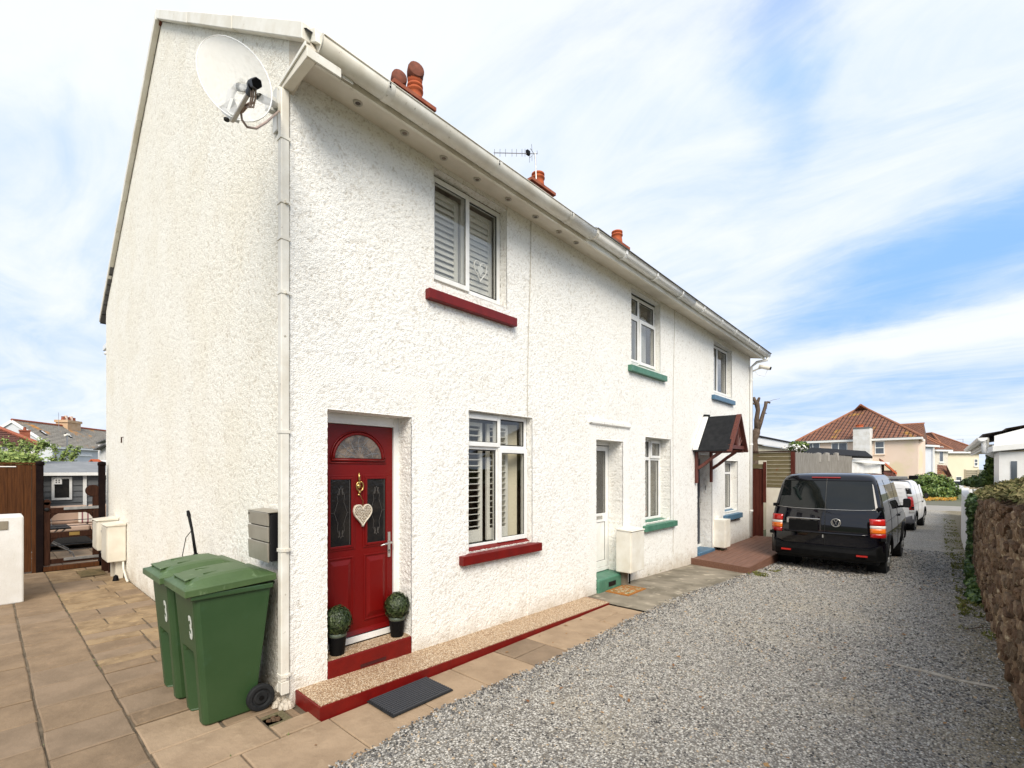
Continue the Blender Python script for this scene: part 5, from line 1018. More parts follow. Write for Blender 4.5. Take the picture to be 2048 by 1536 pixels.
# ------------------------------------------------------------------ mats
mt = thing('door_mat', 'ribbed black rubber mat lying on the paving below the red ledge', 'door mat', (0.6, 0.7, 0.012))
b = MB(); b.box(0.43, 0.79, 0.41, 1.0, 0.007, 0.016); b.build('base', M['rubber'], mt, bevel=0.003)
for k in range(13):
    xx = 0.447 + k * 0.0268; b = MB(); b.cbox(xx, xx + 0.014, 0.425, 0.985, 0.0165, 0.030, 0.003); b.build('rib', M.setdefault('rib_rubber', pm('paler rubber ribs', (0.035, 0.037, 0.042), 0.6)), mt)  # ribs coloured paler than the base to stand out from the gaps
ct = thing('door_mat', 'orange coir mat with a worn floral print before the green doorstep', 'door mat', (0.22, 4.9, 0.01))
m, t, p = newmat('printed coir'); p.inputs['Roughness'].default_value = 0.95; n = noise(t, 11, 3, dist=1.5); c = mixc(t, rng_(t, n.outputs[0], 0.5, 0.54), (0.33, 0.13, 0.03), (0.38, 0.34, 0.22)); n = noise(t, 17, 3, dist=2.5); c = mixc(t, rng_(t, n.outputs[0], 0.56, 0.6), c, (0.07, 0.12, 0.03)); t.links.new(c, p.inputs['Base Color']); M['coir_print'] = m
M['coir'] = pm('orange coir', (0.40, 0.17, 0.04), 0.95, (0.28, 0.11, 0.03), 40, bump=(200, .003))
b = MB(); b.box(0.06, 0.44, 4.62, 5.18, 0.010, 0.022); b.build('pile', M['coir'], ct); b = MB(); b.box(0.10, 0.40, 4.67, 5.13, 0.0225, 0.0245); b.build('print', M['coir_print'], ct)

# ------------------------------------------------------------------ ground, lane and paving
M['earth'] = pm('distant ground', (0.16, 0.15, 0.13), 0.95, (0.10, 0.12, 0.05), 0.05, 4)
gnd = MB(); ys_ = [-60, -3.2, 5.5, 10, 25, 60, 2500]; 
vs = []
for y in ys_:
    for x in (-2500 if True else 0, 2500): vs.append((x, y, GZ(y) - 0.035))
gnd.add(vs, [(2 * i, 2 * i + 1, 2 * i + 3, 2 * i + 2) for i in range(len(ys_) - 1)]); gnd.add([(-2500, -2500, -0.035), (2500, -2500, -0.035), (2500, -60, -0.035), (-2500, -60, -0.035)], [(0, 1, 2, 3)])
g = gnd.build('ground', M['earth'], None); g['kind'] = 'structure'
# gravel lane: gently rutted sheet, then loose chippings on top near the camera
m, t, p = newmat('grey gravel'); p.inputs['Roughness'].default_value = 0.9; p.inputs['Specular IOR Level'].default_value = 0.1
c_ = nd(t, 'ShaderNodeTexCoord'); v = nd(t, 'ShaderNodeTexVoronoi'); v.inputs['Scale'].default_value = 62; t.links.new(c_.outputs['Object'], v.inputs['Vector'])
sp = nd(t, 'ShaderNodeSeparateColor'); t.links.new(v.outputs['Color'], sp.inputs[0]); cr = nd(t, 'ShaderNodeValToRGB'); t.links.new(sp.outputs[0], cr.inputs[0])
e_ = cr.color_ramp.elements; e_[0].color = (0.19, 0.18, 0.16, 1); e_[1].color = (0.70, 0.67, 0.60, 1); e_[1].position = 0.9; q_ = e_.new(0.45); q_.color = (0.43, 0.41, 0.365, 1)
dk = rng_(t, v.outputs['Distance'], 0.3, 0.65, 0, 0.8); c = mixc(t, dk, cr.outputs[0], (0.13, 0.115, 0.095))
n = noise(t, 0.55, 6, 0.6); c = mixc(t, rng_(t, n.outputs[0], 0.52, 0.68, 0, 0.5), c, (0.42, 0.365, 0.27))
n = noise(t, 2.6, 6, 0.65); c = mixc(t, rng_(t, n.outputs[0], 0.6, 0.75, 0, 0.4), c, (0.36, 0.31, 0.22))
sx = nd(t, 'ShaderNodeSeparateXYZ'); t.links.new(c_.outputs['Object'], sx.inputs[0]); n = noise(t, 1.6, 5); ad = nd(t, 'ShaderNodeMath', operation='MULTIPLY_ADD'); ad.inputs[1].default_value = 0.9
t.links.new(n.outputs[0], ad.inputs[0]); t.links.new(sx.outputs[0], ad.inputs[2]); c = mixc(t, rng_(t, ad.outputs[0], 4.15, 4.65, 0, 0.7), c, (0.17, 0.14, 0.075))
t.links.new(c, p.inputs['Base Color'])
bp = nd(t, 'ShaderNodeBump'); bp.invert = True; bp.inputs['Distance'].default_value = 0.012; t.links.new(v.outputs['Distance'], bp.inputs['Height']); t.links.new(bp.outputs[0], p.inputs['Normal']); M['gravel'] = m
def rut(x, y): return 0.012 * vn(x * 1.3, y * 0.5, 61) + 0.004 * vn(x * 9, y * 9, 62)
xg = np.concatenate([np.linspace(0.55, 5.2, 120)]); yg = np.concatenate([np.linspace(-3.2, 10, 260)[:-1], np.linspace(10, 36, 130)])
X, Y = np.meshgrid(xg, yg, indexing='ij'); GZv = np.vectorize(GZ)
left = 0.93 + 0.10 * vn(Y * 1.1, Y * 0 + 2, 4) + 0.03 * vn(Y * 6, Y * 0 + 2, 5) + np.clip(Y - 4.4, 0, 3) * 0.05
X2 = np.where(Y < 9.5, left + (X - 0.55) / 4.65 * (5.2 - left), np.where(Y < 11.5, 1.15 + (X - 0.55) / 4.65 * 4.05, X))
Z = GZv(Y) + rut(X2, Y) - 0.004 + 0.010 * np.clip((X2 - left) / 0.25, 0, 1)
ix_ = np.arange(X.size).reshape(X.shape)
o = np_mesh('gravel_lane', np.stack([X2, Y, Z], -1).reshape(-1, 3), np.stack([ix_[:-1, :-1], ix_[1:, :-1], ix_[1:, 1:], ix_[:-1, 1:]], -1).reshape(-1, 4), M['gravel']); o['kind'] = 'structure'
def stones(name, n, xr, yr, smin, smax, seed, power=1.0):
    r = np.random.default_rng(seed); y = yr[0] + (yr[1] - yr[0]) * r.random(n) ** power; x = xr[0] + (xr[1] - xr[0]) * r.random(n)
    lf = 0.93 + 0.10 * vn(y * 1.1, y * 0 + 2, 4) + 0.03 * vn(y * 6, y * 0 + 2, 5) + np.clip(y - 4.4, 0, 3) * 0.05
    k = x > lf - 0.05 * r.random(n) ** 2; x, y = x[k], y[k]; n = len(x)
    base = np.array([[1, 0, 0], [0, 1, 0], [-1, 0, 0], [0, -1, 0], [0, 0, 1], [0, 0, -1]], float); F = np.array([[0, 1, 4], [1, 2, 4], [2, 3, 4], [3, 0, 4], [1, 0, 5], [2, 1, 5], [3, 2, 5], [0, 3, 5]])
    s = r.uniform(smin, smax, n) ; sc = np.stack([s, s * r.uniform(0.6, 1.0, n), s * r.uniform(0.45, 0.8, n)], 1)
    V = base[None] * sc[:, None, :] * r.uniform(0.7, 1.25, (n, 6, 1)) + r.normal(0, 0.12, (n, 6, 3)) * s[:, None, None]
    a = r.uniform(0, 6.28, n); b_ = r.normal(0, 0.35, n); ca, sa, cb, sb = np.cos(a), np.sin(a), np.cos(b_), np.sin(b_)
    Rm = np.stack([np.stack([ca, -sa * cb, sa * sb], 1), np.stack([sa, ca * cb, -ca * sb], 1), np.stack([0 * ca, sb, cb], 1)], 1)
    V = np.einsum('nij,nkj->nki', Rm, V); z = GZv(y) + rut(x, y) + s * r.uniform(-0.1, 0.5, n)
    V += np.stack([x, y, z], 1)[:, None, :]
    Q = (np.arange(n) * 6)[:, None, None] + F[None]
    tone = np.repeat(r.random(n), 8)
    o = np_mesh(name, V.reshape(-1, 3), Q.reshape(-1, 3), M['chips'], None, False, fattr=tone); o['kind'] = 'stuff'; return o
m, t, p = newmat('crushed grey stone chippings'); p.inputs['Roughness'].default_value = 0.8; p.inputs['Specular IOR Level'].default_value = 0.15; a = nd(t, 'ShaderNodeAttribute', attribute_name='tone'); cr = nd(t, 'ShaderNodeValToRGB'); t.links.new(a.outputs['Fac'], cr.inputs[0])
e_ = cr.color_ramp.elements; e_[0].color = (0.04, 0.04, 0.04, 1); e_[1].color = (0.48, 0.465, 0.435, 1)
for q0, cc in ((0.3, (0.135, 0.13, 0.125)), (0.62, (0.28, 0.27, 0.248)), (0.80, (0.42, 0.405, 0.375)), (0.86, (0.42, 0.31, 0.19)), (0.92, (0.46, 0.44, 0.405))): q_ = e_.new(q0); q_.color = (*cc, 1)
t.links.new(cr.outputs[0], p.inputs['Base Color']); M['chips'] = m
stones('gravel', 62000, (0.9, 4.3), (-0.6, 3.6), 0.0075, 0.014, 71)
stones('gravel', 42000, (0.9, 4.3), (3.6, 8.6), 0.009, 0.016, 72, 1.25)
stones('gravel', 16000, (1.1, 4.3), (8.6, 15), 0.013, 0.024, 73, 1.2)
# far end of the lane: a strip of tarmac
b = MB(); b.box(-14, 30, 36, 41, -0.62, -0.585); o = b.build('road', pm('pale worn tarmac', (0.27, 0.26, 0.235), 0.9, (0.33, 0.31, 0.28), 1)); o['kind'] = 'structure'

M['slab_a'] = pm('buff riven slab', (0.36, 0.262, 0.172), 0.82, (0.285, 0.205, 0.133), 3.2, 8, lo=0.38, hi=0.62, spots=((0.44, 0.33, 0.22), 6, 0.60, 0.80), bump=(20, 0.007, 8))
M['slab_b'] = pm('brown riven slab', (0.245, 0.175, 0.112), 0.82, (0.185, 0.131, 0.084), 3.6, 8, lo=0.38, hi=0.62, spots=((0.29, 0.20, 0.125), 8, 0.60, 0.80), bump=(22, 0.007, 8))
M['slab_c'] = pm('honey riven slab', (0.29, 0.208, 0.122), 0.82, (0.20, 0.138, 0.080), 4.2, 8, lo=0.4, hi=0.6, spots=((0.38, 0.27, 0.15), 9, 0.58, 0.74), bump=(15, 0.011, 8))
M['slab_d'] = pm('greyed slab', (0.20, 0.146, 0.098), 0.85, (0.25, 0.183, 0.124), 3.0, 8, lo=0.4, hi=0.6, bump=(18, 0.006, 7))
pv = setting('paving'); r5 = random.Random(31)
b = MB(); b.box(-9.4, 0.95, -6.0, 0.0, -0.03, -0.012); b.box(-0.0, 0.95, 0.0, 4.12, -0.03, -0.012); o = b.build('mortar_bed', M['joint'], pv)
def slab(x0, x1, y0, y1, mats, g=0.010, z=None):
    z = r5.uniform(-0.003, 0.003) if z is None else z; gg = lambda: g / 2 * r5.uniform(0.5, 1.5)
    a0, a1, c0, c1 = x0 + gg(), x1 - gg(), y0 + gg(), y1 - gg(); c = 0.007; zz = [z + r5.uniform(-.0025, .0025) for _ in range(4)]; mx_, my_ = (a0 + a1) / 2, (c0 + c1) / 2; j = lambda: r5.uniform(-.004, .004)
    vs = [(a0, c0, -0.02), (mx_, c0, -0.02), (a1, c0, -0.02), (a1, my_, -0.02), (a1, c1, -0.02), (mx_, c1, -0.02), (a0, c1, -0.02), (a0, my_, -0.02)]
    o1 = [(v_[0] + j(), v_[1] + j(), z - 0.006) for v_ in vs]; cx_ = mx_; cy_ = my_
    o2 = [(v_[0] + (c + abs(j())) * (1 if v_[0] < cx_ - .01 else -1 if v_[0] > cx_ + .01 else 0), v_[1] + (c + abs(j())) * (1 if v_[1] < cy_ - .01 else -1 if v_[1] > cy_ + .01 else 0), z + r5.uniform(-.002, .002)) for v_ in o1]
    b = MB(); b.add(vs + o1 + o2, [(i, (i + 1) % 8, 8 + (i + 1) % 8, 8 + i) for i in range(8)] + [(8 + i, 8 + (i + 1) % 8, 16 + (i + 1) % 8, 16 + i) for i in range(8)] + [tuple(range(16, 24))])
    return b.build('slab', r5.choice(mats), pv)
# narrow courses of random stones between the gable and the long joint
x = -8.15; i = 0
while x < -0.62:
    w_ = r5.choice((0.20, 0.26, 0.30, 0.24, 0.34)) * (1.25 if x < -5 else 1.15 if x > -2.2 else 1.0); w_ = min(w_, -0.45 - x)
    sp_ = r5.choice((-0.62, -0.5, -0.42, -0.35, -0.3)) if r5.random() < 0.75 else None
    mats = [M['slab_c'], M['slab_c'], M['slab_d'], M['slab_b']]
    if sp_ is None: slab(x, x + w_, -0.893, -0.01, mats, 0.014)
    else: slab(x, x + w_, -0.893, sp_, mats, 0.014); slab(x, x + w_, sp_, -0.01, mats, 0.014)
    x += w_; i += 1
XS = x
# regular rows
row_y = [(-1.345, -0.897), (-1.79, -1.347), (-2.235, -1.792), (-2.68, -2.237), (-3.125, -2.682), (-3.57, -3.127)]
for k, (a_, c_) in enumerate(row_y):
    x = -8.6 - (0.24 if k % 2 else 0)
    while x < 0.2:
        w_ = 0.482; slab(x, min(x + w_, 0.44), a_, c_, [M['slab_b'], M['slab_d'], M['slab_b']], 0.012); x += w_
# bigger warm slabs round the near corner, leaving the drain open
DX0, DX1, DY0, DY1 = 0.045, 0.215, -0.24, -0.08
slab(XS, -0.02, -0.45, -0.01, [M['slab_b']]); slab(XS, -0.02, -0.893, -0.46, [M['slab_a']])
slab(-0.02, 0.42, -0.893, -0.25, [M['slab_a']]); slab(-0.02, DX0, -0.245, -0.01, [M['slab_b']]); slab(DX1, 0.42, -0.245, 0.05, [M['slab_a']]); slab(DX0, DX1, -0.075, -0.01, [M['slab_b']])
xs_ = [0.42, 0.97]; 
for (a_, c_) in ((-3.0, -2.3), (-2.3, -1.7), (-1.7, -1.1), (-1.1, -0.50), (-0.50, 0.10), (0.10, 0.72), (0.72, 1.28), (1.28, 1.86), (1.86, 2.36), (2.36, 2.9), (2.9, 3.4), (3.4, 3.86)):
    if a_ > 1.8 and r5.random() < .5: slab(0.425, 0.70, a_, c_, [M['slab_a'], M['slab_d']]); slab(0.70, 1.06, a_, c_, [M['slab_a'], M['slab_d']])
    else: slab(0.425, 1.08, a_, c_, [M['slab_a']])
    if c_ < -0.5: slab(0.44, 0.42, a_, c_, [M['slab_a']]) if False else None
slab(0.425, 1.0, 3.86, 4.10, [M['slab_a']])
# drain gully with a broken cover
dr = thing('drain_gully', 'open square drain gully with rubble in it, set in the paving by the corner', 'drain', (0.13, -0.16, 0))
b = MB(); b.box(DX0 + .004, DX1 - .004, DY0, DY1, -0.02, -0.012); b.build('sump', pm('mossy black mud', (0.02, 0.022, 0.012), 0.95, (0.05, 0.05, 0.02), 30), dr)
b = MB(); b.box(DX0, DX0 + 0.03, DY0, DY1, -0.018, 0.001); b.box(DX0 + .03, DX1, DY1 - 0.05, DY1, -0.018, 0.0); b.box(DX1 - .02, DX1, DY0, DY1 - .05, -0.018, -0.002); b.build('cover', pm('mossy concrete', (0.10, 0.09, 0.045), 0.95, (0.16, 0.13, 0.08), 40), dr, bevel=0.004)
for k in range(7):
    s_ = r5.uniform(0.012, 0.024); b = MB(); b.lathe([(0.001, -0.014), (s_, -0.008), (s_ * .8, 0.002), (0.001, 0.006)], 5, (r5.uniform(DX0 + .05, DX1 - .04), r5.uniform(DY0 + .02, DY1 - .06), r5.uniform(-.006, 0))); b.build('rubble', M['stone_piece'], dr)
# concrete apron in front of the green house
def sheet(name, poly, z, m, step=0.1):
    b = MB(); b.prism([(p_[0], p_[1], GZ(p_[1]) + z) for p_ in poly], (0, 0, -0.03)); o = b.build(name, m); o['kind'] = 'structure'; return o
gx = np.linspace(0, 1, 40); gy = np.linspace(4.12, 9.6, 130); X, Y = np.meshgrid(gx, gy, indexing='ij'); rt_ = 0.95 + 0.14 * vn(Y * 1.8, Y * 0, 8) + 0.05 * vn(Y * 9, Y * 0, 9) + np.clip(Y - 4.2, 0, 4) * 0.045; X = X * rt_ - 0.0
Z = GZv(Y) + 0.006 + 0.006 * vn(X * 3, Y * 3, 3) - 0.02 * np.clip((X / rt_ - 0.93) / 0.07, 0, 1)
ix_ = np.arange(X.size).reshape(X.shape); o = np_mesh('concrete_apron', np.stack([X, Y, Z], -1).reshape(-1, 3), np.stack([ix_[:-1, :-1], ix_[1:, :-1], ix_[1:, 1:], ix_[:-1, 1:]], -1).reshape(-1, 4), M['concrete']); o['kind'] = 'structure'
# pebbles spilt along the edge of the concrete
stones('loose_pebbles', 260, (0.7, 1.2), (-0.4, 3.9), 0.005, 0.010, 78); stones_small = stones('loose_pebbles', 900, (0.7, 1.25), (3.9, 7.5), 0.006, 0.012, 77)
# strip of weathered concrete in the lane near the stone wall, and dead twigs
b = MB(); sg_ = [onplane(u, v, Vector((0, 0, 0)), Vector((0, 0, 1))) for u, v in ((1792, 1333), (1850, 1347), (1905, 1362), (1950, 1371), (1995, 1380))]
for i_, (q0, q1) in enumerate(zip(sg_[:-1], sg_[1:])): w_ = 0.025 + 0.015 * (i_ % 2); b.hexa([q0 + Vector((0, -.02, -.02)), q1 + Vector((0, -.02, -.02)), q1 + Vector((0, w_, -.02)), q0 + Vector((0, w_, -.02)), q0 + Vector((0, -.02, .021)), q1 + Vector((0, -.02, .021)), q1 + Vector((0, w_, .021)), q0 + Vector((0, w_, .021))])
o = b.build('buried_kerb', pm('dusty concrete strip', (0.50, 0.45, 0.37), 0.9, (0.34, 0.30, 0.24), 14, 7, bump=(60, .004))); o['kind'] = 'structure'
tg = thing('fallen_twig', 'thin dead twig lying on the gravel near the stone wall', 'twig', (4.0, 4.9, 0.01))
q0, q1, q2, q3 = [onplane(u, v, Vector((0, 0, 0.025)), Vector((0, 0, 1))) for u, v in ((1932, 1259), (1955, 1255), (1985, 1256), (1972, 1247))]; b = MB(); b.tube([q0, q1, q2], [0.004, 0.006, 0.004], 5); b.tube([q1, q3], 0.003, 4); b.build('stick', M['bark'], tg)
dkb = setting('timber_deck'); 
# deck boards beside the blue door run along the wall; the deck gets wider past the door
ny_ = 8; Yd0 = 8.06
for k in range(8):
    xa, xb = 0.0 + k * 0.143, 0.0 + k * 0.143 + 0.138
    ys0 = Yd0 - k * 0.030; ye_ = 12.5
    if k < 1: xa = 0.03
    b = MB(); zt_ = 0.035; b.hexa([(xa, ys0, zt_ - 0.03), (xb, ys0 - 0.03, zt_ - 0.03), (xb, ye_, zt_ - 0.03), (xa, ye_, zt_ - 0.03), (xa, ys0, zt_), (xb, ys0 - 0.03, zt_), (xb, ye_, zt_), (xa, ye_, zt_)]); b.build('board', M['deck'], dkb, bevel=0.003)
b = MB(); b.hexa([(0.0, Yd0 - 0.024, -0.2), (1.16, Yd0 - 0.27, -0.2), (1.16, Yd0 - 0.245, -0.2), (0.0, Yd0 - 0.001, -0.2), (0.0, Yd0 - 0.024, 0.037), (1.16, Yd0 - 0.27, 0.037), (1.16, Yd0 - 0.245, 0.037), (0.0, Yd0 - 0.001, 0.037)]); b.build('edge_board', M['deck'], dkb)
b = MB(); b.box(1.145, 1.17, Yd0 - 0.24, 12.5, -0.3, 0.037); b.build('edge_board', M['deck'], dkb)

# ------------------------------------------------------------------ left: fence, gate, white pier, shed and patio
pt = setting('patio'); b = MB(); b.box(-16, -8.35, -4, 3, -0.05, -0.012); b.build('mortar_bed', M['joint'], pt)
r6 = random.Random(8)
for i in range(9):
    for j in range(8):
        b = MB(); b.cbox(-8.35 - (i + 1) * 0.6 + .006, -8.35 - i * 0.6 - .006, -3 + j * 0.6 + .006, -2.4 + j * 0.6 - .006, -0.02, r6.uniform(-.002, .002), 0.005); b.build('slab', r6.choice([M['slab_a'], M['slab_d']]), pt)
fn = thing('board_fence', 'golden brown upright board fence left of the garden gate', 'fence', (-8.2, -2, 0))
for k in range(20):
    ya_ = -1.06 - k * 0.098; b = MB(); dx = 0.006 if k % 2 else 0; b.box(-8.2 + dx, -8.182 + dx, ya_ - 0.104, ya_, 0.03, 1.93); b.build('board', M['fence_orange'], fn)
b = MB(); b.box(-8.24, -8.165, -3.1, -0.99, 1.935, 1.965); b.build('capping', M['fence_orange'], fn); b = MB(); b.box(-8.24, -8.17, -1.055, -0.985, 0, 1.93); b.build('edge_batten', M['fence_orange'], fn)
b = MB(); b.box(-8.176, -8.168, -3.0, -1.25, 1.885, 1.90); b.build('trim_strip', M['louvre'], fn)
gt = thing('garden_gate', 'dark brown timber garden gate with a raised curved hinge stile and grey strap hinges', 'gate', (-8.2, -0.5, 0))
gx_ = -8.2
def PG(u, v): return onwall(u, v, Vector((gx_, 0, 0)), Vector((1, 0, 0)))
b = MB(); a_, c_ = PG(87, 1004), PG(100.5, 1133); b.box(gx_ - 0.03, gx_ + 0.03, a_.y, c_.y, 0.10, a_.z); b.lathe([(0.001, -.03), (0.055, -.03), (0.055, .03), (0.001, .03)], 16, (gx_, (a_.y + c_.y) / 2, a_.z - 0.01), 'x'); b.build('latch_stile', M['stain_brown'], gt, bevel=0.006)
b = MB(); a2, c2 = PG(185, 975), PG(200, 1125); b.box(gx_ - 0.03, gx_ + 0.03, a2.y, c2.y, 0.12, a2.z + 0.02); b.build('hinge_stile', M['stain_brown'], gt, bevel=0.008)
b = MB(); h_ = PG(187, 981); b.lathe([(0.001, -.034), (0.105, -.034), (0.11, -.02), (0.11, .02), (0.105, .034), (0.001, .034)], 24, (gx_, h_.y - 0.01, h_.z), 'x'); b.build('scroll_head', M['stain_brown'], gt)
for (va, vb, nm) in ((1014, 1025, 'top_rail'), (1062, 1073, 'middle_rail'), (1114, 1123, 'bottom_rail')):
    b = MB(); b.box(gx_ - 0.022, gx_ + 0.022, c_.y + .002, a2.y - .002, PG(150, vb).z, PG(150, va).z)
    if nm != 'bottom_rail':
        for yy, sg in ((c_.y + .002, 1), (a2.y - .002, -1)):
            zt_ = PG(150, vb).z - 0.001; b.prism([(gx_ - .015, yy, zt_), (gx_ - .015, yy + sg * 0.10, zt_), (gx_ - .015, yy + sg * 0.045, zt_ - 0.035), (gx_ - .015, yy, zt_ - 0.10)], (0.03, 0, 0))
    b.build(nm, M['stain_brown'], gt, bevel=0.004)
for v_ in (1040, 1051, 1088, 1099):
    b = MB(); b.tube([(gx_, c_.y, PG(150, v_).z + .004), (gx_, a2.y, PG(150, v_).z + .004)], 0.007, 6); b.build('iron_bar', M['black_metal'], gt)
for v_, v2 in ((1017, 1013), (1118, 1110)):
    b = MB(); q0 = PG(127, v_); q1 = PG(207, v2); b.bar((gx_ + .035, q0.y, q0.z), (gx_ + .035, q1.y, q1.z), 0.008, 0.05, up=(0, 0, 1)); b.build('strap_hinge', M['steel_dull'], gt, bevel=0.002)
b = MB(); q0 = PG(95, 1019); b.lathe([(0.001, 0), (0.03, 0.0), (0.035, 0.015), (0.02, 0.03), (0.001, 0.032)], 14, (gx_ + 0.031, q0.y - .01, q0.z), 'x'); b.build('latch', M['black_metal'], gt)
b = MB(); q0, q1 = PG(138, 1064), PG(159, 1069); b.box(gx_ + .023, gx_ + 0.027, q0.y, q1.y, q1.z, q0.z); b.build('plate', M['brass'], gt)
b = MB(); b.box(gx_ - 0.05, gx_ + 0.05, -0.93, -0.06, 0.0, 0.085); b.build('sill_board', M['fence_orange'], gt, bevel=0.006)
for nm_, yc_, lab in (('gate_post', -0.955, 'black stained gate post between the board fence and the garden gate'), ('gate_post', -0.105, 'black stained gate post against the rear corner of the gable')):
    o = thing(nm_, lab, 'post', (gx_, yc_, 0), 'posts of the garden gate'); b = MB(); b.box(gx_ - .05, gx_ + .05, yc_ - .05, yc_ + .048, 0, 1.93); b.build('shaft', M['stain_black'], o, bevel=0.006); b = MB(); b.lathe([(0.001, 1.905), (0.062, 1.915), (0.066, 1.95), (0.055, 1.985), (0.001, 2.0)], 14, (gx_, yc_, 0.0)); b.build('cap', M['stain_black'], o, smooth=True)
pw = thing('white_pier', 'white rendered pier end with a bare stone patch, cut by the left edge', 'wall', (-5.9, -1.9, 0))
b = MB(); b.box(-6.25, -5.68, -2.6, -1.25, -0.01, 1.20); b.build('pier', M['white_wall'], pw, bevel=0.02, seg=2)
b = MB(); b.box(-5.679, -5.668, -1.62, -1.40, 1.02, 1.14); b.build('bare_patch', M['concrete'], pw, bevel=0.006, seg=2)
# shed
sh = thing('garden_shed', 'grey weatherboarded garden shed with white trim behind the gate', 'shed', (-13, -0.3, 0))
sx_ = -12.1
for k in range(12):
    z0 = 0.05 + k * 0.140; b = MB(); b.hexa([(sx_, -2.4, z0), (sx_ + 0.028, -2.4, z0), (sx_ + 0.028, 1.9, z0), (sx_, 1.9, z0), (sx_, -2.4, z0 + 0.139), (sx_ + 0.008, -2.4, z0 + 0.139), (sx_ + 0.008, 1.9, z0 + 0.139), (sx_, 1.9, z0 + 0.139)]); b.build('board', M.setdefault('shed_grey', pm('grey shed paint', (0.125, 0.13, 0.135), 0.6, (0.10, 0.107, 0.112), 6)), sh)
b = MB(); b.box(-14.6, sx_ - .001, -2.4, 1.9, 0, 1.72); b.build('carcass', M['shed_grey'], sh)
b = MB(); b.hexa([(sx_ + 0.14, -2.5, 1.74), (sx_ + 0.14, 2.0, 1.74), (-13.5, 2.0, 2.03), (-13.5, -2.5, 2.03), (sx_ + 0.14, -2.5, 1.76), (sx_ + 0.14, 2.0, 1.76), (-13.5, 2.0, 2.05), (-13.5, -2.5, 2.05)]); b.build('roof', pm('grey shed felt', (0.24, 0.25, 0.26), 0.9, (0.2, 0.21, 0.22), 5), sh)
b = MB(); b.box(sx_ + 0.141, sx_ + 0.16, -2.5, 2.0, 1.69, 1.765); b.build('fascia', M['upvc'], sh)
def PS(u, v): return onwall(u, v, Vector((sx_ + .03, 0, 0)), Vector((1, 0, 0)))
q0, q1 = PS(103, 954), PS(144, 999); b = MB(); b.rframe(sx_ + 0.029, sx_ + 0.055, q0.y, q1.y, q1.z, q0.z, 0.05); wn = b.build('window', M['upvc'], sh); b = MB(); b.box(sx_ + 0.029, sx_ + 0.035, q0.y + .05, q1.y - .05, q1.z + .05, q0.z - .05); b.build('pane', M['glass_dark'], wn)
q0 = PS(169, 960); b = MB(); b.box(sx_ + 0.029, sx_ + 0.05, q0.y - 0.03, q0.y + 0.04, 0.05, 1.69); b.build('corner_trim', M['upvc'], sh)
bh = thing('hanging_house_sign', 'little white cut-out house hanging in front of the shed window', 'ornament', tuple(PS(115, 960)))
q0 = PS(115, 961); b = MB(); X_ = sx_ + 0.07; w2 = 0.075; b.prism([(X_, q0.y - w2, q0.z - 0.09), (X_, q0.y + w2, q0.z - 0.09), (X_, q0.y + w2, q0.z + 0.02), (X_, q0.y, q0.z + 0.1), (X_, q0.y - w2, q0.z + 0.02)], (0.012, 0, 0)); hb_ = b.build('panel', M['upvc'], bh)
b = MB()
for dy in (-0.035, 0.015):
    for dz in (-0.06, -0.01): b.box(X_ + 0.0125, X_ + 0.015, q0.y + dy, q0.y + dy + 0.02, q0.z + dz, q0.z + dz + 0.03)
b.build('window_hole', M['black_plastic'], bh); b = MB(); b.tube([(X_, q0.y, q0.z + .1), (sx_ + .04, q0.y, q0.z + .16)], 0.003, 4); b.build('string', M['black_plastic'], bh)
# outdoor sofa and table behind the gate
so = thing('garden_sofa', 'low dark garden sofa with pale pink cushions and a striped cushion behind the gate', 'sofa', (-11.2, 0, 0))
b = MB(); b.box(-11.75, -10.95, -0.9, 1.0, 0.16, 0.42); b.box(-11.85, -11.75, -0.9, 1.0, 0.16, 0.8)
for (xx, yy) in ((-11.0, -0.85), (-11.0, 0.9), (-11.7, -0.85), (-11.7, 0.9)): b.box(xx - .03, xx + .03, yy - .03, yy + .03, 0, 0.16)
b.build('frame', pm('dark rattan', (0.02, 0.02, 0.022), 0.7, (0.04, 0.04, 0.04), 60), so)
M['cush'] = pm('pale pink cushion', (0.45, 0.33, 0.26), 0.9, (0.4, 0.29, 0.22), 5)
for yy in (-0.85, 0.05): b = MB(); b.box(-11.72, -10.95, yy, yy + 0.88, 0.425, 0.55); b.build('seat_cushion', M['cush'], so, bevel=0.03, seg=2)
b = MB(); b.box(-11.74, -11.6, -0.85, 0.05, 0.555, 0.98); b.build('back_cushion', M['cush'], so, bevel=0.04, seg=2); b = MB(); b.box(-11.74, -11.6, 0.07, 0.95, 0.555, 0.98); b.build('back_cushion', M['cush'], so, bevel=0.04, seg=2)
m, t, p = newmat('striped cushion'); c_ = nd(t, 'ShaderNodeTexCoord'); sx = nd(t, 'ShaderNodeSeparateXYZ'); t.links.new(c_.outputs['Object'], sx.inputs[0]); w_ = nd(t, 'ShaderNodeMath', operation='PINGPONG'); w_.inputs[1].default_value = 0.05; t.links.new(sx.outputs[1], w_.inputs[0]); t.links.new(mixc(t, rng_(t, w_.outputs[0], 0.035, 0.037), (0.6, 0.56, 0.5), (0.22, 0.08, 0.1)), p.inputs['Base Color']); 
b = MB(); b.box(-11.58, -11.46, -0.12, 0.32, 0.56, 0.95); b.build('striped_cushion', m, so, bevel=0.04, seg=2)
ta = thing('garden_table', 'dark low garden table with bent metal legs behind the gate', 'table', (-10, -0.5, 0))
b = MB(); b.box(-10.4, -9.5, -1.1, -0.42, 0.62, 0.65); b.build('tabletop', M['black_metal'], ta, bevel=0.004)
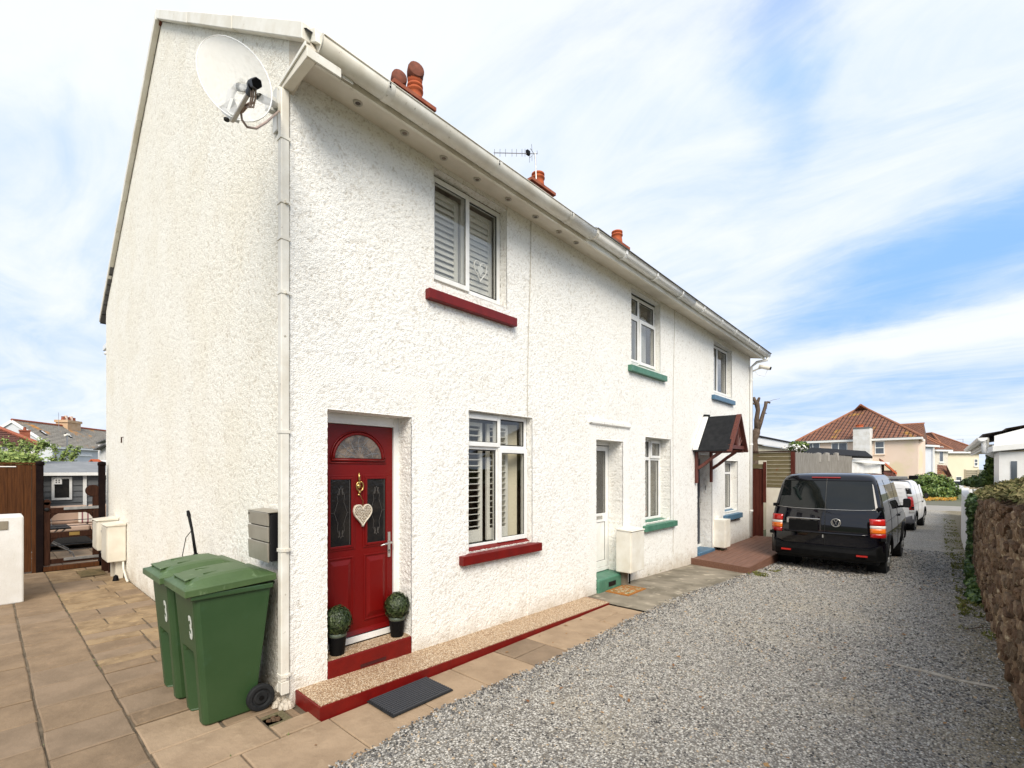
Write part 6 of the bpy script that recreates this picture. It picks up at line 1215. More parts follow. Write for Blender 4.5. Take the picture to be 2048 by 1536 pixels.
for sx in (-10.3, -9.6):
    b = MB(); b.tube([(sx, -0.95, 0.62), (sx, -0.7, 0.35), (sx, -0.4, 0.12), (sx, -0.36, 0.0)], 0.014, 6); b.build('leg', M['steel_dull'], ta); b = MB(); b.tube([(sx, -0.5, 0.62), (sx, -0.75, 0.35), (sx, -1.05, 0.0)], 0.014, 6); b.build('leg', M['steel_dull'], ta)
b = MB(); 
ja = thing('glass_jar', 'clear glass jar standing on the dark garden table', 'jar', (-9.9, -0.75, 0.65)); b.lathe([(0.001, 0.652), (0.06, 0.652), (0.07, 0.70), (0.07, 0.78), (0.05, 0.82)], 14, (-9.9, -0.75, 0)); b.build('jar', M['glass'], ja, smooth=True)

# ------------------------------------------------------------------ vans
def van(name, label, loc, rz, prm, paint, lights):
    """body is a stack of horizontal rings; local +y is forward, origin under the rear bumper"""
    o = thing(name, label, 'van', loc, None, rz, local=True)
    Hh, Wd, Ln = prm['h'], prm['w'] / 2, prm['l']; wb0, wb1, wr = prm['wy'][0], prm['wy'][1], prm['wr']
    zs = [0.30, 0.36, 0.50, 0.64, 0.80, 0.95, 1.08, 1.18, 1.30, 1.45, 1.60, 1.72, 1.82, 1.88, 1.92, 1.945, 1.955]; k_ = Hh / 1.96
    hw = [0.90, 0.935, 0.95, 0.952, 0.955, 0.95, 0.94, 0.93, 0.905, 0.875, 0.845, 0.82, 0.79, 0.755, 0.70, 0.60, 0.40]
    yr = [0.13, 0.11, 0.105, 0.10, 0.10, 0.105, 0.115, 0.13, 0.16, 0.20, 0.245, 0.28, 0.32, 0.36, 0.44, 0.60, 0.95]
    yf = [0.05, 0.0, 0.0, 0.02, 0.08, 0.25, 0.70, 1.02, 1.22, 1.42, 1.62, 1.78, 1.95, 2.06, 2.2, 2.45, 2.9]
    rr = [0.10, 0.11, 0.12, 0.13, 0.13, 0.14, 0.14, 0.14, 0.14, 0.14, 0.14, 0.14, 0.15, 0.16, 0.2, 0.2, 0.18]
    zs = [z * k_ for z in zs]; hw = [w_ * Wd / 0.952 for w_ in hw]
    if prm.get('flat'): yr = [0.10 + (y_ - 0.10) * 0.35 for y_ in yr[:-3]] + yr[-3:]
    W_ = lambda z: float(np.interp(z, zs, hw)); YR = lambda z: float(np.interp(z, zs, yr)); YF = lambda z: Ln - float(np.interp(z, zs, yf))
    bulge = lambda x, z: 0.06 * (x / W_(z)) ** 2
    def ring(z, i):
        w_, a_, c_, r_ = hw[i], yr[i], Ln - yf[i], rr[i]; pts = []
        for xx in np.linspace(-(w_ - r_), w_ - r_, 9): pts.append((xx, a_ + 0.06 * (xx / w_) ** 2, z))
        for t_ in np.linspace(-math.pi / 2, 0, 6)[1:-1]: pts.append((w_ - r_ + r_ * math.cos(t_), a_ + 0.05 + r_ + r_ * math.sin(t_), z))
        ys = np.linspace(a_ + 0.05 + r_, c_ - r_ - .1, 34); pts += [(w_, y, z) for y in ys]
        for t_ in np.linspace(0, math.pi / 2, 6)[1:-1]: pts.append((w_ - r_ + r_ * math.cos(t_), c_ - r_ - .1 + (r_ + .05) * math.sin(t_), z))
        for xx in np.linspace(w_ - r_, -(w_ - r_), 7): pts.append((xx, c_ - .05 - 0.10 * (xx / w_) ** 2 + .02, z))
        for t_ in np.linspace(math.pi / 2, math.pi, 6)[1:-1]: pts.append((-(w_ - r_) + r_ * math.cos(t_), c_ - r_ - .1 + (r_ + .05) * math.sin(t_), z))
        pts += [(-w_, y, z) for y in ys[::-1]]
        for t_ in np.linspace(math.pi, 1.5 * math.pi, 6)[1:-1]: pts.append((-(w_ - r_) + r_ * math.cos(t_), a_ + 0.05 + r_ + r_ * math.sin(t_), z))
        return pts
    # refine rings for a smoother skin and cleaner arches
    rings = []; 
    for i in range(len(zs)): rings.append(ring(zs[i], i))
    full = []
    for i in range(len(zs) - 1):
        nsub = 3 if zs[i] < 1.0 else 1
        for k in range(nsub): f_ = k / nsub; full.append([tuple(p0[c] * (1 - f_) + p1[c] * f_ for c in range(3)) for p0, p1 in zip(rings[i], rings[i + 1])])
    full.append(rings[-1]); n = len(rings[0]); b = MB(); vs = [p_ for r__ in full for p_ in r__]; fs = []
    for i in range(len(full) - 1):
        for k in range(n):
            q_ = (i * n + k, i * n + (k + 1) % n, (i + 1) * n + (k + 1) % n, (i + 1) * n + k); c_ = np.mean([vs[a_] for a_ in q_], 0)
            if abs(c_[0]) > Wd - 0.12 and any((c_[1] - wy) ** 2 + (c_[2] - wr) ** 2 < (wr + 0.055) ** 2 for wy in (wb0, wb1)): continue
            fs.append(q_)
    fs.append(tuple((len(full) - 1) * n + k for k in range(n))); fs.append(tuple(range(n - 1, -1, -1)))
    b.add(vs, fs); body = b.build('body', paint, o, smooth=True)
    ms = body.modifiers.new('n', 'WEIGHTED_NORMAL') if False else None
    dark = M['black_plastic']
    # wheels and arches
    for wy in (wb0, wb1):
        for sx in (-1, 1):
            b = MB(); xo = sx * (Wd - 0.02)
            b.lathe([(0.001, 0), (wr * .6, 0.0), (wr * .66, 0.02), (wr * .93, 0.02), (wr, 0.05), (wr, 0.19), (wr * .93, 0.22), (wr * .5, 0.22)] if sx < 0 else [(wr * .5, -0.22), (wr * .93, -0.22), (wr, -0.19), (wr, -0.05), (wr * .93, -0.02), (wr * .66, -0.02), (wr * .6, 0), (0.001, 0)], 30, (sx * (Wd - 0.035), wy, wr), 'x'); wv = b.build('wheel', M['rubber'], o, smooth=False, bevel=0.004)
            b = MB(); b.lathe([(0.001, 0.008 * sx), (wr * 0.2, 0.01 * sx), (wr * .25, 0.0), (wr * .55, 0.0), (wr * .63, 0.012 * sx), (wr * .65, 0.0)], 24, (sx * (Wd - 0.03), wy, wr), 'x'); rim_ = b.build('rim', M['steel'], wv)
            for s_ in range(5):
                a_ = s_ * 2 * math.pi / 5; b = MB(); b.bar((sx * (Wd - 0.018), wy + 0.06 * math.cos(a_), wr + 0.06 * math.sin(a_)), (sx * (Wd - 0.018), wy + wr * .6 * math.cos(a_), wr + wr * .6 * math.sin(a_)), 0.012, 0.05, up=(1, 0, 0)); b.build('spoke', M['steel'], wv)
            arc = [(sx * (W_(wr + (wr + .06) * math.sin(t_)) + 0.004), wy + (wr + 0.065) * math.cos(t_), wr + (wr + 0.065) * math.sin(t_)) for t_ in np.linspace(-0.2, math.pi + 0.2, 28)]
            b = MB(); b.tube(arc, 0.028, 6); b.build('wheel_arch', dark, o, smooth=True)
            b = MB(); b.lathe([(wr + 0.085, 0.0), (wr + 0.085, -0.30 * 1.0)] if sx > 0 else [(wr + 0.085, 0.0), (wr + 0.085, 0.30)], 24, (sx * (Wd - 0.03), wy, wr), 'x'); b.build('arch_liner', M['rubber'], o)
    # rear surfaces follow R(x,z)
    def Rp(x, z, off=0.004): return (x, YR(z) + 0.06 * (x / W_(z)) ** 2 - off, z)
    def rpatch(mb, x0, x1, z0, z1, off=0.004, nx=10, nz=6, trap=0.0):
        vs = []
        for i in range(nx + 1):
            for j in range(nz + 1):
                z = z0 + (z1 - z0) * j / nz; fx = i / nx; xx = (x0 + (x1 - x0) * fx) ; xx = xx * (1 - trap * j / nz); vs.append(Rp(xx, z, off))
        mb.add(vs, [(i * (nz + 1) + j, (i + 1) * (nz + 1) + j, (i + 1) * (nz + 1) + j + 1, i * (nz + 1) + j + 1) for i in range(nx) for j in range(nz)]); return mb
    g0, g1 = prm['glass']
    if prm.get('rear_glass', True):
        b = MB(); rpatch(b, -0.80, 0.80, g0 * k_, g1 * k_, 0.006, 14, 6, trap=0.09); rg = b.build('rear_window', lights['glass'], o, smooth=True, fixn=False)
        b = MB(); b.tube([Rp(xx, g0 * k_ - 0.015 + 0.03 * (xx / .85) ** 4, 0.012) for xx in np.linspace(-0.84, 0.84, 16)], 0.006, 5); b.build('chrome_strip', M['steel'], o, smooth=True)
        b = MB(); pts_ = [Rp(xx, g1 * k_ + 0.005, 0.008) for xx in np.linspace(-0.74, 0.74, 10)]; b.tube(pts_, 0.006, 4); b.build('window_seal', dark, o)
    b = MB(); b.tube([Rp(0.02, z, 0.009) for z in np.linspace(0.50, 1.84, 16)], 0.005, 5); b.build('door_gap', M['glazing_seal'], o)
    # tail lamps
    for sx in (-1, 1):
        for (za, zb, mm, nm) in lights['lamp']:
            b = MB(); vs = []; nx, nz = 6, 3; w0 = lights['w']
            for i in range(nx + 1):
                for j in range(nz + 1):
                    z = za + (zb - za) * j / nz; f_ = i / nx; Wz = W_(z); r_ = 0.13; s_arc = f_ * (w0 + 0.10)
                    xx = Wz - w0 + s_arc
                    if xx > Wz - r_:
                        t_ = min((xx - (Wz - r_)) / (r_ * 1.25), 1.0) * (math.pi / 2) * 0.88; X_ = Wz - r_ + (r_ + .006) * math.sin(t_); Y_ = YR(z) + 0.05 + r_ - (r_ + .006) * math.cos(t_)
                    else: X_, Y_ = xx, YR(z) + 0.06 * (xx / Wz) ** 2 - 0.010
                    vs.append((sx * X_, Y_, z))
            b.add(vs, [(i * (nz + 1) + j, (i + 1) * (nz + 1) + j, (i + 1) * (nz + 1) + j + 1, i * (nz + 1) + j + 1) for i in range(nx) for j in range(nz)])
            oo = b.build(nm, mm, o, smooth=True, fixn=False); sm = oo.modifiers.new('t', 'SOLIDIFY'); sm.thickness = 0.02; sm.offset = 0
    # bumper
    b = MB(); bw = Wd + 0.005; pr = [(0.30, 0.02), (0.34, -0.03), (0.44, -0.045), (0.50, -0.03), (0.53, 0.03), (0.53, 0.10)]; vs = []; nn_ = 17
    for i in range(nn_):
        f_ = -1 + 2 * i / (nn_ - 1); xx = f_ * bw
        for (z, y) in pr:
            cz = 0.13 * max(0, abs(f_) - 0.80) / 0.20; y2 = y + 0.09 * f_ * f_ + (0.22 * max(0, (abs(f_) - 0.86) / 0.14) ** 2); vs.append((xx, y2, z + (cz if z > 0.45 else 0)))
    for sx in (-1, 1):
        pass
    m_ = len(pr); b.add(vs, [(i * m_ + j, (i + 1) * m_ + j, (i + 1) * m_ + j + 1, i * m_ + j + 1) for i in range(nn_ - 1) for j in range(m_ - 1)])
    for sx in (-1, 1):
        b.hexa([(sx * (Wd - .05), 0.30, 0.30), (sx * (Wd + .008), 0.30, 0.30), (sx * (Wd + .008), wb0 - wr - .1, 0.30), (sx * (Wd - .05), wb0 - wr - .1, 0.30), (sx * (Wd - .05), 0.28, 0.64), (sx * (Wd + .008), 0.28, 0.64), (sx * (Wd + .008), wb0 - wr - .06, 0.55), (sx * (Wd - .05), wb0 - wr - .06, 0.55)])
    bu = b.build('bumper', lights['bumper'], o, smooth=False, fixn=False); sm = bu.modifiers.new('t', 'SOLIDIFY'); sm.thickness = 0.012
    for sx in (-1, 1):
        b = MB(); b.box(sx * 0.62 - 0.085, sx * 0.62 + 0.085, -0.035, 0.0, 0.395, 0.425); b.build('reflector', lights['red'], bu)
    # side windows
    for sx in (-1, 1):
        for (ya, yb, za, zb, rk) in prm['side']:
            b = MB(); vs = []; nx, nz = 8, 4
            for i in range(nx + 1):
                for j in range(nz + 1):
                    z = za + (zb - za) * j / nz; y = ya + (yb - ya) * i / nx; y += (rk[0] * (1 - i / nx) + rk[1] * i / nx) * j / nz; vs.append((sx * (W_(z) + 0.005), y, z))
            b.add(vs, [(i * (nz + 1) + j, (i + 1) * (nz + 1) + j, (i + 1) * (nz + 1) + j + 1, i * (nz + 1) + j + 1) for i in range(nx) for j in range(nz)]); b.build('side_window', lights['sglass'], o, smooth=True, fixn=False)
        for yy in prm['gaps']:
            b = MB(); b.tube([(sx * (W_(z) + 0.002), yy, z) for z in np.linspace(0.4, 1.8, 12)], 0.004, 4); b.build('door_gap', M['glazing_seal'], o)
        b = MB(); b.tube([(sx * (W_(1.02) + 0.002), y, 1.02) for y in (0.35, 3.6)], 0.004, 4); b.build('body_crease', M['glazing_seal'], o)
        b = MB(); b.box(*sorted((sx * (W_(1.0) + .002), sx * (W_(1.0) + .03))), prm['gaps'][-1] + 0.12, prm['gaps'][-1] + 0.30, 0.98, 1.02); b.build('side_handle', dark, o, bevel=0.004)
        my = Ln - 1.35; b = MB(); b.box(*sorted((sx * (Wd - 0.04), sx * (Wd + 0.03))), my, my + 0.06, 1.12, 1.17); b.build('mirror_arm', dark, o)
        b = MB(); b.box(*sorted((sx * (Wd + 0.02), sx * (Wd + 0.16))), my - 0.02, my + 0.08, 1.12, 1.33); mr = b.build('mirror', dark, o, bevel=0.035, seg=3)
        b = MB(); b.box(*sorted((sx * (Wd + 0.035), sx * (Wd + 0.145))), my - 0.024, my - 0.019, 1.14, 1.31); b.build('mirror_glass', M['glass_dark'], mr)
        for zz in prm.get('hinges', ()):
            b = MB(); b.box(*sorted((sx * (W_(zz) - 0.06), sx * (W_(zz) + 0.012))), YR(zz) + 0.01, YR(zz) + 0.13, zz - 0.03, zz + 0.03); b.build('rear_hinge', dark, o, bevel=0.006)
    # windscreen and front lamps
    b = MB(); vs = []; nx, nz = 8, 4
    for i in range(nx + 1):
        for j in range(nz + 1):
            z = (1.12 + 0.66 * j / nz) * k_; f_ = -0.8 + 1.6 * i / nx; vs.append((f_ * W_(z), YF(z) - 0.03 - 0.10 * f_ * f_ + .006 + .02, z))
    b.add(vs, [(i * (nz + 1) + j, (i + 1) * (nz + 1) + j, (i + 1) * (nz + 1) + j + 1, i * (nz + 1) + j + 1) for i in range(nx) for j in range(nz)]); b.build('windscreen', lights['glass'], o, smooth=True, fixn=False)
    for sx in (-1, 1): b = MB(); b.box(*sorted((sx * 0.55, sx * 0.85)), Ln - 0.25, Ln - 0.10, 0.66, 0.86); b.build('headlight', M['steel'], o, bevel=0.03)
    b = MB(); b.box(-Wd + .1, Wd - .1, 0.2, Ln - .2, 0.24, 0.32); b.build('underside', M['rubber'], o)
    return o, Rp, body
def cpaint(name, col, rough=0.12, coat=1.0, spec=0.6):
    m, t, p = newmat(name); p.inputs['Base Color'].default_value = (*col, 1); p.inputs['Roughness'].default_value = rough + 0.15; p.inputs['Coat Weight'].default_value = coat; p.inputs['Coat Roughness'].default_value = 0.03; p.inputs['Coat IOR'].default_value = 1.55; p.inputs['Specular IOR Level'].default_value = 0.0
    p.inputs['Coat Roughness'].default_value = 0.02; return m
M['paint_black'] = cpaint('black van paint', (0.0015, 0.0015, 0.004)); M['paint_white'] = cpaint('white van paint', (0.72, 0.72, 0.72), 0.25, 0.5)
M['tint'] = pm('tinted van glass', (0.004, 0.006, 0.006), 0.03, (0.008, 0.010, 0.010), 2, spec=0.5)
M['lamp_red'] = pm('red lamp plastic', (0.42, 0.012, 0.008), 0.18, coat=0.6); M['lamp_amber'] = pm('amber lamp plastic', (0.65, 0.14, 0.01), 0.2, coat=0.6); M['lamp_clear'] = pm('clear lamp plastic', (0.62, 0.60, 0.57), 0.2, coat=0.5); M['lamp_darkred'] = pm('deep red lamp plastic', (0.30, 0.006, 0.006), 0.2, coat=0.5)
L1 = dict(glass=M['tint'], sglass=M['tint'], bumper=M['black_plastic'], red=M['lamp_red'], w=0.215, lamp=[(0.745, 0.82, M['lamp_darkred'], 'tail_lamp'), (0.822, 0.915, M['lamp_amber'], 'indicator_lamp'), (0.917, 0.965, M['lamp_clear'], 'reversing_lamp'), (0.967, 1.09, M['lamp_red'], 'brake_lamp')])
v1, Rp, body = van('parked_van', 'black people carrier van parked on the gravel, seen from behind beside the deck', (2.09, 9.22, -0.165), R(-1.2),
    dict(h=1.94, w=1.88, l=4.88, wy=(0.98, 3.98), wr=0.335, glass=(1.26, 1.80), side=[(0.42, 1.30, 1.22, 1.74, (0.10, 0.0)), (1.38, 2.55, 1.22, 1.74, (0, 0)), (2.63, 3.45, 1.22, 1.74, (0, -0.18))], gaps=(1.34, 2.60), hinges=(1.28, 0.72)), M['paint_black'], L1)
b = MB(); c_ = Rp(0.20, 0.985, 0.010); cx_, cy_, cz_ = c_
ringp = [(cx_ + 0.075 * math.sin(t_), cy_ - 0.004, cz_ + 0.075 * math.cos(t_)) for t_ in np.linspace(0, 2 * math.pi, 33)]; b.tube(ringp, 0.0075, 6, cap=False)
b.lathe([(0.0001, 0.004), (0.072, 0.004)], 24, (cx_, cy_, cz_), 'y'); em = b.build('badge', M['steel'], v1, smooth=False); em.data.materials.append(M['navy'])
for p_ in em.data.polygons:
    if p_.index >= len(em.data.polygons) - 24: p_.material_index = 1
b = MB(); s_ = 0.075
for pts in ([(-0.42, .80), (0, 0.08), (0.42, .80)], [(-0.85, .42), (-0.42, -.82), (0, -0.08), (0.42, -.82), (0.85, .42)]):
    b.tube([(cx_ + q_[0] * s_, cy_ - 0.006, cz_ + q_[1] * s_) for q_ in pts], 0.0065, 5)
b.build('badge_letters', M['steel'], em)
b = MB(); b.tube([Rp(xx, 1.035, 0.02) for xx in np.linspace(-0.62, -0.06, 8)], 0.012, 6); b.box(-0.64, -0.60, Rp(-.62, 1.0)[1] - .012, Rp(-.62, 1.0)[1], 0.93, 1.03); b.build('plate_lamp_bar', M['steel'], v1)
b = MB(); 
for i_ in range(1): b.box(-0.60, -0.09, 0.093, 0.10, 0.80, 1.0)
b.build('number_plate_recess', M['black_plastic'], v1)
b = MB(); b.tube([Rp(xx, 1.845, 0.016) for xx in np.linspace(-0.24, 0.24, 8)], 0.014, 6); b.build('high_brake_lamp', pm('dull red lamp', (0.32, 0.03, 0.03), 0.3), v1)
b = MB(); b.box(-0.02, 0.0, 0.08, 0.095, 0.68, 0.74); b.build('rear_lock', M['steel'], v1)
b = MB(); b.tube([Rp(xx, 0.775 + 0.0 * xx, 0.018) for xx in np.linspace(-0.72, 0.70, 12)], 0.02, 6); b.build('tailgate_crease', M['paint_black'], v1, smooth=True)
L2 = dict(glass=M['tint'], sglass=M['paint_white'], bumper=pm('grey bumper plastic', (0.11, 0.11, 0.12), 0.6), red=M['lamp_red'], w=0.13, lamp=[(0.70, 0.80, M['lamp_clear'], 'fog_lamp'), (0.805, 1.30, M['lamp_red'], 'tail_lamp'), (1.31, 1.40, M['lamp_clear'], 'reversing_lamp'), (1.41, 1.62, M['bumper'] if 'bumper' in M else M['glass_dark'], 'lamp_housing')])
v2, Rp2, body2 = van('parked_van', 'white panel van with a laden roof rack parked farther up the lane', (2.05, 21.6, -0.50), R(-3.5),
    dict(h=1.92, w=1.9, l=4.8, wy=(1.0, 4.0), wr=0.33, glass=(1.2, 1.7), rear_glass=False, flat=True, side=[(3.0, 3.7, 1.2, 1.7, (0, -0.18))], gaps=(1.6, 2.9), hinges=(0.9,)), M['paint_white'], L2)
b = MB()
for zz in (1.62, 1.45, 1.3, 1.1): b.tube([Rp2(xx, zz, 0.004) for xx in (-0.75, -0.3)], 0.012, 4); b.tube([Rp2(xx, zz, 0.004) for xx in (0.15, 0.62)], 0.012, 4)
b.build('pressed_rib', M['paint_white'], v2)
b = MB(); b.box(-0.8, 0.85, 0.36, 0.40, 1.93, 1.97); b.box(-0.8, 0.85, 1.6, 1.64, 1.93, 1.97); b.build('roof_bar', M['black_metal'], v2)
rk = thing('roof_load', 'grey boxes and ladder tied on the roof of the white van', 'roof load', (2.3, 22.3, 1.4)); b = MB(); b.box(2.15, 2.80, 21.95, 22.6, 1.47, 1.56); b.build('ladder', M['steel_dull'], rk); b = MB(); b.box(2.85, 3.12, 21.95, 22.3, 1.47, 1.60); b.build('lamp_box', M['black_plastic'], rk, bevel=0.02)

# ------------------------------------------------------------------ past the terrace: gate, fences, garages
YF_ = 12.62
def PY(u, v, y=YF_): return onwall(u, v, Vector((0, y, 0)), Vector((0, -1, 0)))
tgt = thing('side_gate', 'dark red brown boarded side gate at the far end of the deck', 'gate', (0.15, YF_, 0))
q0, q1 = PY(1507, 937), PY(1527, 1068)
n_ = 5
for k in range(n_):
    xa = q0.x - 0.25 + k * (q1.x - q0.x + 0.25) / n_; xb = xa + (q1.x - q0.x + .25) / n_ - 0.006; b = MB(); b.box(xa, xb, YF_ - 0.01 - 0.006 * (k % 2), YF_ + 0.02, -0.05, q0.z); b.build('board', M['timber_gate'], tgt)
b = MB(); b.box(q0.x - .3, q1.x + 0.05, YF_ - .03, YF_ + 0.03, q0.z + .003, q0.z + 0.12); b.build('head_rail', M['timber_green'], tgt)
b = MB(); q2 = PY(1531, 1000); b.box(q1.x + 0.0, q2.x + 0.02, YF_ - .05, YF_ + .01, PY(1530, 1005).z, q0.z + 0.18); b.build('post', M['timber_gate'], tgt)
tf = thing('plank_fence', 'horizontal greenish timber plank fence above a cream low wall beside the van', 'fence', (0.8, YF_, 1))
qa, qb = PY(1508, 909), PY(1582, 904); zb_ = PY(1530, 975).z; zt2 = qb.z
n_ = 9
for k in range(n_):
    za, zb2 = zb_ + (zt2 - zb_) * k / n_, zb_ + (zt2 - zb_) * (k + 1) / n_ - 0.008; xa = qa.x - 0.3 if za > q0.z + 0.12 else q2.x + 0.03
    b = MB(); b.box(xa, qb.x + 0.02, YF_ + 0.0, YF_ + 0.025, za, zb2); b.build('plank', M['timber_green'], tf)
b = MB(); b.box(qa.x - .3, qb.x + 0.08, YF_ - 0.03, YF_ + 0.05, zt2 + .002, zt2 + 0.035); b.build('capping', M['stain_brown'], tf)
b = MB(); b.box(qb.x - .0, qb.x + 0.09, YF_ - 0.03, YF_ + .06, zb_ - 0.3, zt2); b.build('post', M['timber_gate'], tf)
lw = thing('low_wall', 'cream painted low wall under the plank fence', 'wall', (0.6, YF_, 0)); b = MB(); b.box(q2.x + 0.02, qb.x + .05, YF_ - 0.005, YF_ + 0.15, -0.35, zb_ - .004); b.build('wall', M['cream_box'], lw)
# silvered upright boards running away along the lane
gf = thing('board_fence', 'silvered grey upright board fence running up the lane behind the black van', 'fence', (0.95, 17, 0))
XF = qb.x + 0.07
def PX(u, v, x=XF): 
    r = ray(u); s = (x - CX) / r.x; return A(u, v, s)
y0_, y1_ = YF_ + .07, PX(1703, 913).y; y_ = y0_; k = 0
while y_ < y1_ and k < 90:
    w_ = 0.125; f_ = (y_ - y0_) / (y1_ - y0_); zt3 = PX(1592, 905).z * (1 - f_) + PX(1703, 914).z * f_ + 0.012 * (k % 3)
    b = MB(); b.hexa([(XF, y_, -.4), (XF + 0.022, y_, -.4), (XF + 0.008, y_ + w_ - .006, -.4), (XF, y_ + w_ - .006, -.4), (XF, y_, zt3), (XF + 0.022, y_, zt3), (XF + .008, y_ + w_ - .006, zt3), (XF, y_ + w_ - .006, zt3)]); b.build('board', M['timber_grey'], gf); y_ += w_; k += 1
for u in (1636, 1653, 1672):
    q_ = PX(u, 905, XF - .04); b = MB(); b.lathe([(0.09, q_.z - .3), (0.09, q_.z - 0.02), (0.001, q_.z + 0.0)], 12, (q_.x, q_.y, 0)); b.build('post_cap', M['timber_grey'], gf)
# garages with felt roofs
def boxthing(name, label, cat, pts, z0, z1, m, roofm=None, over=0.15, th=0.14, slope=0.0):
    o = thing(name, label, cat, (pts[0][0], pts[0][1], z0)); b = MB(); b.prism([(p_[0], p_[1], z0) for p_ in pts], (0, 0, z1 - z0)); b.build('wall', m, o); return o
ga = thing('garage', 'cream garage with a black felt roof and white fascia behind the plank fence', 'garage', (-1.5, 16, 0))
P0 = A(1503, 876, 16.0); P1 = A(1592, 893, 21.5); d_ = (Vector((P1.x, P1.y)) - Vector((P0.x, P0.y))); d_.normalize(); n2_ = Vector((-d_.y, d_.x))
if n2_.x > 0: n2_ = -n2_
Pm = Vector((P0.x, P0.y)) - d_ * 1.2; Pe = Vector((P1.x, P1.y))
def quadp(a_, c_, n_, l_): return [(a_.x, a_.y), (c_.x, c_.y), (c_.x + n_.x * l_, c_.y + n_.y * l_), (a_.x + n_.x * l_, a_.y + n_.y * l_)]
qq = quadp(Pm + n2_ * .15, Pe - d_ * .2 + n2_ * .15, n2_, 4.5); zt3 = A(1545, 893, 18.5).z
b = MB(); b.prism([(p_[0], p_[1], -.5) for p_ in qq], (0, 0, zt3 + .5)); b.build('wall', pm('cream garage render', (0.58, 0.54, 0.42), 0.85, (0.5, 0.45, 0.34), 2), ga)
qq = quadp(Pm, Pe, n2_, 0.06); b = MB(); b.prism([(p_[0], p_[1], zt3) for p_ in qq], (0, 0, 0.24)); b.build('fascia', M['upvc'], ga)
qq = quadp(Pm - n2_ * .04, Pe - n2_ * .04, n2_, 4.9); b = MB()
b.hexa([(qq[0][0], qq[0][1], zt3 + .242), (qq[1][0], qq[1][1], zt3 + .242), (qq[2][0], qq[2][1], zt3 + .242), (qq[3][0], qq[3][1], zt3 + .242), (qq[0][0], qq[0][1], zt3 + .30), (qq[1][0], qq[1][1], zt3 + .30), (qq[2][0], qq[2][1], zt3 + .52), (qq[3][0], qq[3][1], zt3 + .52)]); b.build('roof', M['felt'], ga)
gb = thing('garage', 'white garage with a long black felt roof before the peach house', 'garage', (0, 30, 0))
a_, c_ = A(1590, 893, 24), A(1745, 916, 31); n3 = Vector((-1, 0.15)).normalized()
Qa, Qc = Vector((a_.x, a_.y)), Vector((c_.x, c_.y)); ztg = 2.35
b = MB(); p4 = [Qc, Qa, Qa + n3 * 3 , Qc + n3 * 5]; b.prism([(p_.x, p_.y, -.7) for p_ in p4], (0, 0, ztg + .68)); b.build('wall', M['white_wall'], gb)
w0, w1 = A(1718, 925, 30.0), A(1760, 926, 30.6); b = MB(); b.hexa([(w0.x, w0.y, -.7), (w1.x, w1.y, -.7), (w1.x, w1.y + 3, -.7), (w0.x, w0.y + 3, -.7), (w0.x, w0.y, 2.28), (w1.x, w1.y, 2.22), (w1.x, w1.y + 3, 2.22), (w0.x, w0.y + 3, 2.28)]); b.build('front_wall', M['white_wall'], gb)
b = MB(); r0, r1, r2_, r3_ = A(1588, 903, 23), A(1745, 925, 29.6), A(1740, 905, 34), A(1590, 888, 27)
b.add([r0, r1, A(1742, 915, 32), A(1680, 915, 34), r3_, (r0 - Vector((0, 0, .06))), (r1 - Vector((0, 0, .06)))], [(0, 1, 2, 3, 4), (5, 6, 1, 0)]); 
zR = 2.62; ro = [A(1588, 900, 23), A(1745, 918, 30), A(1745, 913, 34), A(1588, 893, 28)]
b = MB(); b.prism([(p_.x, p_.y, zR - 0.02) for p_ in ro], (0, 0, 0.05)); b.add([(ro[0].x, ro[0].y, zR + .03), (ro[1].x, ro[1].y, zR + .03), (ro[1].x - .5, ro[1].y + 1.5, zR + .42), (ro[0].x - .5, ro[0].y + 1.5, zR + .42), (ro[2].x - .6, ro[2].y, zR + .03), (ro[3].x - .6, ro[3].y, zR + .03)], [(0, 1, 2, 3), (3, 2, 4, 5), (1, 4, 2), (0, 3, 5)]); b.build('roof', M['felt'], gb, fixn=False)
b = MB(); f0, f1 = A(1690, 920, 28.5), A(1766, 926, 30.5); b.bar(f0, f1, 0.08, 0.16); b.bar(f1, f1 + Vector((0.1, 3, 0)), 0.08, 0.16); b.build('fascia', M['upvc'], gb)
pc = thing('tiled_porch', 'small porch with an orange tiled lean-to roof at the foot of the peach house', 'porch', (1.5, 34, 0))
b = MB(); e0, e1, t0, t1 = A(1765, 925, 31), A(1794, 950, 31), A(1758, 921, 34), A(1786, 945, 34)
b.hexa([e0, e1, t1, t0, e0 + Vector((0, 0, .16)), e1 + Vector((0, 0, .16)), t1 + Vector((0, 0, .16)), t0 + Vector((0, 0, .16))]); b.build('roof', M['terracotta'], pc); b = MB(); e2, e3 = A(1768, 940, 31.4), A(1788, 952, 31.4); b.box(e2.x, e3.x, e2.y, e2.y + 2.5, -.7, 1.75); b.build('wall', pm('brown shade timber', (0.2, 0.12, 0.09), 0.8), pc)
b = MB(); b.bar(A(1767, 945, 30.9), A(1792, 952, 30.9), 0.07, 0.09); b.bar(A(1780, 952, 30.9), A(1786, 944, 30.9), 0.07, 0.08); b.build('brace', M['stain_red'], pc)
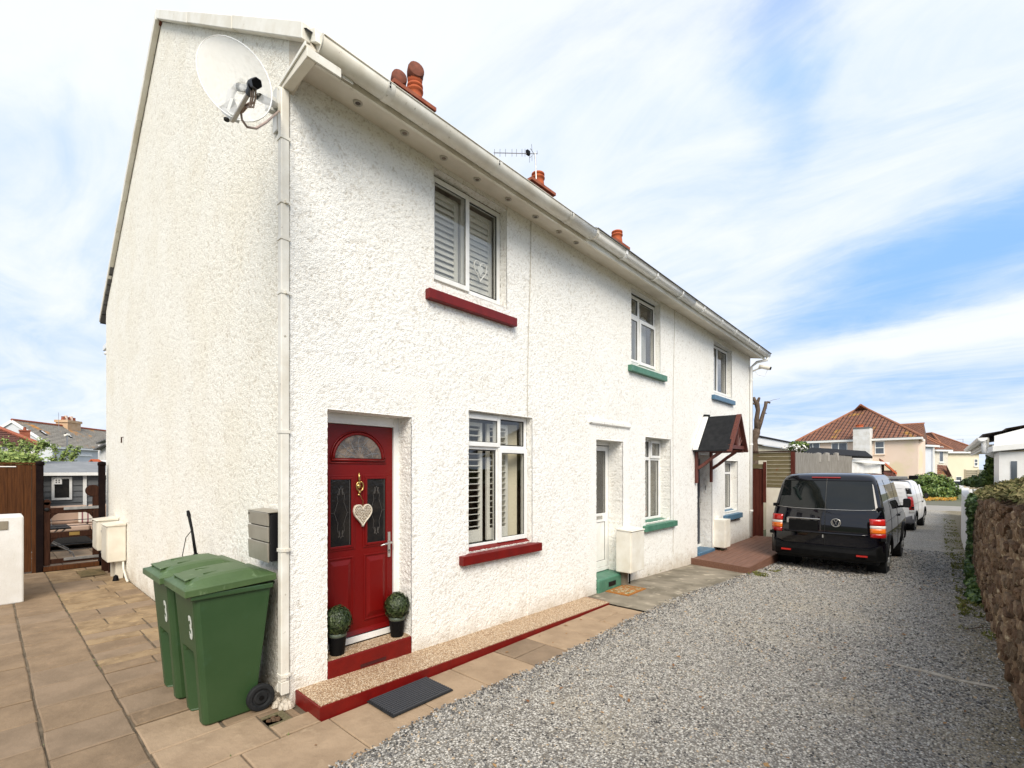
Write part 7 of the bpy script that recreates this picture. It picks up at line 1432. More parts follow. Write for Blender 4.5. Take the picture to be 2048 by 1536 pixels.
# pollarded tree
tr_ = thing('pollarded_tree', 'bare pollarded tree with two sawn branches rising behind the far end of the terrace', 'tree', (-0.4, 14.3, -.3))
def T(u, v, s=14.6): return A(u, v, s)
b = MB(); b.tube([Vector((T(1509, 918).x - .1, T(1509, 918).y, -.3)), T(1507, 935), T(1509, 905), T(1508, 880), T(1512, 866), T(1514, 858)], [0.15, 0.14, 0.11, 0.10, 0.12, 0.09], 9); b.build('trunk', M['bark'], tr_, smooth=True)
b = MB(); b.tube([T(1514, 862), T(1513, 840), T(1516, 820), T(1514, 808), T(1509, 800), T(1508, 794)], [0.085, 0.07, 0.065, 0.075, 0.05, 0.03], 8); b.tube([T(1514, 808), T(1518, 797), T(1519, 795)], [0.05, 0.045, .03], 6); b.tube([T(1513, 808), T(1505, 807), T(1504, 804)], [0.04, 0.03, .02], 6); b.build('limb', M['bark'], tr_, smooth=True)
b = MB(); b.tube([T(1514, 862), T(1521, 845), T(1526, 828), T(1531, 812), T(1532, 803)], [0.085, 0.065, 0.055, 0.05, 0.05], 8); b.tube([T(1531, 808), T(1536, 804), T(1540, 806)], [0.04, 0.035, .03], 6); b.tube([T(1527, 825), T(1533, 827)], [0.025, .012], 5); b.build('limb', M['bark'], tr_, smooth=True)
b = MB(); b.tube([T(1532, 806), T(1545, 800), T(1560, 797)], [0.012, 0.006, 0.003], 4); b.tube([T(1528, 820), T(1535, 816)], [0.012, .006], 4); b.build('twig', M['bark'], tr_)
rcl = np.random.default_rng(77)
def blob(c, rad, n, seed):
    r = np.random.default_rng(seed); d = r.normal(0, 1, (n, 3)); d /= np.linalg.norm(d, axis=1)[:, None]; rr_ = (0.55 + 0.45 * r.random(n) ** 0.5) * (1 + 0.22 * np.sin(d[:, 0] * 5 + seed) * np.cos(d[:, 2] * 6 + d[:, 1] * 4)); return np.array(c)[None] + d * rr_[:, None] * np.array(rad)[None], d
cl = thing('climbing_plant', 'yellow and white flowering climber spilling over the corner of the plank fence', 'plant', tuple(A(1595, 893, 14.5)))
c_, d_2 = blob(A(1596, 893, 14.5), (0.28, 0.2, 0.17), 500, 4); leaves_np('foliage', c_, d_2, 0.06, M['leaf_hedge'], cl, seed=5); c_, d_2 = blob(A(1590, 896, 14.4), (0.35, 0.22, 0.12), 120, 9); leaves_np('flowers', c_, d_2, 0.05, M['louvre'], cl, seed=6)

# ------------------------------------------------------------------ houses up the lane
M['tile_red'] = tile_mat('orange brown pantiles', (0.30, 0.135, 0.082), (0.22, 0.098, 0.062), (0.44, 0.24, 0.045), 0.42, 0.40, 0.60, 0.66, 0.10)
M['tile_brown'] = tile_mat('brown plain tiles', (0.16, 0.06, 0.04), (0.11, 0.045, 0.032), (0.22, 0.16, 0.06), 0.3, 0.3, 0.62, 0.7, 0.04)
M['tile_grey'] = tile_mat('lichened grey slates', (0.30, 0.27, 0.225), (0.36, 0.33, 0.275), (0.62, 0.28, 0.05), 0.35, 0.30, 0.57, 0.64, 0.0)
M['tile_ridge'] = pm('orange ridge tiles', (0.34, 0.155, 0.09), 0.85, (0.27, 0.12, 0.07), 3)
M['peach'] = pm('peach render', (0.80, 0.64, 0.52), 0.85, (0.76, 0.60, 0.48), 0.6, spots=((0.72, 0.60, 0.42), 0.35, 0.56, 0.64))
M['palewall'] = pm('pale blue white render', (0.66, 0.69, 0.74), 0.85, (0.6, 0.63, 0.68), 0.7); M['yellow'] = pm('pale yellow render', (0.74, 0.67, 0.51), 0.85, (0.70, 0.63, 0.47), 0.7); M['greywall'] = pm('pale grey render', (0.60, 0.62, 0.64), 0.85, (0.53, 0.55, 0.57), 0.5)
M['winglass'] = pm('distant window glass', (0.05, 0.06, 0.075), 0.08, (0.11, 0.13, 0.15), 0.8, spec=0.8)
def unit2(u): r = ray(u).normalized(); return Vector((r.x, r.y))
def hip(o, P, d1, L1_, d2, L2_, z0, ze, zr2, inset, wallm, roofm, over=0.35, gable=False, courses=18, fasc=True):
    """P: nearest wall corner (2-D); d1,L1: along the front, d2,L2: depth"""
    c = [P, P + d1 * L1_, P + d1 * L1_ + d2 * L2_, P + d2 * L2_]
    b = MB(); b.prism([(q.x, q.y, z0) for q in c], (0, 0, ze - z0))
    if gable:
        mf, mb2 = P + d1 * L1_ / 2, P + d1 * L1_ / 2 + d2 * L2_; b.add([(c[0].x, c[0].y, ze), (c[1].x, c[1].y, ze), (mf.x, mf.y, zr2 - .1), (c[3].x, c[3].y, ze), (c[2].x, c[2].y, ze), (mb2.x, mb2.y, zr2 - .1)], [(0, 1, 2), (3, 5, 4)])
    b.build('wall', wallm, o, fixn=False)
    e = [P - d1 * over - d2 * over, P + d1 * (L1_ + over) - d2 * over, P + d1 * (L1_ + over) + d2 * (L2_ + over), P - d1 * over + d2 * (L2_ + over)]
    ins = -over * .4 if gable else inset
    a = P + d1 * (L1_ / 2) + d2 * ins; c2_ = P + d1 * (L1_ / 2) + d2 * (L2_ - ins)
    E = [Vector((q.x, q.y, ze)) for q in e]; A3, C3 = Vector((a.x, a.y, zr2)), Vector((c2_.x, c2_.y, zr2)); b = MB(); us = []
    w = 0.25
    fl = [Vector((a.x, a.y, zr2)) - Vector((d1.x, d1.y, 0)) * w, Vector((a.x, a.y, zr2)) + Vector((d1.x, d1.y, 0)) * w]
    if not gable: roof_slope(b, us, E[0], E[1], A3, A3, courses, 0.05); roof_slope(b, us, E[2], E[3], C3, C3, courses, 0.05)
    roof_slope(b, us, E[1], E[2], A3, C3, courses, 0.05); roof_slope(b, us, E[3], E[0], C3, A3, courses, 0.05)
    ro_ = b.build('roof', roofm, o, fixn=False); roof_uvs(ro_, us)
    b = MB()
    if not gable:
        for q0_, q1_ in ((E[0], A3), (E[1], A3), (E[2], C3), (E[3], C3)): b.tube([q0_ + Vector((0, 0, .05)), q1_ + Vector((0, 0, .06))], 0.13, 6)
    b.tube([A3 + Vector((0, 0, .06)), C3 + Vector((0, 0, .06))], 0.14, 6); b.build('ridge_tiles', {M['tile_grey']: M['brick_red'], M['tile_brown']: M['brick_red']}.get(roofm, M['tile_ridge']), ro_)
    if fasc:
        b = MB(); 
        for i in range(4): q0_, q1_ = E[i], E[(i + 1) % 4]; b.bar(q0_ + Vector((0, 0, -.14)), q1_ + Vector((0, 0, -.14)), 0.12, 0.24)
        if not gable: b.build('gutter', M['upvc'], o)
        else:
            b = MB(); b.bar(E[1] + Vector((0, 0, -.12)), E[2] + Vector((0, 0, -.12)), 0.12, 0.2); b.bar(E[3] + Vector((0, 0, -.12)), E[0] + Vector((0, 0, -.12)), 0.12, 0.2)
            b.bar(E[0] + Vector((0, 0, -.1)), A3 + Vector((0, 0, -.1)), 0.10, 0.26); b.bar(E[1] + Vector((0, 0, -.1)), A3 + Vector((0, 0, -.1)), 0.10, 0.26); b.build('bargeboard', M['upvc'], o)
    return c, E, A3
def hwin(o, u0, u1, v0, v1, P, n, mull=0.5, tr=None, m=None):
    """window read off the photograph onto the wall plane (P, n)"""
    n3_ = Vector((n.x, n.y, 0)); P3 = Vector((P.x, P.y, 0)); a = onwall(u0, v0, P3, n3_); c = onwall(u1, v1, P3, n3_); d = Vector((c.x - a.x, c.y - a.y, 0)); L_ = d.length; d.normalize(); z1, z0 = a.z, c.z; w_ = 0.07
    def bx(mb, s0, s1, za, zb, o0, o1): 
        p0 = Vector((a.x, a.y, 0)) + d * s0; p1 = Vector((a.x, a.y, 0)) + d * s1; mb.hexa([p0 + n3_ * o0 + Vector((0, 0, za)), p1 + n3_ * o0 + Vector((0, 0, za)), p1 + n3_ * o1 + Vector((0, 0, za)), p0 + n3_ * o1 + Vector((0, 0, za)), p0 + n3_ * o0 + Vector((0, 0, zb)), p1 + n3_ * o0 + Vector((0, 0, zb)), p1 + n3_ * o1 + Vector((0, 0, zb)), p0 + n3_ * o1 + Vector((0, 0, zb))])
    b = MB(); bx(b, 0, w_, z0, z1, 0.0, 0.06); bx(b, L_ - w_, L_, z0, z1, 0, 0.06); bx(b, w_, L_ - w_, z0, z0 + w_, 0, 0.06); bx(b, w_, L_ - w_, z1 - w_, z1, 0, 0.06)
    if mull: bx(b, L_ * mull - .05, L_ * mull + .05, z0 + w_, z1 - w_, 0, 0.06)
    if tr: bx(b, w_, L_ - w_, z0 + (z1 - z0) * tr - .05, z0 + (z1 - z0) * tr + .05, 0, 0.061)
    f = b.build('window', M['upvc'], o); b = MB(); bx(b, w_, L_ - w_, z0 + w_, z1 - w_, 0.005, 0.02); b.build('pane', m or M['winglass'], f)
    b = MB(); bx(b, -.08, L_ + .08, z0 - .12, z0 - .002, 0, 0.12); b.build('sill', M['peach'] if o.name == 'detached_house' else M['upvc'], f)
# peach house
ph = thing('detached_house', 'peach rendered house with a hipped orange tiled roof and a white outside chimney', 'house', tuple(A(1712, 960, 58)))
C1 = A(1836, 873, 52); d1 = -Vector((unit2(200).x, unit2(200).y)); d1 = unit2(200); C1v = Vector((C1.x, C1.y)); d2 = unit2(1866)
d1 = Vector((unit2(200).x, unit2(200).y)); 
PC = C1v; L1_ = 0
r_ = ray(1592); 
# length of the front so that its left end falls at u=1592
M2 = Matrix(((r_.x, -d1.x), (r_.y, -d1.y))); sol = M2.inverted() @ (PC - Vector((CX, CY))); Lf = sol[1]
ZE = 5.35
c_h, E_h, A_h = hip(ph, PC, d1, Lf - .35, d2, 16, -0.7, ZE, 10.1, 9.0, M['peach'], M['tile_red'], courses=22)
nF = Vector((d1.y, -d1.x)); 
if nF.dot(Vector((CX, CY)) - PC) < 0: nF = -nF
hwin(ph, 1609, 1640, 886, 906, PC, nF, 0.55); hwin(ph, 1663, 1695, 886, 917, PC, nF, 0.45); hwin(ph, 1750, 1769, 883, 908, PC, nF, None, 0.5)
PCn = Vector((PC.x, PC.y, 0)); n3_ = Vector((nF.x, nF.y, 0)); a_ = onwall(1706, 858, PCn + n3_ * 1.2, n3_); c_ = onwall(1739.5, 858, PCn + n3_ * 1.2, n3_); b = MB(); b.prism([(a_.x, a_.y, -.7), (c_.x, c_.y, -.7), (c_.x - nF.x * 1.25, c_.y - nF.y * 1.25, -.7), (a_.x - nF.x * 1.25, a_.y - nF.y * 1.25, -.7)], (0, 0, a_.z + .7)); chm = b.build('chimney', M['white_wall'], ph)
b = MB(); b.prism([(a_.x + nF.x * .06 , a_.y + nF.y * .06, a_.z), (c_.x + nF.x * .06, c_.y + nF.y * .06, a_.z), (c_.x - nF.x * 1.3, c_.y - nF.y * 1.3, a_.z), (a_.x - nF.x * 1.3, a_.y - nF.y * 1.3, a_.z)], (0, 0, .16)); b.build('capstone', M['slate'], chm); m_ = (a_ + c_) / 2 - n3_ * .6; b = MB(); b.lathe([(0.42, a_.z + .16), (0.36, a_.z + .32), (0.4, a_.z + .5)], 12, (m_.x - .3, m_.y, 0)); b.build('chimney_pot', M['terracotta'], chm)
# right wing roof and wall of the peach house
wg = MB(); a_, c_ = A(1836, 877, 54.5), A(1847.5, 879, 56); q0, q1 = A(1842, 1000, 54), A(1845, 1000, 60)
b = MB(); w0, w1 = A(1832, 900, 54.2), A(1845, 900, 55.2); b.prism([(w0.x, w0.y, -.7), (w1.x, w1.y, -.7), (w1.x + .2, w1.y + 2.4, -.7), (w0.x, w0.y + 2.4, -.7)], (0, 0, ZE + .72)); b.build('wing_wall', M['peach'], ph)
b = MB(); us = []; e0, e1, t0, t1 = A(1797, 876.5, 56), A(1848, 877.5, 56), A(1800, 849, 60), A(1848, 847, 60); roof_slope(b, us, e0, e1, t0, t1, 14, 0.05); b.add([e1, t1, t1 + Vector((0.4, 5, -3.0))], [(0, 1, 2)]); us += [(0, 0)] * 3; o_ = b.build('wing_roof', M['tile_red'], ph, fixn=False); roof_uvs(o_, us)
b = MB(); b.bar(e0 + Vector((0, -.1, -.15)), e1 + Vector((0, -.1, -.15)), .14, .24); b.build('wing_gutter', M['upvc'], ph); b = MB(); b.bar(t0, t1 + Vector((0, 0, .05)), .2, .16); b.build('wing_ridge', M['tile_ridge'], ph)
# row of pale houses beyond
def faced(name, label, u0, u1, s0, s1, ze, zr2, wallm, group=None, z0=-.8, depth=9, roof=M['tile_red'], inset=3.5):
    o = thing(name, label, 'house', (A(u0, 950, s0).x, A(u0, 950, s0).y, 0), group); a = A(u0, 900, s0); c = A(u1, 900, s1); P_ = Vector((c.x, c.y)); d = Vector((a.x - c.x, a.y - c.y)); L_ = d.length; d.normalize(); n_ = Vector((d.y, -d.x)); 
    if n_.dot(Vector((CX, CY)) - P_) < 0: n_ = -n_
    hip(o, P_, d, L_, -n_, depth, z0, ze, zr2, inset, wallm, roof, courses=14); return o, P_, n_
GR = 'pale tiled houses at the end of the lane'
hA, PA, nA = faced('end_house', 'bluish white house with a downpipe between the peach house and the red tiled porch', 1838, 1869, 60, 62, 4.95, 8.1, M['palewall'], GR, depth=10)
b = MB(); q = A(1867, 900, 61.5); b.tube([(q.x, q.y - .1, -.7), (q.x, q.y - .1, 4.9)], 0.09, 6); b.build('downpipe', M['upvc'], hA)
hB, PB, nB = faced('end_house', 'narrow cream house front with one tall window above the red tiled porch', 1869, 1896, 66, 67, 4.55, 7.6, M['cream_box'], GR, depth=10)
hwin(hB, 1878, 1886, 893, 924, PB, nB, None, None)
hC, PC_, nC = faced('end_house', 'pale yellow house with a small white ground floor window at the end of the lane', 1894, 1958, 68, 68, 4.35, 7.3, M['yellow'], GR, depth=11, inset=5)
hwin(hC, 1911, 1923, 953, 969, PC_, nC, None, 0.5); hwin(hC, 1948, 1955, 918, 932, PC_, nC, None, 0.5)
ho = thing('door_hood', 'red tiled pitched door hood on dark brackets on the cream end house', 'porch hood', tuple(A(1885, 940, 63)))
b = MB(); us = []; roof_slope(b, us, A(1874, 952, 62), A(1895, 955, 62), A(1874, 929, 63.5), A(1893, 931, 63.5), 6, .04); o_ = b.build('roof', M['tile_red'], ho, fixn=False); roof_uvs(o_, us)
b = MB(); b.prism([A(1893, 930, 62.2), A(1904, 952, 62.2), A(1894, 954, 62.2)], (0, 0.5, 0)); b.bar(A(1875, 954, 62), A(1904, 954, 62), .12, .14); b.bar(A(1889, 966, 63), A(1898, 955, 62), .12, .12); b.build('frame', M['stain_brown'], ho)
ha_ = thing('television_aerial', 'tiny aerial on the roof of the pale yellow end house', 'aerial', tuple(A(1924, 880, 70))); b = MB(); b.tube([A(1926, 890, 70), A(1926, 878, 70)], .04, 4); b.tube([A(1914, 879, 70), A(1927, 878.5, 70)], .03, 4); b.build('mast', M['steel_dull'], ha_)
# hedge at the bend
hd = thing('shrub', 'bright green rounded shrub at the bend of the lane, beyond the white van', 'shrub', tuple(A(1872, 1000, 42)))
cs, ds_ = [], []
for k, (u, v, s, rx, rz_) in enumerate([(1858, 965, 40, 1.2, 0.75), (1872, 972, 40, 1.3, 0.8), (1886, 982, 40, 1.0, 0.7), (1862, 985, 39.5, 1.2, .8), (1850, 980, 41, 1.0, 1.0), (1895, 992, 40, .6, .45), (1878, 992, 39.5, 1.0, .5)]):
    c_, d_2 = blob(A(u, v, s), (rx, 1.2, rz_), 2600, 20 + k); cs.append(c_); ds_.append(d_2)
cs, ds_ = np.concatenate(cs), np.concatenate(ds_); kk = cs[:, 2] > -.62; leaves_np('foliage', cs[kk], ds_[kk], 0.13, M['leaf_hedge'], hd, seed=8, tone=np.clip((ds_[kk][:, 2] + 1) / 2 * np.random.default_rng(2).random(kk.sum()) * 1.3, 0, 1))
b = MB(); q = A(1868, 1000, 40.3); b.tube([(q.x, q.y, -.62), (q.x, q.y, 0.1)], 0.12, 6); b.build('stem', M['bark'], hd)
mo = thing('flower_bed', 'strip of orange flowers and dry growth at the foot of the bright green shrub', 'flower bed', tuple(A(1880, 1003, 38))); mo['kind'] = 'stuff'
rg_ = np.random.default_rng(15); u_ = rg_.uniform(1842, 1912, 700); pts_ = np.array([tuple(A(float(u), 1000, 37 + float(w_))) for u, w_ in zip(u_, rg_.uniform(0, 2, 700))]); pts_[:, 2] = -.6 + rg_.random(700) * .16; leaves_np('flowers', pts_, np.tile([0, -.4, .8], (700, 1)), 0.11, pm('orange flowers', (0.30, 0.28, 0.08), 0.8, attr=(0.6, 0.26, 0.03)), mo, seed=3)
ca = thing('parked_car', 'white car glimpsed behind the hedge at the end of the lane', 'car', tuple(A(1912, 985, 50)))
b = MB(); q = A(1912, 978, 50); b.box(q.x - 1.6, q.x + 1.6, q.y, q.y + 1.7, -.4, 0.12); b.prism([(q.x - 1.2, q.y + .1, .12), (q.x + 1.3, q.y + .1, .12), (q.x + .9, q.y + .15, .62), (q.x - .7, q.y + .15, .62)], (0, 1.5, 0)); b.build('body', M['paint_white'], ca, bevel=.08, seg=2)
for dx in (-1, 1): b = MB(); b.lathe([(0.001, 0), (0.32, 0), (0.32, .2), (0.001, .2)], 16, (q.x + dx, q.y - .02, -.28), 'y'); b.build('wheel', M['rubber'], ca)
b = MB(); b.prism([(q.x - 1.0, q.y + .09, .16), (q.x + 1.1, q.y + .09, .16), (q.x + .8, q.y + .13, .56), (q.x - .6, q.y + .13, .56)], (0, -.01, 0)); b.build('window', M['tint'], ca)

# ------------------------------------------------------------------ right side of the lane
WX = 4.27
sw = thing('stone_wall', 'brown rubble stone wall along the right side of the gravel lane', 'wall', (WX, 6, 0))
ztop = lambda y: 1.60 - 0.045 * (y - 3.6)
yy_ = np.linspace(-3.0, 11.3, 640); tz = np.linspace(0, 1, 95)
Y, Tt = np.meshgrid(yy_, tz, indexing='ij'); zb__ = GZv(Y) - 0.05; ZT = 1.60 - 0.038 * (Y - 3.6) + 0.07 * vn(Y * 1.7, Y * 0, 41) - .03; Z = zb__ + (ZT - zb__) * Tt
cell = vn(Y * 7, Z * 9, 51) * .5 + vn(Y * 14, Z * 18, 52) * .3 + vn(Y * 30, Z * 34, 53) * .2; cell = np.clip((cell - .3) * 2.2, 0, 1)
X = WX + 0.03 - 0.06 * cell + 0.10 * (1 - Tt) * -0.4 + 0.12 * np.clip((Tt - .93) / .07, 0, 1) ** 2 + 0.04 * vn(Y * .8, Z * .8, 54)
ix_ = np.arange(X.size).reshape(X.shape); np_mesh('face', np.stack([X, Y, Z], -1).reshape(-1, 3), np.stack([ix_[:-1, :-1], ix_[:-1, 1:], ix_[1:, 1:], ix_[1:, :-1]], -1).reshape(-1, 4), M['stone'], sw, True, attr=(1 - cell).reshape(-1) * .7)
b = MB(); b.hexa([(WX + .12, -3, -.1), (WX + .65, -3, -.1), (WX + .65, 11.3, -.3), (WX + .12, 11.3, -.3), (WX + .12, -3, 1.80), (WX + .65, -3, 1.82), (WX + .65, 11.3, 1.28), (WX + .12, 11.3, 1.28)]); b.build('core', M['stone'], sw)
b = MB(); b.hexa([(WX + .04, 11.26, -.3), (WX + .6, 11.26, -.3), (WX + .6, 11.34, -.3), (WX + .04, 11.34, -.3), (WX + .06, 11.26, 1.3), (WX + .6, 11.26, 1.3), (WX + .6, 11.34, 1.3), (WX + .06, 11.34, 1.3)]); b.build('end_face', M['stone'], sw)
protos = []
for k in range(10):
    r = np.random.default_rng(100 + k); n_ = 10; b = MB(); w_, h_ = r.uniform(0.075, 0.16), r.uniform(0.04, 0.075)
    ang = np.linspace(0, 2 * np.pi, n_, endpoint=False) ; pr_ = [(w_ * math.cos(a) * r.uniform(.85, 1.15), h_ * math.sin(a) * r.uniform(.85, 1.15)) for a in ang]
    vs = [(0.03, p_[0], p_[1]) for p_ in pr_] + [(-0.014 * r.uniform(.4, 1.6), p_[0] * .95, p_[1] * .94) for p_ in pr_] + [(-0.022 * r.uniform(.5, 1.5), p_[0] * .6 * r.uniform(.7, 1.3), p_[1] * .6) for p_ in pr_]
    b.add(vs, [(i + j * n_, (i + 1) % n_ + j * n_, (i + 1) % n_ + (j + 1) * n_, i + (j + 1) * n_) for j in range(2) for i in range(n_)] + [tuple(2 * n_ + i for i in range(n_))])
    me = bpy.data.meshes.new('stone'); me.from_pydata(b.v, [], b.f); me.materials.append(M['stone_piece']); protos.append(me)
r = random.Random(44); cnt = 0; occ = []
for tries in range(6000):
    y = 2.9 + 8.3 * r.random() ** 1.25; zt3 = 1.55 - 0.038 * (y - 3.6); z = r.uniform(GZ(y) + 0.05, zt3 - 0.02)
    if any(abs(y - q[0]) < 0.225 and abs(z - q[1]) < 0.112 for q in occ): continue
    occ.append((y, z)); f_ = (z - GZ(y)) / (zt3 - GZ(y))
    o = bpy.data.objects.new('stone', r.choice(protos)); SC.collection.objects.link(o); o.parent = sw; o.location = (WX - 0.012 - 0.04 * (1 - f_) - WX + 0.02, y - 6, z); o.rotation_euler = (r.uniform(-.25, .25), r.uniform(-.1, .1), r.uniform(-.06, .06)); s_ = r.uniform(.8, 1.15); o.scale = (1, s_, s_); cnt += 1
    if cnt > 290: break
# growth on the wall top
gv = thing('wall_growth', 'dry grass, moss and ivy growing over the top of the stone wall', 'plants', (WX + .3, 6, 1.5)); gv['kind'] = 'stuff'
rg = np.random.default_rng(33); n = 15000; y = 2.2 + 9.2 * rg.random(n); x = WX + 0.0 + 0.95 * rg.random(n); top = 1.58 - 0.038 * (y - 3.6) + 0.25 * np.clip((x - WX) / .5, 0, 1) + 0.14 * vn(y * 2.2, x * 2.2, 3); z = top - 0.06 * rg.random(n) + .02
c_ = np.stack([x, y, z], 1); nn = np.tile([-.4, -.2, .8], (n, 1)); leaves_np('foliage', c_, nn, 0.035, M['straw'], gv, aspect=2.6, jitter=0.7, seed=12)
gx, gy = np.meshgrid(np.linspace(WX + .06, WX + 1.6, 26), np.linspace(2.0, 11.3, 120), indexing='ij'); gz = 1.55 - 0.038 * (gy - 3.6) + 0.22 * np.clip((gx - WX - .05) / .5, 0, 1) + 0.14 * vn(gy * 2.2, gx * 2.2, 3) + .03 * vn(gy * 9, gx * 9, 7); ix_ = np.arange(gx.size).reshape(gx.shape)
o = np_mesh('turf', np.stack([gx, gy, gz], -1).reshape(-1, 3), np.stack([ix_[:-1, :-1], ix_[1:, :-1], ix_[1:, 1:], ix_[:-1, 1:]], -1).reshape(-1, 4), pm('mossy earth', (0.08, 0.075, 0.035), 0.95, (0.17, 0.135, 0.075), 3, 7, bump=(20, 0.03)), gv)
for k, (a_, c_2) in enumerate((((4.40, 3.2, 1.70), (4.75, 6.6, 1.72)), ((4.5, 4.6, 1.72), (4.42, 7.4, 1.56)))):
    tp = thing('fallen_branch', ('long pale flat branch lying along the near top of the stone wall', 'thinner dry stem lying on the stone wall top farther back')[k], 'branch', a_); b = MB(); a3, c3 = Vector(a_), Vector(c_2); b.tube([a3, a3.lerp(c3, .4) + Vector((.03, 0, .02)), c3], [0.03, 0.024, 0.012] if k == 0 else [0.014, .012, .006], 6); b.build('stick', M['twig'], tp)
# ivy at the far end of the stone wall, hanging to the ground
iv = thing('ivy', 'dark glossy ivy covering the far end of the stone wall', 'ivy', (WX, 11.6, 0))
cs, ds_ = [], []
for k, (x, y, z, a, b_, c) in enumerate([(4.27, 11.2, 1.1, .12, .5, .25), (4.27, 11.4, .7, .11, .45, .3), (4.27, 11.4, .3, .11, .45, .35), (4.26, 11.3, -.02, .11, .5, .25), (4.45, 11.9, 1.10, .18, .8, .22), (4.75, 12.2, 1.25, .4, .8, .25), (4.50, 12.8, .95, .16, .9, .25), (4.27, 10.6, 1.22, .13, .6, .16), (4.22, 10.7, -.05, .10, .5, .14), (4.20, 9.6, -.08, .10, .6, .10), (4.18, 8.4, -.06, .10, .5, .08)]):
    c_, d_2 = blob((x, y, z), (a, b_, c), 1300, 60 + k); cs.append(c_); ds_.append(d_2)
cs, ds_ = np.concatenate(cs), np.concatenate(ds_); kk = cs[:, 2] > -.25; leaves_np('foliage', cs[kk], ds_[kk], 0.055, M['leaf_ivy'], iv, seed=8, aspect=1.2, tone=np.clip(np.random.default_rng(3).random(kk.sum()) ** 2, 0, 1))
# white wall curving up the lane beyond the ivy
ww = thing('white_wall', 'low white painted wall beyond the ivy, running up the lane', 'wall', (4.3, 20, 0)); b = MB()
prev = None
for i in range(15):
    y = 12.2 + i * 1.45; xw = 4.24 + 0.012 * (i - 3) ** 2 * 0.35; zt3 = 1.10 - 0.004 * (y - 12) ; cur = (xw, y, GZ(y) - .1, zt3 + .03 * math.sin(i))
    if prev: b.hexa([(prev[0], prev[1], prev[2]), (prev[0] + .22, prev[1], prev[2]), (cur[0] + .22, cur[1], cur[2]), (cur[0], cur[1], cur[2]), (prev[0] + .02, prev[1], prev[3]), (prev[0] + .2, prev[1], prev[3]), (cur[0] + .2, cur[1], cur[3]), (cur[0] + .02, cur[1], cur[3])])
    prev = cur
b.build('wall', M['white_wall'], ww)
# weeds along the foot
we = thing('verge_weeds', 'patches of grass and weeds along the foot of the walls and by the deck', 'weeds', (4.1, 9, 0)); we['kind'] = 'stuff'
rg = np.random.default_rng(91); P_ = []
for (n, xr, yr_, dz) in ((2600, (3.95, 4.24), (5.5, 14), .10), (2200, (3.85, 4.25), (14, 30), .10), (900, (1.18, 1.5), (7.6, 8.9), .05)):
    y = rg.uniform(*yr_, n); x = rg.uniform(*xr, n); k = (.5 * vn(x * 3 + y, y * 1.6 - x, 5) + .5 * vn(x * 8 + 2 * y, y * 7, 6)) > .5 + .3 * 0 + .12 * np.abs(rg.normal(0, 1, n)); P_.append(np.stack([x, y, GZv(y) + .012 + dz * rg.random(n) * vn(x * 3, y * 1.6, 5)], 1)[k])
P_ = np.concatenate(P_); leaves_np('blades', P_, np.tile([-.6, -.5, .3], (len(P_), 1)), 0.022, pm('verge grass', (0.07, 0.085, 0.02), 0.8, attr=(0.20, 0.19, 0.06)), we, aspect=3.0, jitter=.6, seed=4)
# bungalow
bg_ = thing('bungalow', 'cream bungalow with white gutters, deep bargeboard and a white porch behind the stone wall', 'house', (6, 15, 0))
eN, eF = A(1960, 902, 13.0), A(1925, 913, 20.5)
b = MB(); xw = 4.98; b.box(xw, 11, 13.6, 20.5, -.5, 2.45); b.build('wall', pm('cream bungalow render', (0.70, 0.62, 0.42), 0.85, (0.66, 0.58, 0.39), 1), bg_)
zE = 2.40; X0_, X1_ = 4.50, 11.2; YN, YFA = 12.9, 21
b = MB(); b.prism([(4.62, YN + .0, 2.36), (7.9, YN, 3.38), (11.0, YN, 2.36)], (0, .05, 0)); b.build('gable_cladding', pm('mossy yellow boards', (0.28, 0.23, 0.09), 0.9, (0.2, 0.17, 0.06), 2), bg_)
b = MB(); us = []; roof_slope(b, us, (X0_ - .05, YFA, zE + .16), (X0_ - .05, YN - .25, zE + .16), (7.9, YFA, 3.62), (7.9, YN - .25, 3.62), 10, .035); roof_slope(b, us, (X1_, YN - .25, zE + .16), (X1_, YFA, zE + .16), (7.9, YN - .25, 3.62), (7.9, YFA, 3.62), 10, .035); o_ = b.build('roof', tile_mat('dark brown tiles', (0.17, 0.125, 0.105), (0.21, 0.16, 0.135), (.2, .17, .1), .3, .3, .7, .8, .02), bg_, fixn=False); roof_uvs(o_, us)
b = MB(); b.prism([(X0_ + .12, YN - .2, zE + .15), (X0_ + .12, YN - .2, zE - .17), (7.9, YN - .2, 3.28), (7.9, YN - .2, 3.58)], (0, -.03, 0)); b.build('bargeboard', M['upvc'], bg_)
b = MB(); b.box(X0_, xw, YN, YFA, zE - .05, zE - .02); b.build('soffit', M['soffit'], bg_)
b = MB(); b.box(X0_ + .02, X0_ + .05, YN - .1, YFA, zE - .1, zE + .12); b.build('fascia', M['white_old'], bg_)
b = MB(); vs = []; nn_ = 9
for y in (YN - .22, YFA):
    for t_ in np.linspace(math.pi, 2 * math.pi, nn_): vs.append((X0_ - .06 + .075 * math.cos(t_), y, zE + .12 + .075 * math.sin(t_)))
b.add(vs, [(k, k + 1, nn_ + k + 1, nn_ + k) for k in range(nn_ - 1)] + [tuple(range(nn_))]); o_ = b.build('gutter', M['upvc'], bg_, smooth=False, fixn=False); sm = o_.modifiers.new('t', 'SOLIDIFY'); sm.thickness = .012
b = MB(); b.tube([(X0_ - .02, YN - .05, zE + .05), (X0_ - .02, YN - .05, zE - .18), (X0_ + .1, YN - .05, zE - .26), (5.35, YN - .35, zE - .34), (5.4, YN - .4, zE - .34)], .05, 8); b.build('downpipe', M['upvc'], bg_, smooth=True)
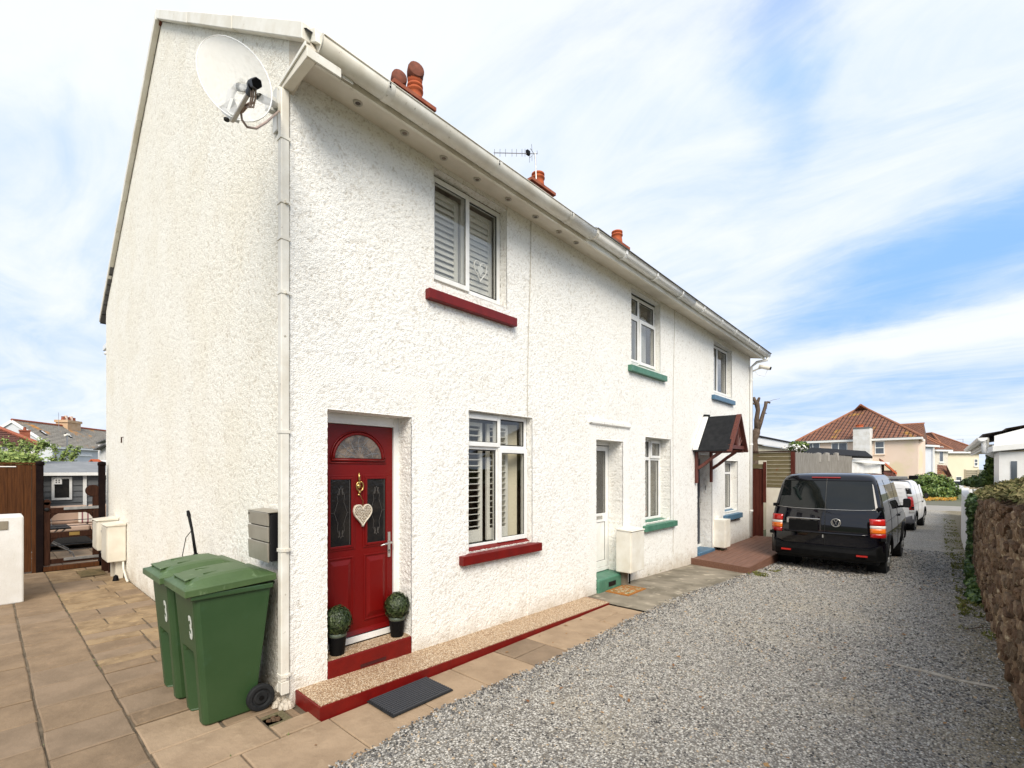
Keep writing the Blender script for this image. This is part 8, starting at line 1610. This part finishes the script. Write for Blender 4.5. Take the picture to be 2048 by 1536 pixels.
# white porch with a panelled door beside the bungalow
bp_ = MB(); q0, q1 = A(1998, 905, 9.2), A(2075, 893, 9.0)
bp_.box(q0.x, q0.x + 2.6, q0.y, q0.y + 1.2, -.3, 2.18); bp_.build('porch_wall', M['upvc'], bg_); 
b = MB(); b.hexa([(q0.x - .1, q0.y - .1, 2.18), (q0.x + 2.7, q0.y - .1, 2.48), (q0.x + 2.7, q0.y + 1.2, 2.48), (q0.x - .1, q0.y + 1.2, 2.18), (q0.x - .1, q0.y - .1, 2.30), (q0.x + 2.7, q0.y - .1, 2.62), (q0.x + 2.7, q0.y + 1.2, 2.62), (q0.x - .1, q0.y + 1.2, 2.30)]); b.build('porch_roof', M['upvc'], bg_, bevel=.01)
b = MB(); b.box(q0.x + .16, q0.x + .24, q0.y - .012, q0.y - .001, 1.5, 2.0); b.build('porch_window', M['winglass'], bg_); b = MB(); b.box(q0.x + .55, q0.x + 1.3, q0.y - .02, q0.y - .001, 1.0, 2.08); b.build('porch_panel', M['upvc'], bg_, bevel=.006)
iv2 = thing('ivy', 'ivy climbing the cream bungalow wall beside its white porch', 'ivy', tuple(A(1985, 950, 12.5))); cs, ds_ = [], []
for k, (u, v, s, a, c) in enumerate([(1988, 915, 12.3, .14, .25), (1990, 935, 12.2, .18, .25), (1985, 955, 12, .25, .2), (1972, 962, 12, .35, .14), (1955, 965, 12, .3, .10)]):
    c_, d_2 = blob(A(u, v, s), (a, .2, c), 700, 80 + k); cs.append(c_); ds_.append(d_2)
leaves_np('foliage', np.concatenate(cs), np.concatenate(ds_), 0.07, M['leaf_ivy'], iv2, seed=18)
sc_ = thing('slatted_screen', 'pale timber slatted screen between the white wall and the bungalow', 'screen', tuple(A(1945, 955, 19)))
a_, c_ = A(1930, 940, 21.6), A(1957, 940, 21.2)
for k in range(9):
    z0 = A(1940, 978, 21.4).z + k * .095; b = MB(); b.hexa([(a_.x, a_.y, z0), (c_.x, c_.y, z0), (c_.x, c_.y + .02, z0), (a_.x, a_.y + .02, z0), (a_.x, a_.y, z0 + .085), (c_.x, c_.y, z0 + .085), (c_.x, c_.y + .02, z0 + .085), (a_.x, a_.y + .02, z0 + .085)]); b.build('slat', M['timber_green'] if False else pm('pale slat', (0.42, 0.36, 0.25), .8) if k == 0 else bpy.data.materials['pale slat'], sc_)
for q_ in (a_, c_): b = MB(); b.box(q_.x - .04, q_.x + .03, q_.y - .03, q_.y + .03, -.6, A(1940, 939, 21.4).z); b.build('post', bpy.data.materials['pale slat'], sc_)

# ------------------------------------------------------------------ houses beyond the shed on the left
gh = thing('gabled_house', 'pale grey gabled house with a lichened slate roof and a tall cream chimney', 'house', tuple(A(110, 950, 54)))
P1 = A(105, 893, 53); d2 = unit2(852); d1 = unit2(6300); d1 = -d1 if d1.dot(RT) > 0 else d1
# left along the gable
PP = Vector((P1.x, P1.y)); ze_, zr__ = P1.z, 7.2
c_, E_, A_ = hip(gh, PP, d1, 7.6, d2, 24, -.5, ze_, zr__, 0, M['greywall'], M['tile_grey'], gable=True, over=.25, courses=16)
nR = Vector((d2.y, -d2.x)); nR = nR if nR.dot(Vector((CX, CY)) - PP) > 0 else -nR
nR3 = Vector((nR.x, nR.y, 0)); hwin(gh, 152, 182, 907, 911, PP, nR, None)
mid = PP + d1 * 3.8
def onroof(u, v):    # point on the visible roof slope
    e0 = Vector((PP.x, PP.y, ze_)); e1 = e0 + Vector((d2.x, d2.y, 0)); e2 = Vector((mid.x, mid.y, zr__)); n_ = (e1 - e0).cross(e2 - e0).normalized(); return onplane(u, v, e0 + n_ * .1, n_), n_ if n_.z > 0 else -n_
for (u0, v0, u1, v1) in ((78, 862, 94, 871), (129, 867, 144, 876)):
    p0, n_ = onroof(u0, v0); p1, _ = onroof(u1 - 3, v1 + .0); p2, _ = onroof(u1, v1); p3, _ = onroof(u0 + 4, v0)
    b = MB(); b.hexa([p0, p3, p2, p1, p0 + n_ * .12, p3 + n_ * .12, p2 + n_ * .12, p1 + n_ * .12]); sk_ = b.build('skylight', M['black_metal'], gh); cc = (p0 + p1 + p2 + p3) / 4; b = MB(); b.add([cc + (q - cc) * .75 + n_ * .13 for q in (p0, p3, p2, p1)], [(0, 1, 2, 3)]); b.build('pane', M['lamp_clear'], sk_)
ck = onwall(137, 862, Vector((mid.x, mid.y, 0)), nR3); zc0, zc1 = 5.4, CH + (HZ - 843) / FPX * 58.5
kx, ky = Vector((d2.x, d2.y, 0)) * 1.15, Vector((d1.x, d1.y, 0)) * .65; base = Vector((ck.x, ck.y, zc0)); b = MB(); b.hexa([base - kx - ky, base + kx - ky, base + kx + ky, base - kx + ky] + [q + Vector((0, 0, zc1 - zc0)) for q in (base - kx - ky, base + kx - ky, base + kx + ky, base - kx + ky)]); chs = b.build('chimney', pm('cream brick', (0.50, 0.32, 0.18), .85, (0.58, .42, .28), 2), gh)
b = MB(); t_ = base + Vector((0, 0, zc1 - zc0)); b.hexa([t_ + s1_ * kx * 1.12 + s2_ * ky * 1.15 for s1_, s2_ in ((-1, -1), (1, -1), (1, 1), (-1, 1))] + [t_ + Vector((0, 0, .3)) + s1_ * kx * 1.12 + s2_ * ky * 1.15 for s1_, s2_ in ((-1, -1), (1, -1), (1, 1), (-1, 1))]); b.build('chimney_cap', bpy.data.materials['cream brick'], chs)
for k, f_ in enumerate((-.8, -.4, 0, .4, .8)):
    b = MB(); q = t_ + kx * f_; b.lathe([(0.20, q.z + .3), (0.16, q.z + .7), (0.2, q.z + .75 + .14 * (k % 2))], 8, (q.x, q.y, 0)); b.build('chimney_pot', M['peach'] if k % 2 else M['brick_red'], chs)
ae = thing('television_aerial', 'faint thin aerial pole beside the tall cream chimney', 'aerial', tuple(A(118, 860, 57))); b = MB(); b.tube([A(118, 862, 57), A(117, 825, 57)], .03, 4); b.build('mast', M['steel_dull'], ae)
# brown hip roofed house at the left edge
bh_ = thing('hipped_house', 'white walled house with a brown hipped roof above the board fence at the left edge', 'house', tuple(A(40, 950, 30)))
P1 = A(76, 894, 31); PP2 = Vector((P1.x, P1.y)); d1 = -unit2(1885) ; d1 = -Vector((RT.x, RT.y)); d2 = unit2(40); hip(bh_, PP2, d1, 8, d2, 8, -.5, P1.z + .05, 5.25, 4.0, M['white_wall'], M['tile_brown'], courses=14, fasc=False)
nW = -Vector((FW.x, FW.y)); hwin(bh_, 52, 62, 905, 920, PP2, nW, .5); hwin(bh_, 0, 6, 897, 910, PP2, nW, None)
rc = thing('chimney_stack', 'short red brick chimney standing in front of the pale grey gable', 'chimney', tuple(A(50, 870, 34))); b = MB(); q = A(49.5, 863, 36); b.box(q.x - .28, q.x + .28, q.y - .28, q.y + .28, 2.6, q.z); b.build('stack', M['brick_red'], rc); b = MB(); b.box(q.x - .32, q.x + .32, q.y - .32, q.y + .32, q.z, q.z + .1); b.lathe([(0.1, q.z + .1), (0.08, q.z + .32)], 8, (q.x, q.y, 0)); b.build('cap', M['brick_red'], rc)
wt = thing('white_house', 'white house edge with dark eaves showing just left of the gable', 'house', tuple(A(205, 900, 40))); b = MB(); q0 = A(196, 900, 40); b.prism([(q0.x, q0.y, -.5), (q0.x - 1, q0.y + 8, -.5), (q0.x + 6, q0.y + 10, -.5), (q0.x + 6, q0.y + 1, -.5)], (0, 0, CH + (HZ - 890) / FPX * 40 + .5)); b.build('wall', M['white_wall'], wt)
for e0, e1 in ((A(194, 899, 39.5), A(216, 888, 38.5)), (A(199, 886, 42), A(216, 879, 41))): b = MB(); b.bar(e0, e1, .5, .12); b.build('eaves', M['slate'], wt)
lt = thing('small_gable_house', 'little white gable with an orange roof behind the shed', 'house', tuple(A(190, 925, 28))); b = MB(); b.prism([A(180, 935, 28), A(180, 929, 28), A(190, 920, 28), A(204, 929, 28), A(204, 935, 28)], (-1, 1, 0)); b.build('wall', M['white_wall'], lt); b = MB(); b.bar(A(179, 930, 27.9), A(190, 919, 27.9), .5, .06); b.bar(A(190, 919, 27.9), A(204, 930, 27.9), .5, .06); b.build('roof', M['terracotta'], lt)
pl_ = thing('street_lamp', 'thin grey lamp post in front of the slate roof', 'lamp post', tuple(A(134, 925, 34))); b = MB(); b.tube([A(134, 930, 34), A(134, 872, 34)], .06, 6); b.build('post', M['steel_dull'], pl_); b = MB(); b.bar(A(131, 871, 34), A(137, 869, 34), .25, .12); b.build('lamp_head', M['white_old'], pl_)
# shrubs over the fence
def shrub(label, stems, seed, nl, size, grp):
    o = thing('garden_shrub', label, 'shrub', tuple(stems[0][0]), grp); r = np.random.default_rng(seed); cs = []; b = MB()
    for st in stems:
        b.tube(st, [0.02, 0.014, 0.007][:len(st)] if len(st) <= 3 else [0.02] * len(st), 5); pts = [Vector(p_) for p_ in st]
        for k in range(nl):
            f_ = r.random() ** .6 * (len(pts) - 1); i_ = min(int(f_), len(pts) - 2); p_ = pts[i_].lerp(pts[i_ + 1], f_ - i_); cs.append(np.array(p_) + r.normal(0, .045, 3))
    b.build('stems', M['twig'], o); cs = np.array(cs); leaves_np('foliage', cs, np.tile([.5, -.2, .7], (len(cs), 1)), size, M['leaf_spring'], o, aspect=2.0, jitter=.8, seed=seed)
S = lambda u, v, s: A(u, v, s)
shrub('sparse spring shrub with pale twigs above the left end of the board fence', [[S(30, 930, 12), S(20, 895, 12), S(8, 878, 12)], [S(30, 930, 12), S(38, 905, 12), S(46, 880, 12)], [S(35, 930, 12), S(52, 905, 12), S(60, 888, 12)], [S(40, 930, 12), S(30, 910, 12), S(24, 900, 12)], [S(10, 930, 12), S(14, 915, 12), S(0, 905, 12)], [S(20, 930, 12), S(40, 920, 12), S(70, 912, 12)], [S(60, 930, 12), S(76, 905, 12), S(82, 880, 12)], [S(60, 930, 12), S(82, 895, 12), S(92, 884, 12)]], 5, 150, .042, 'spring shrubs behind the fence')
shrub('sparse spring shrub with upright leafy shoots above the shed roof', [[S(104, 950, 15.5), S(112, 905, 15.5), S(106, 890, 15.5)], [S(120, 950, 15.5), S(128, 912, 15.5), S(142, 892, 15.5)], [S(140, 950, 15.5), S(150, 910, 15.5), S(158, 894, 15.5)], [S(100, 950, 15.5), S(118, 925, 15.5), S(130, 905, 15.5)], [S(150, 950, 15.5), S(140, 915, 15.5), S(150, 905, 15.5)], [S(120, 950, 15.5), S(110, 920, 15.5), S(100, 918, 15.5)]], 6, 150, .042, 'spring shrubs behind the fence')
rg = np.random.default_rng(6); n = 2600; u_ = rg.uniform(-20, 72, n); cc_ = np.array([tuple(A(float(u), 917 + 12 * float(k_) + 3 * math.sin(u * .3), 10.5)) for u, k_ in zip(u_, rg.random(n))])
hg = thing('garden_hedge', 'low light green hedge just above the top of the board fence', 'hedge', tuple(A(30, 930, 10.5))); leaves_np('foliage', cc_ + rg.normal(0, .06, (n, 3)), np.tile([.6, -.1, .7], (n, 1)), .05, M['leaf_spring'], hg, seed=2)
b = MB(); q0, q1 = A(-20, 931, 10.6), A(72, 931, 10.6); b.hexa([(q0.x, q0.y, 0), (q1.x, q1.y, 0), (q1.x - .4, q1.y, 0), (q0.x - .4, q0.y, 0), (q0.x, q0.y, 1.93), (q1.x, q1.y, 1.93), (q1.x - .4, q1.y, 1.93), (q0.x - .4, q0.y, 1.93)]); b.build('stems', M['leaf'], hg)

# small litter: stones kicked on to the slabs, a few dead leaves, weeds in joints
rl = random.Random(17)
lf_ = thing('leaf_litter', 'scattered small brown dead leaves on the gravel and along the paving edge', 'leaves', (1.5, 2, 0)); lf_['kind'] = 'stuff'
rg = np.random.default_rng(5); n = 130; xx_ = rg.uniform(0.5, 4.2, n); yy2 = rg.uniform(-.6, 9, n); leaves_np('leaves', np.stack([xx_, yy2, GZv(yy2) + np.where(xx_ > .95, .028, .006)], 1), np.tile([0, 0, 1.], (n, 1)), 0.026, pm('dead leaf', (0.20, 0.09, 0.04), 0.9, attr=(0.36, 0.22, 0.10)), lf_, aspect=1.7, jitter=.25, seed=6)
jw = thing('joint_weeds', 'tiny tufts of green weed in the paving joints and at the wall foot', 'weeds', (0, -.5, 0)); jw['kind'] = 'stuff'
P_ = []
for (x0_, y0_, x1_, y1_, n) in ((-6, -.9, -1, -.9, 70), (-1, -1.345, .4, -1.345, 20), (-8, -.02, -.1, -.02, 120), (0.02, 4.3, 0.02, 8.0, 120), (.425, -1, .425, 0, 10)):
    t_ = rg.random(n) ; k = vn(t_ * 14 + x0_, t_ * 0 + n, 3) > .62; P_.append(np.stack([x0_ + (x1_ - x0_) * t_ + rg.normal(0, .006, n), y0_ + (y1_ - y0_) * t_ + rg.normal(0, .006, n), 0.001 + .012 * rg.random(n)], 1)[k])
P_ = np.concatenate(P_); leaves_np('tufts', P_, np.tile([.3, -.4, .6], (len(P_), 1)), 0.010, M['leaf_ivy'], jw, aspect=2.2, jitter=.8, seed=7)
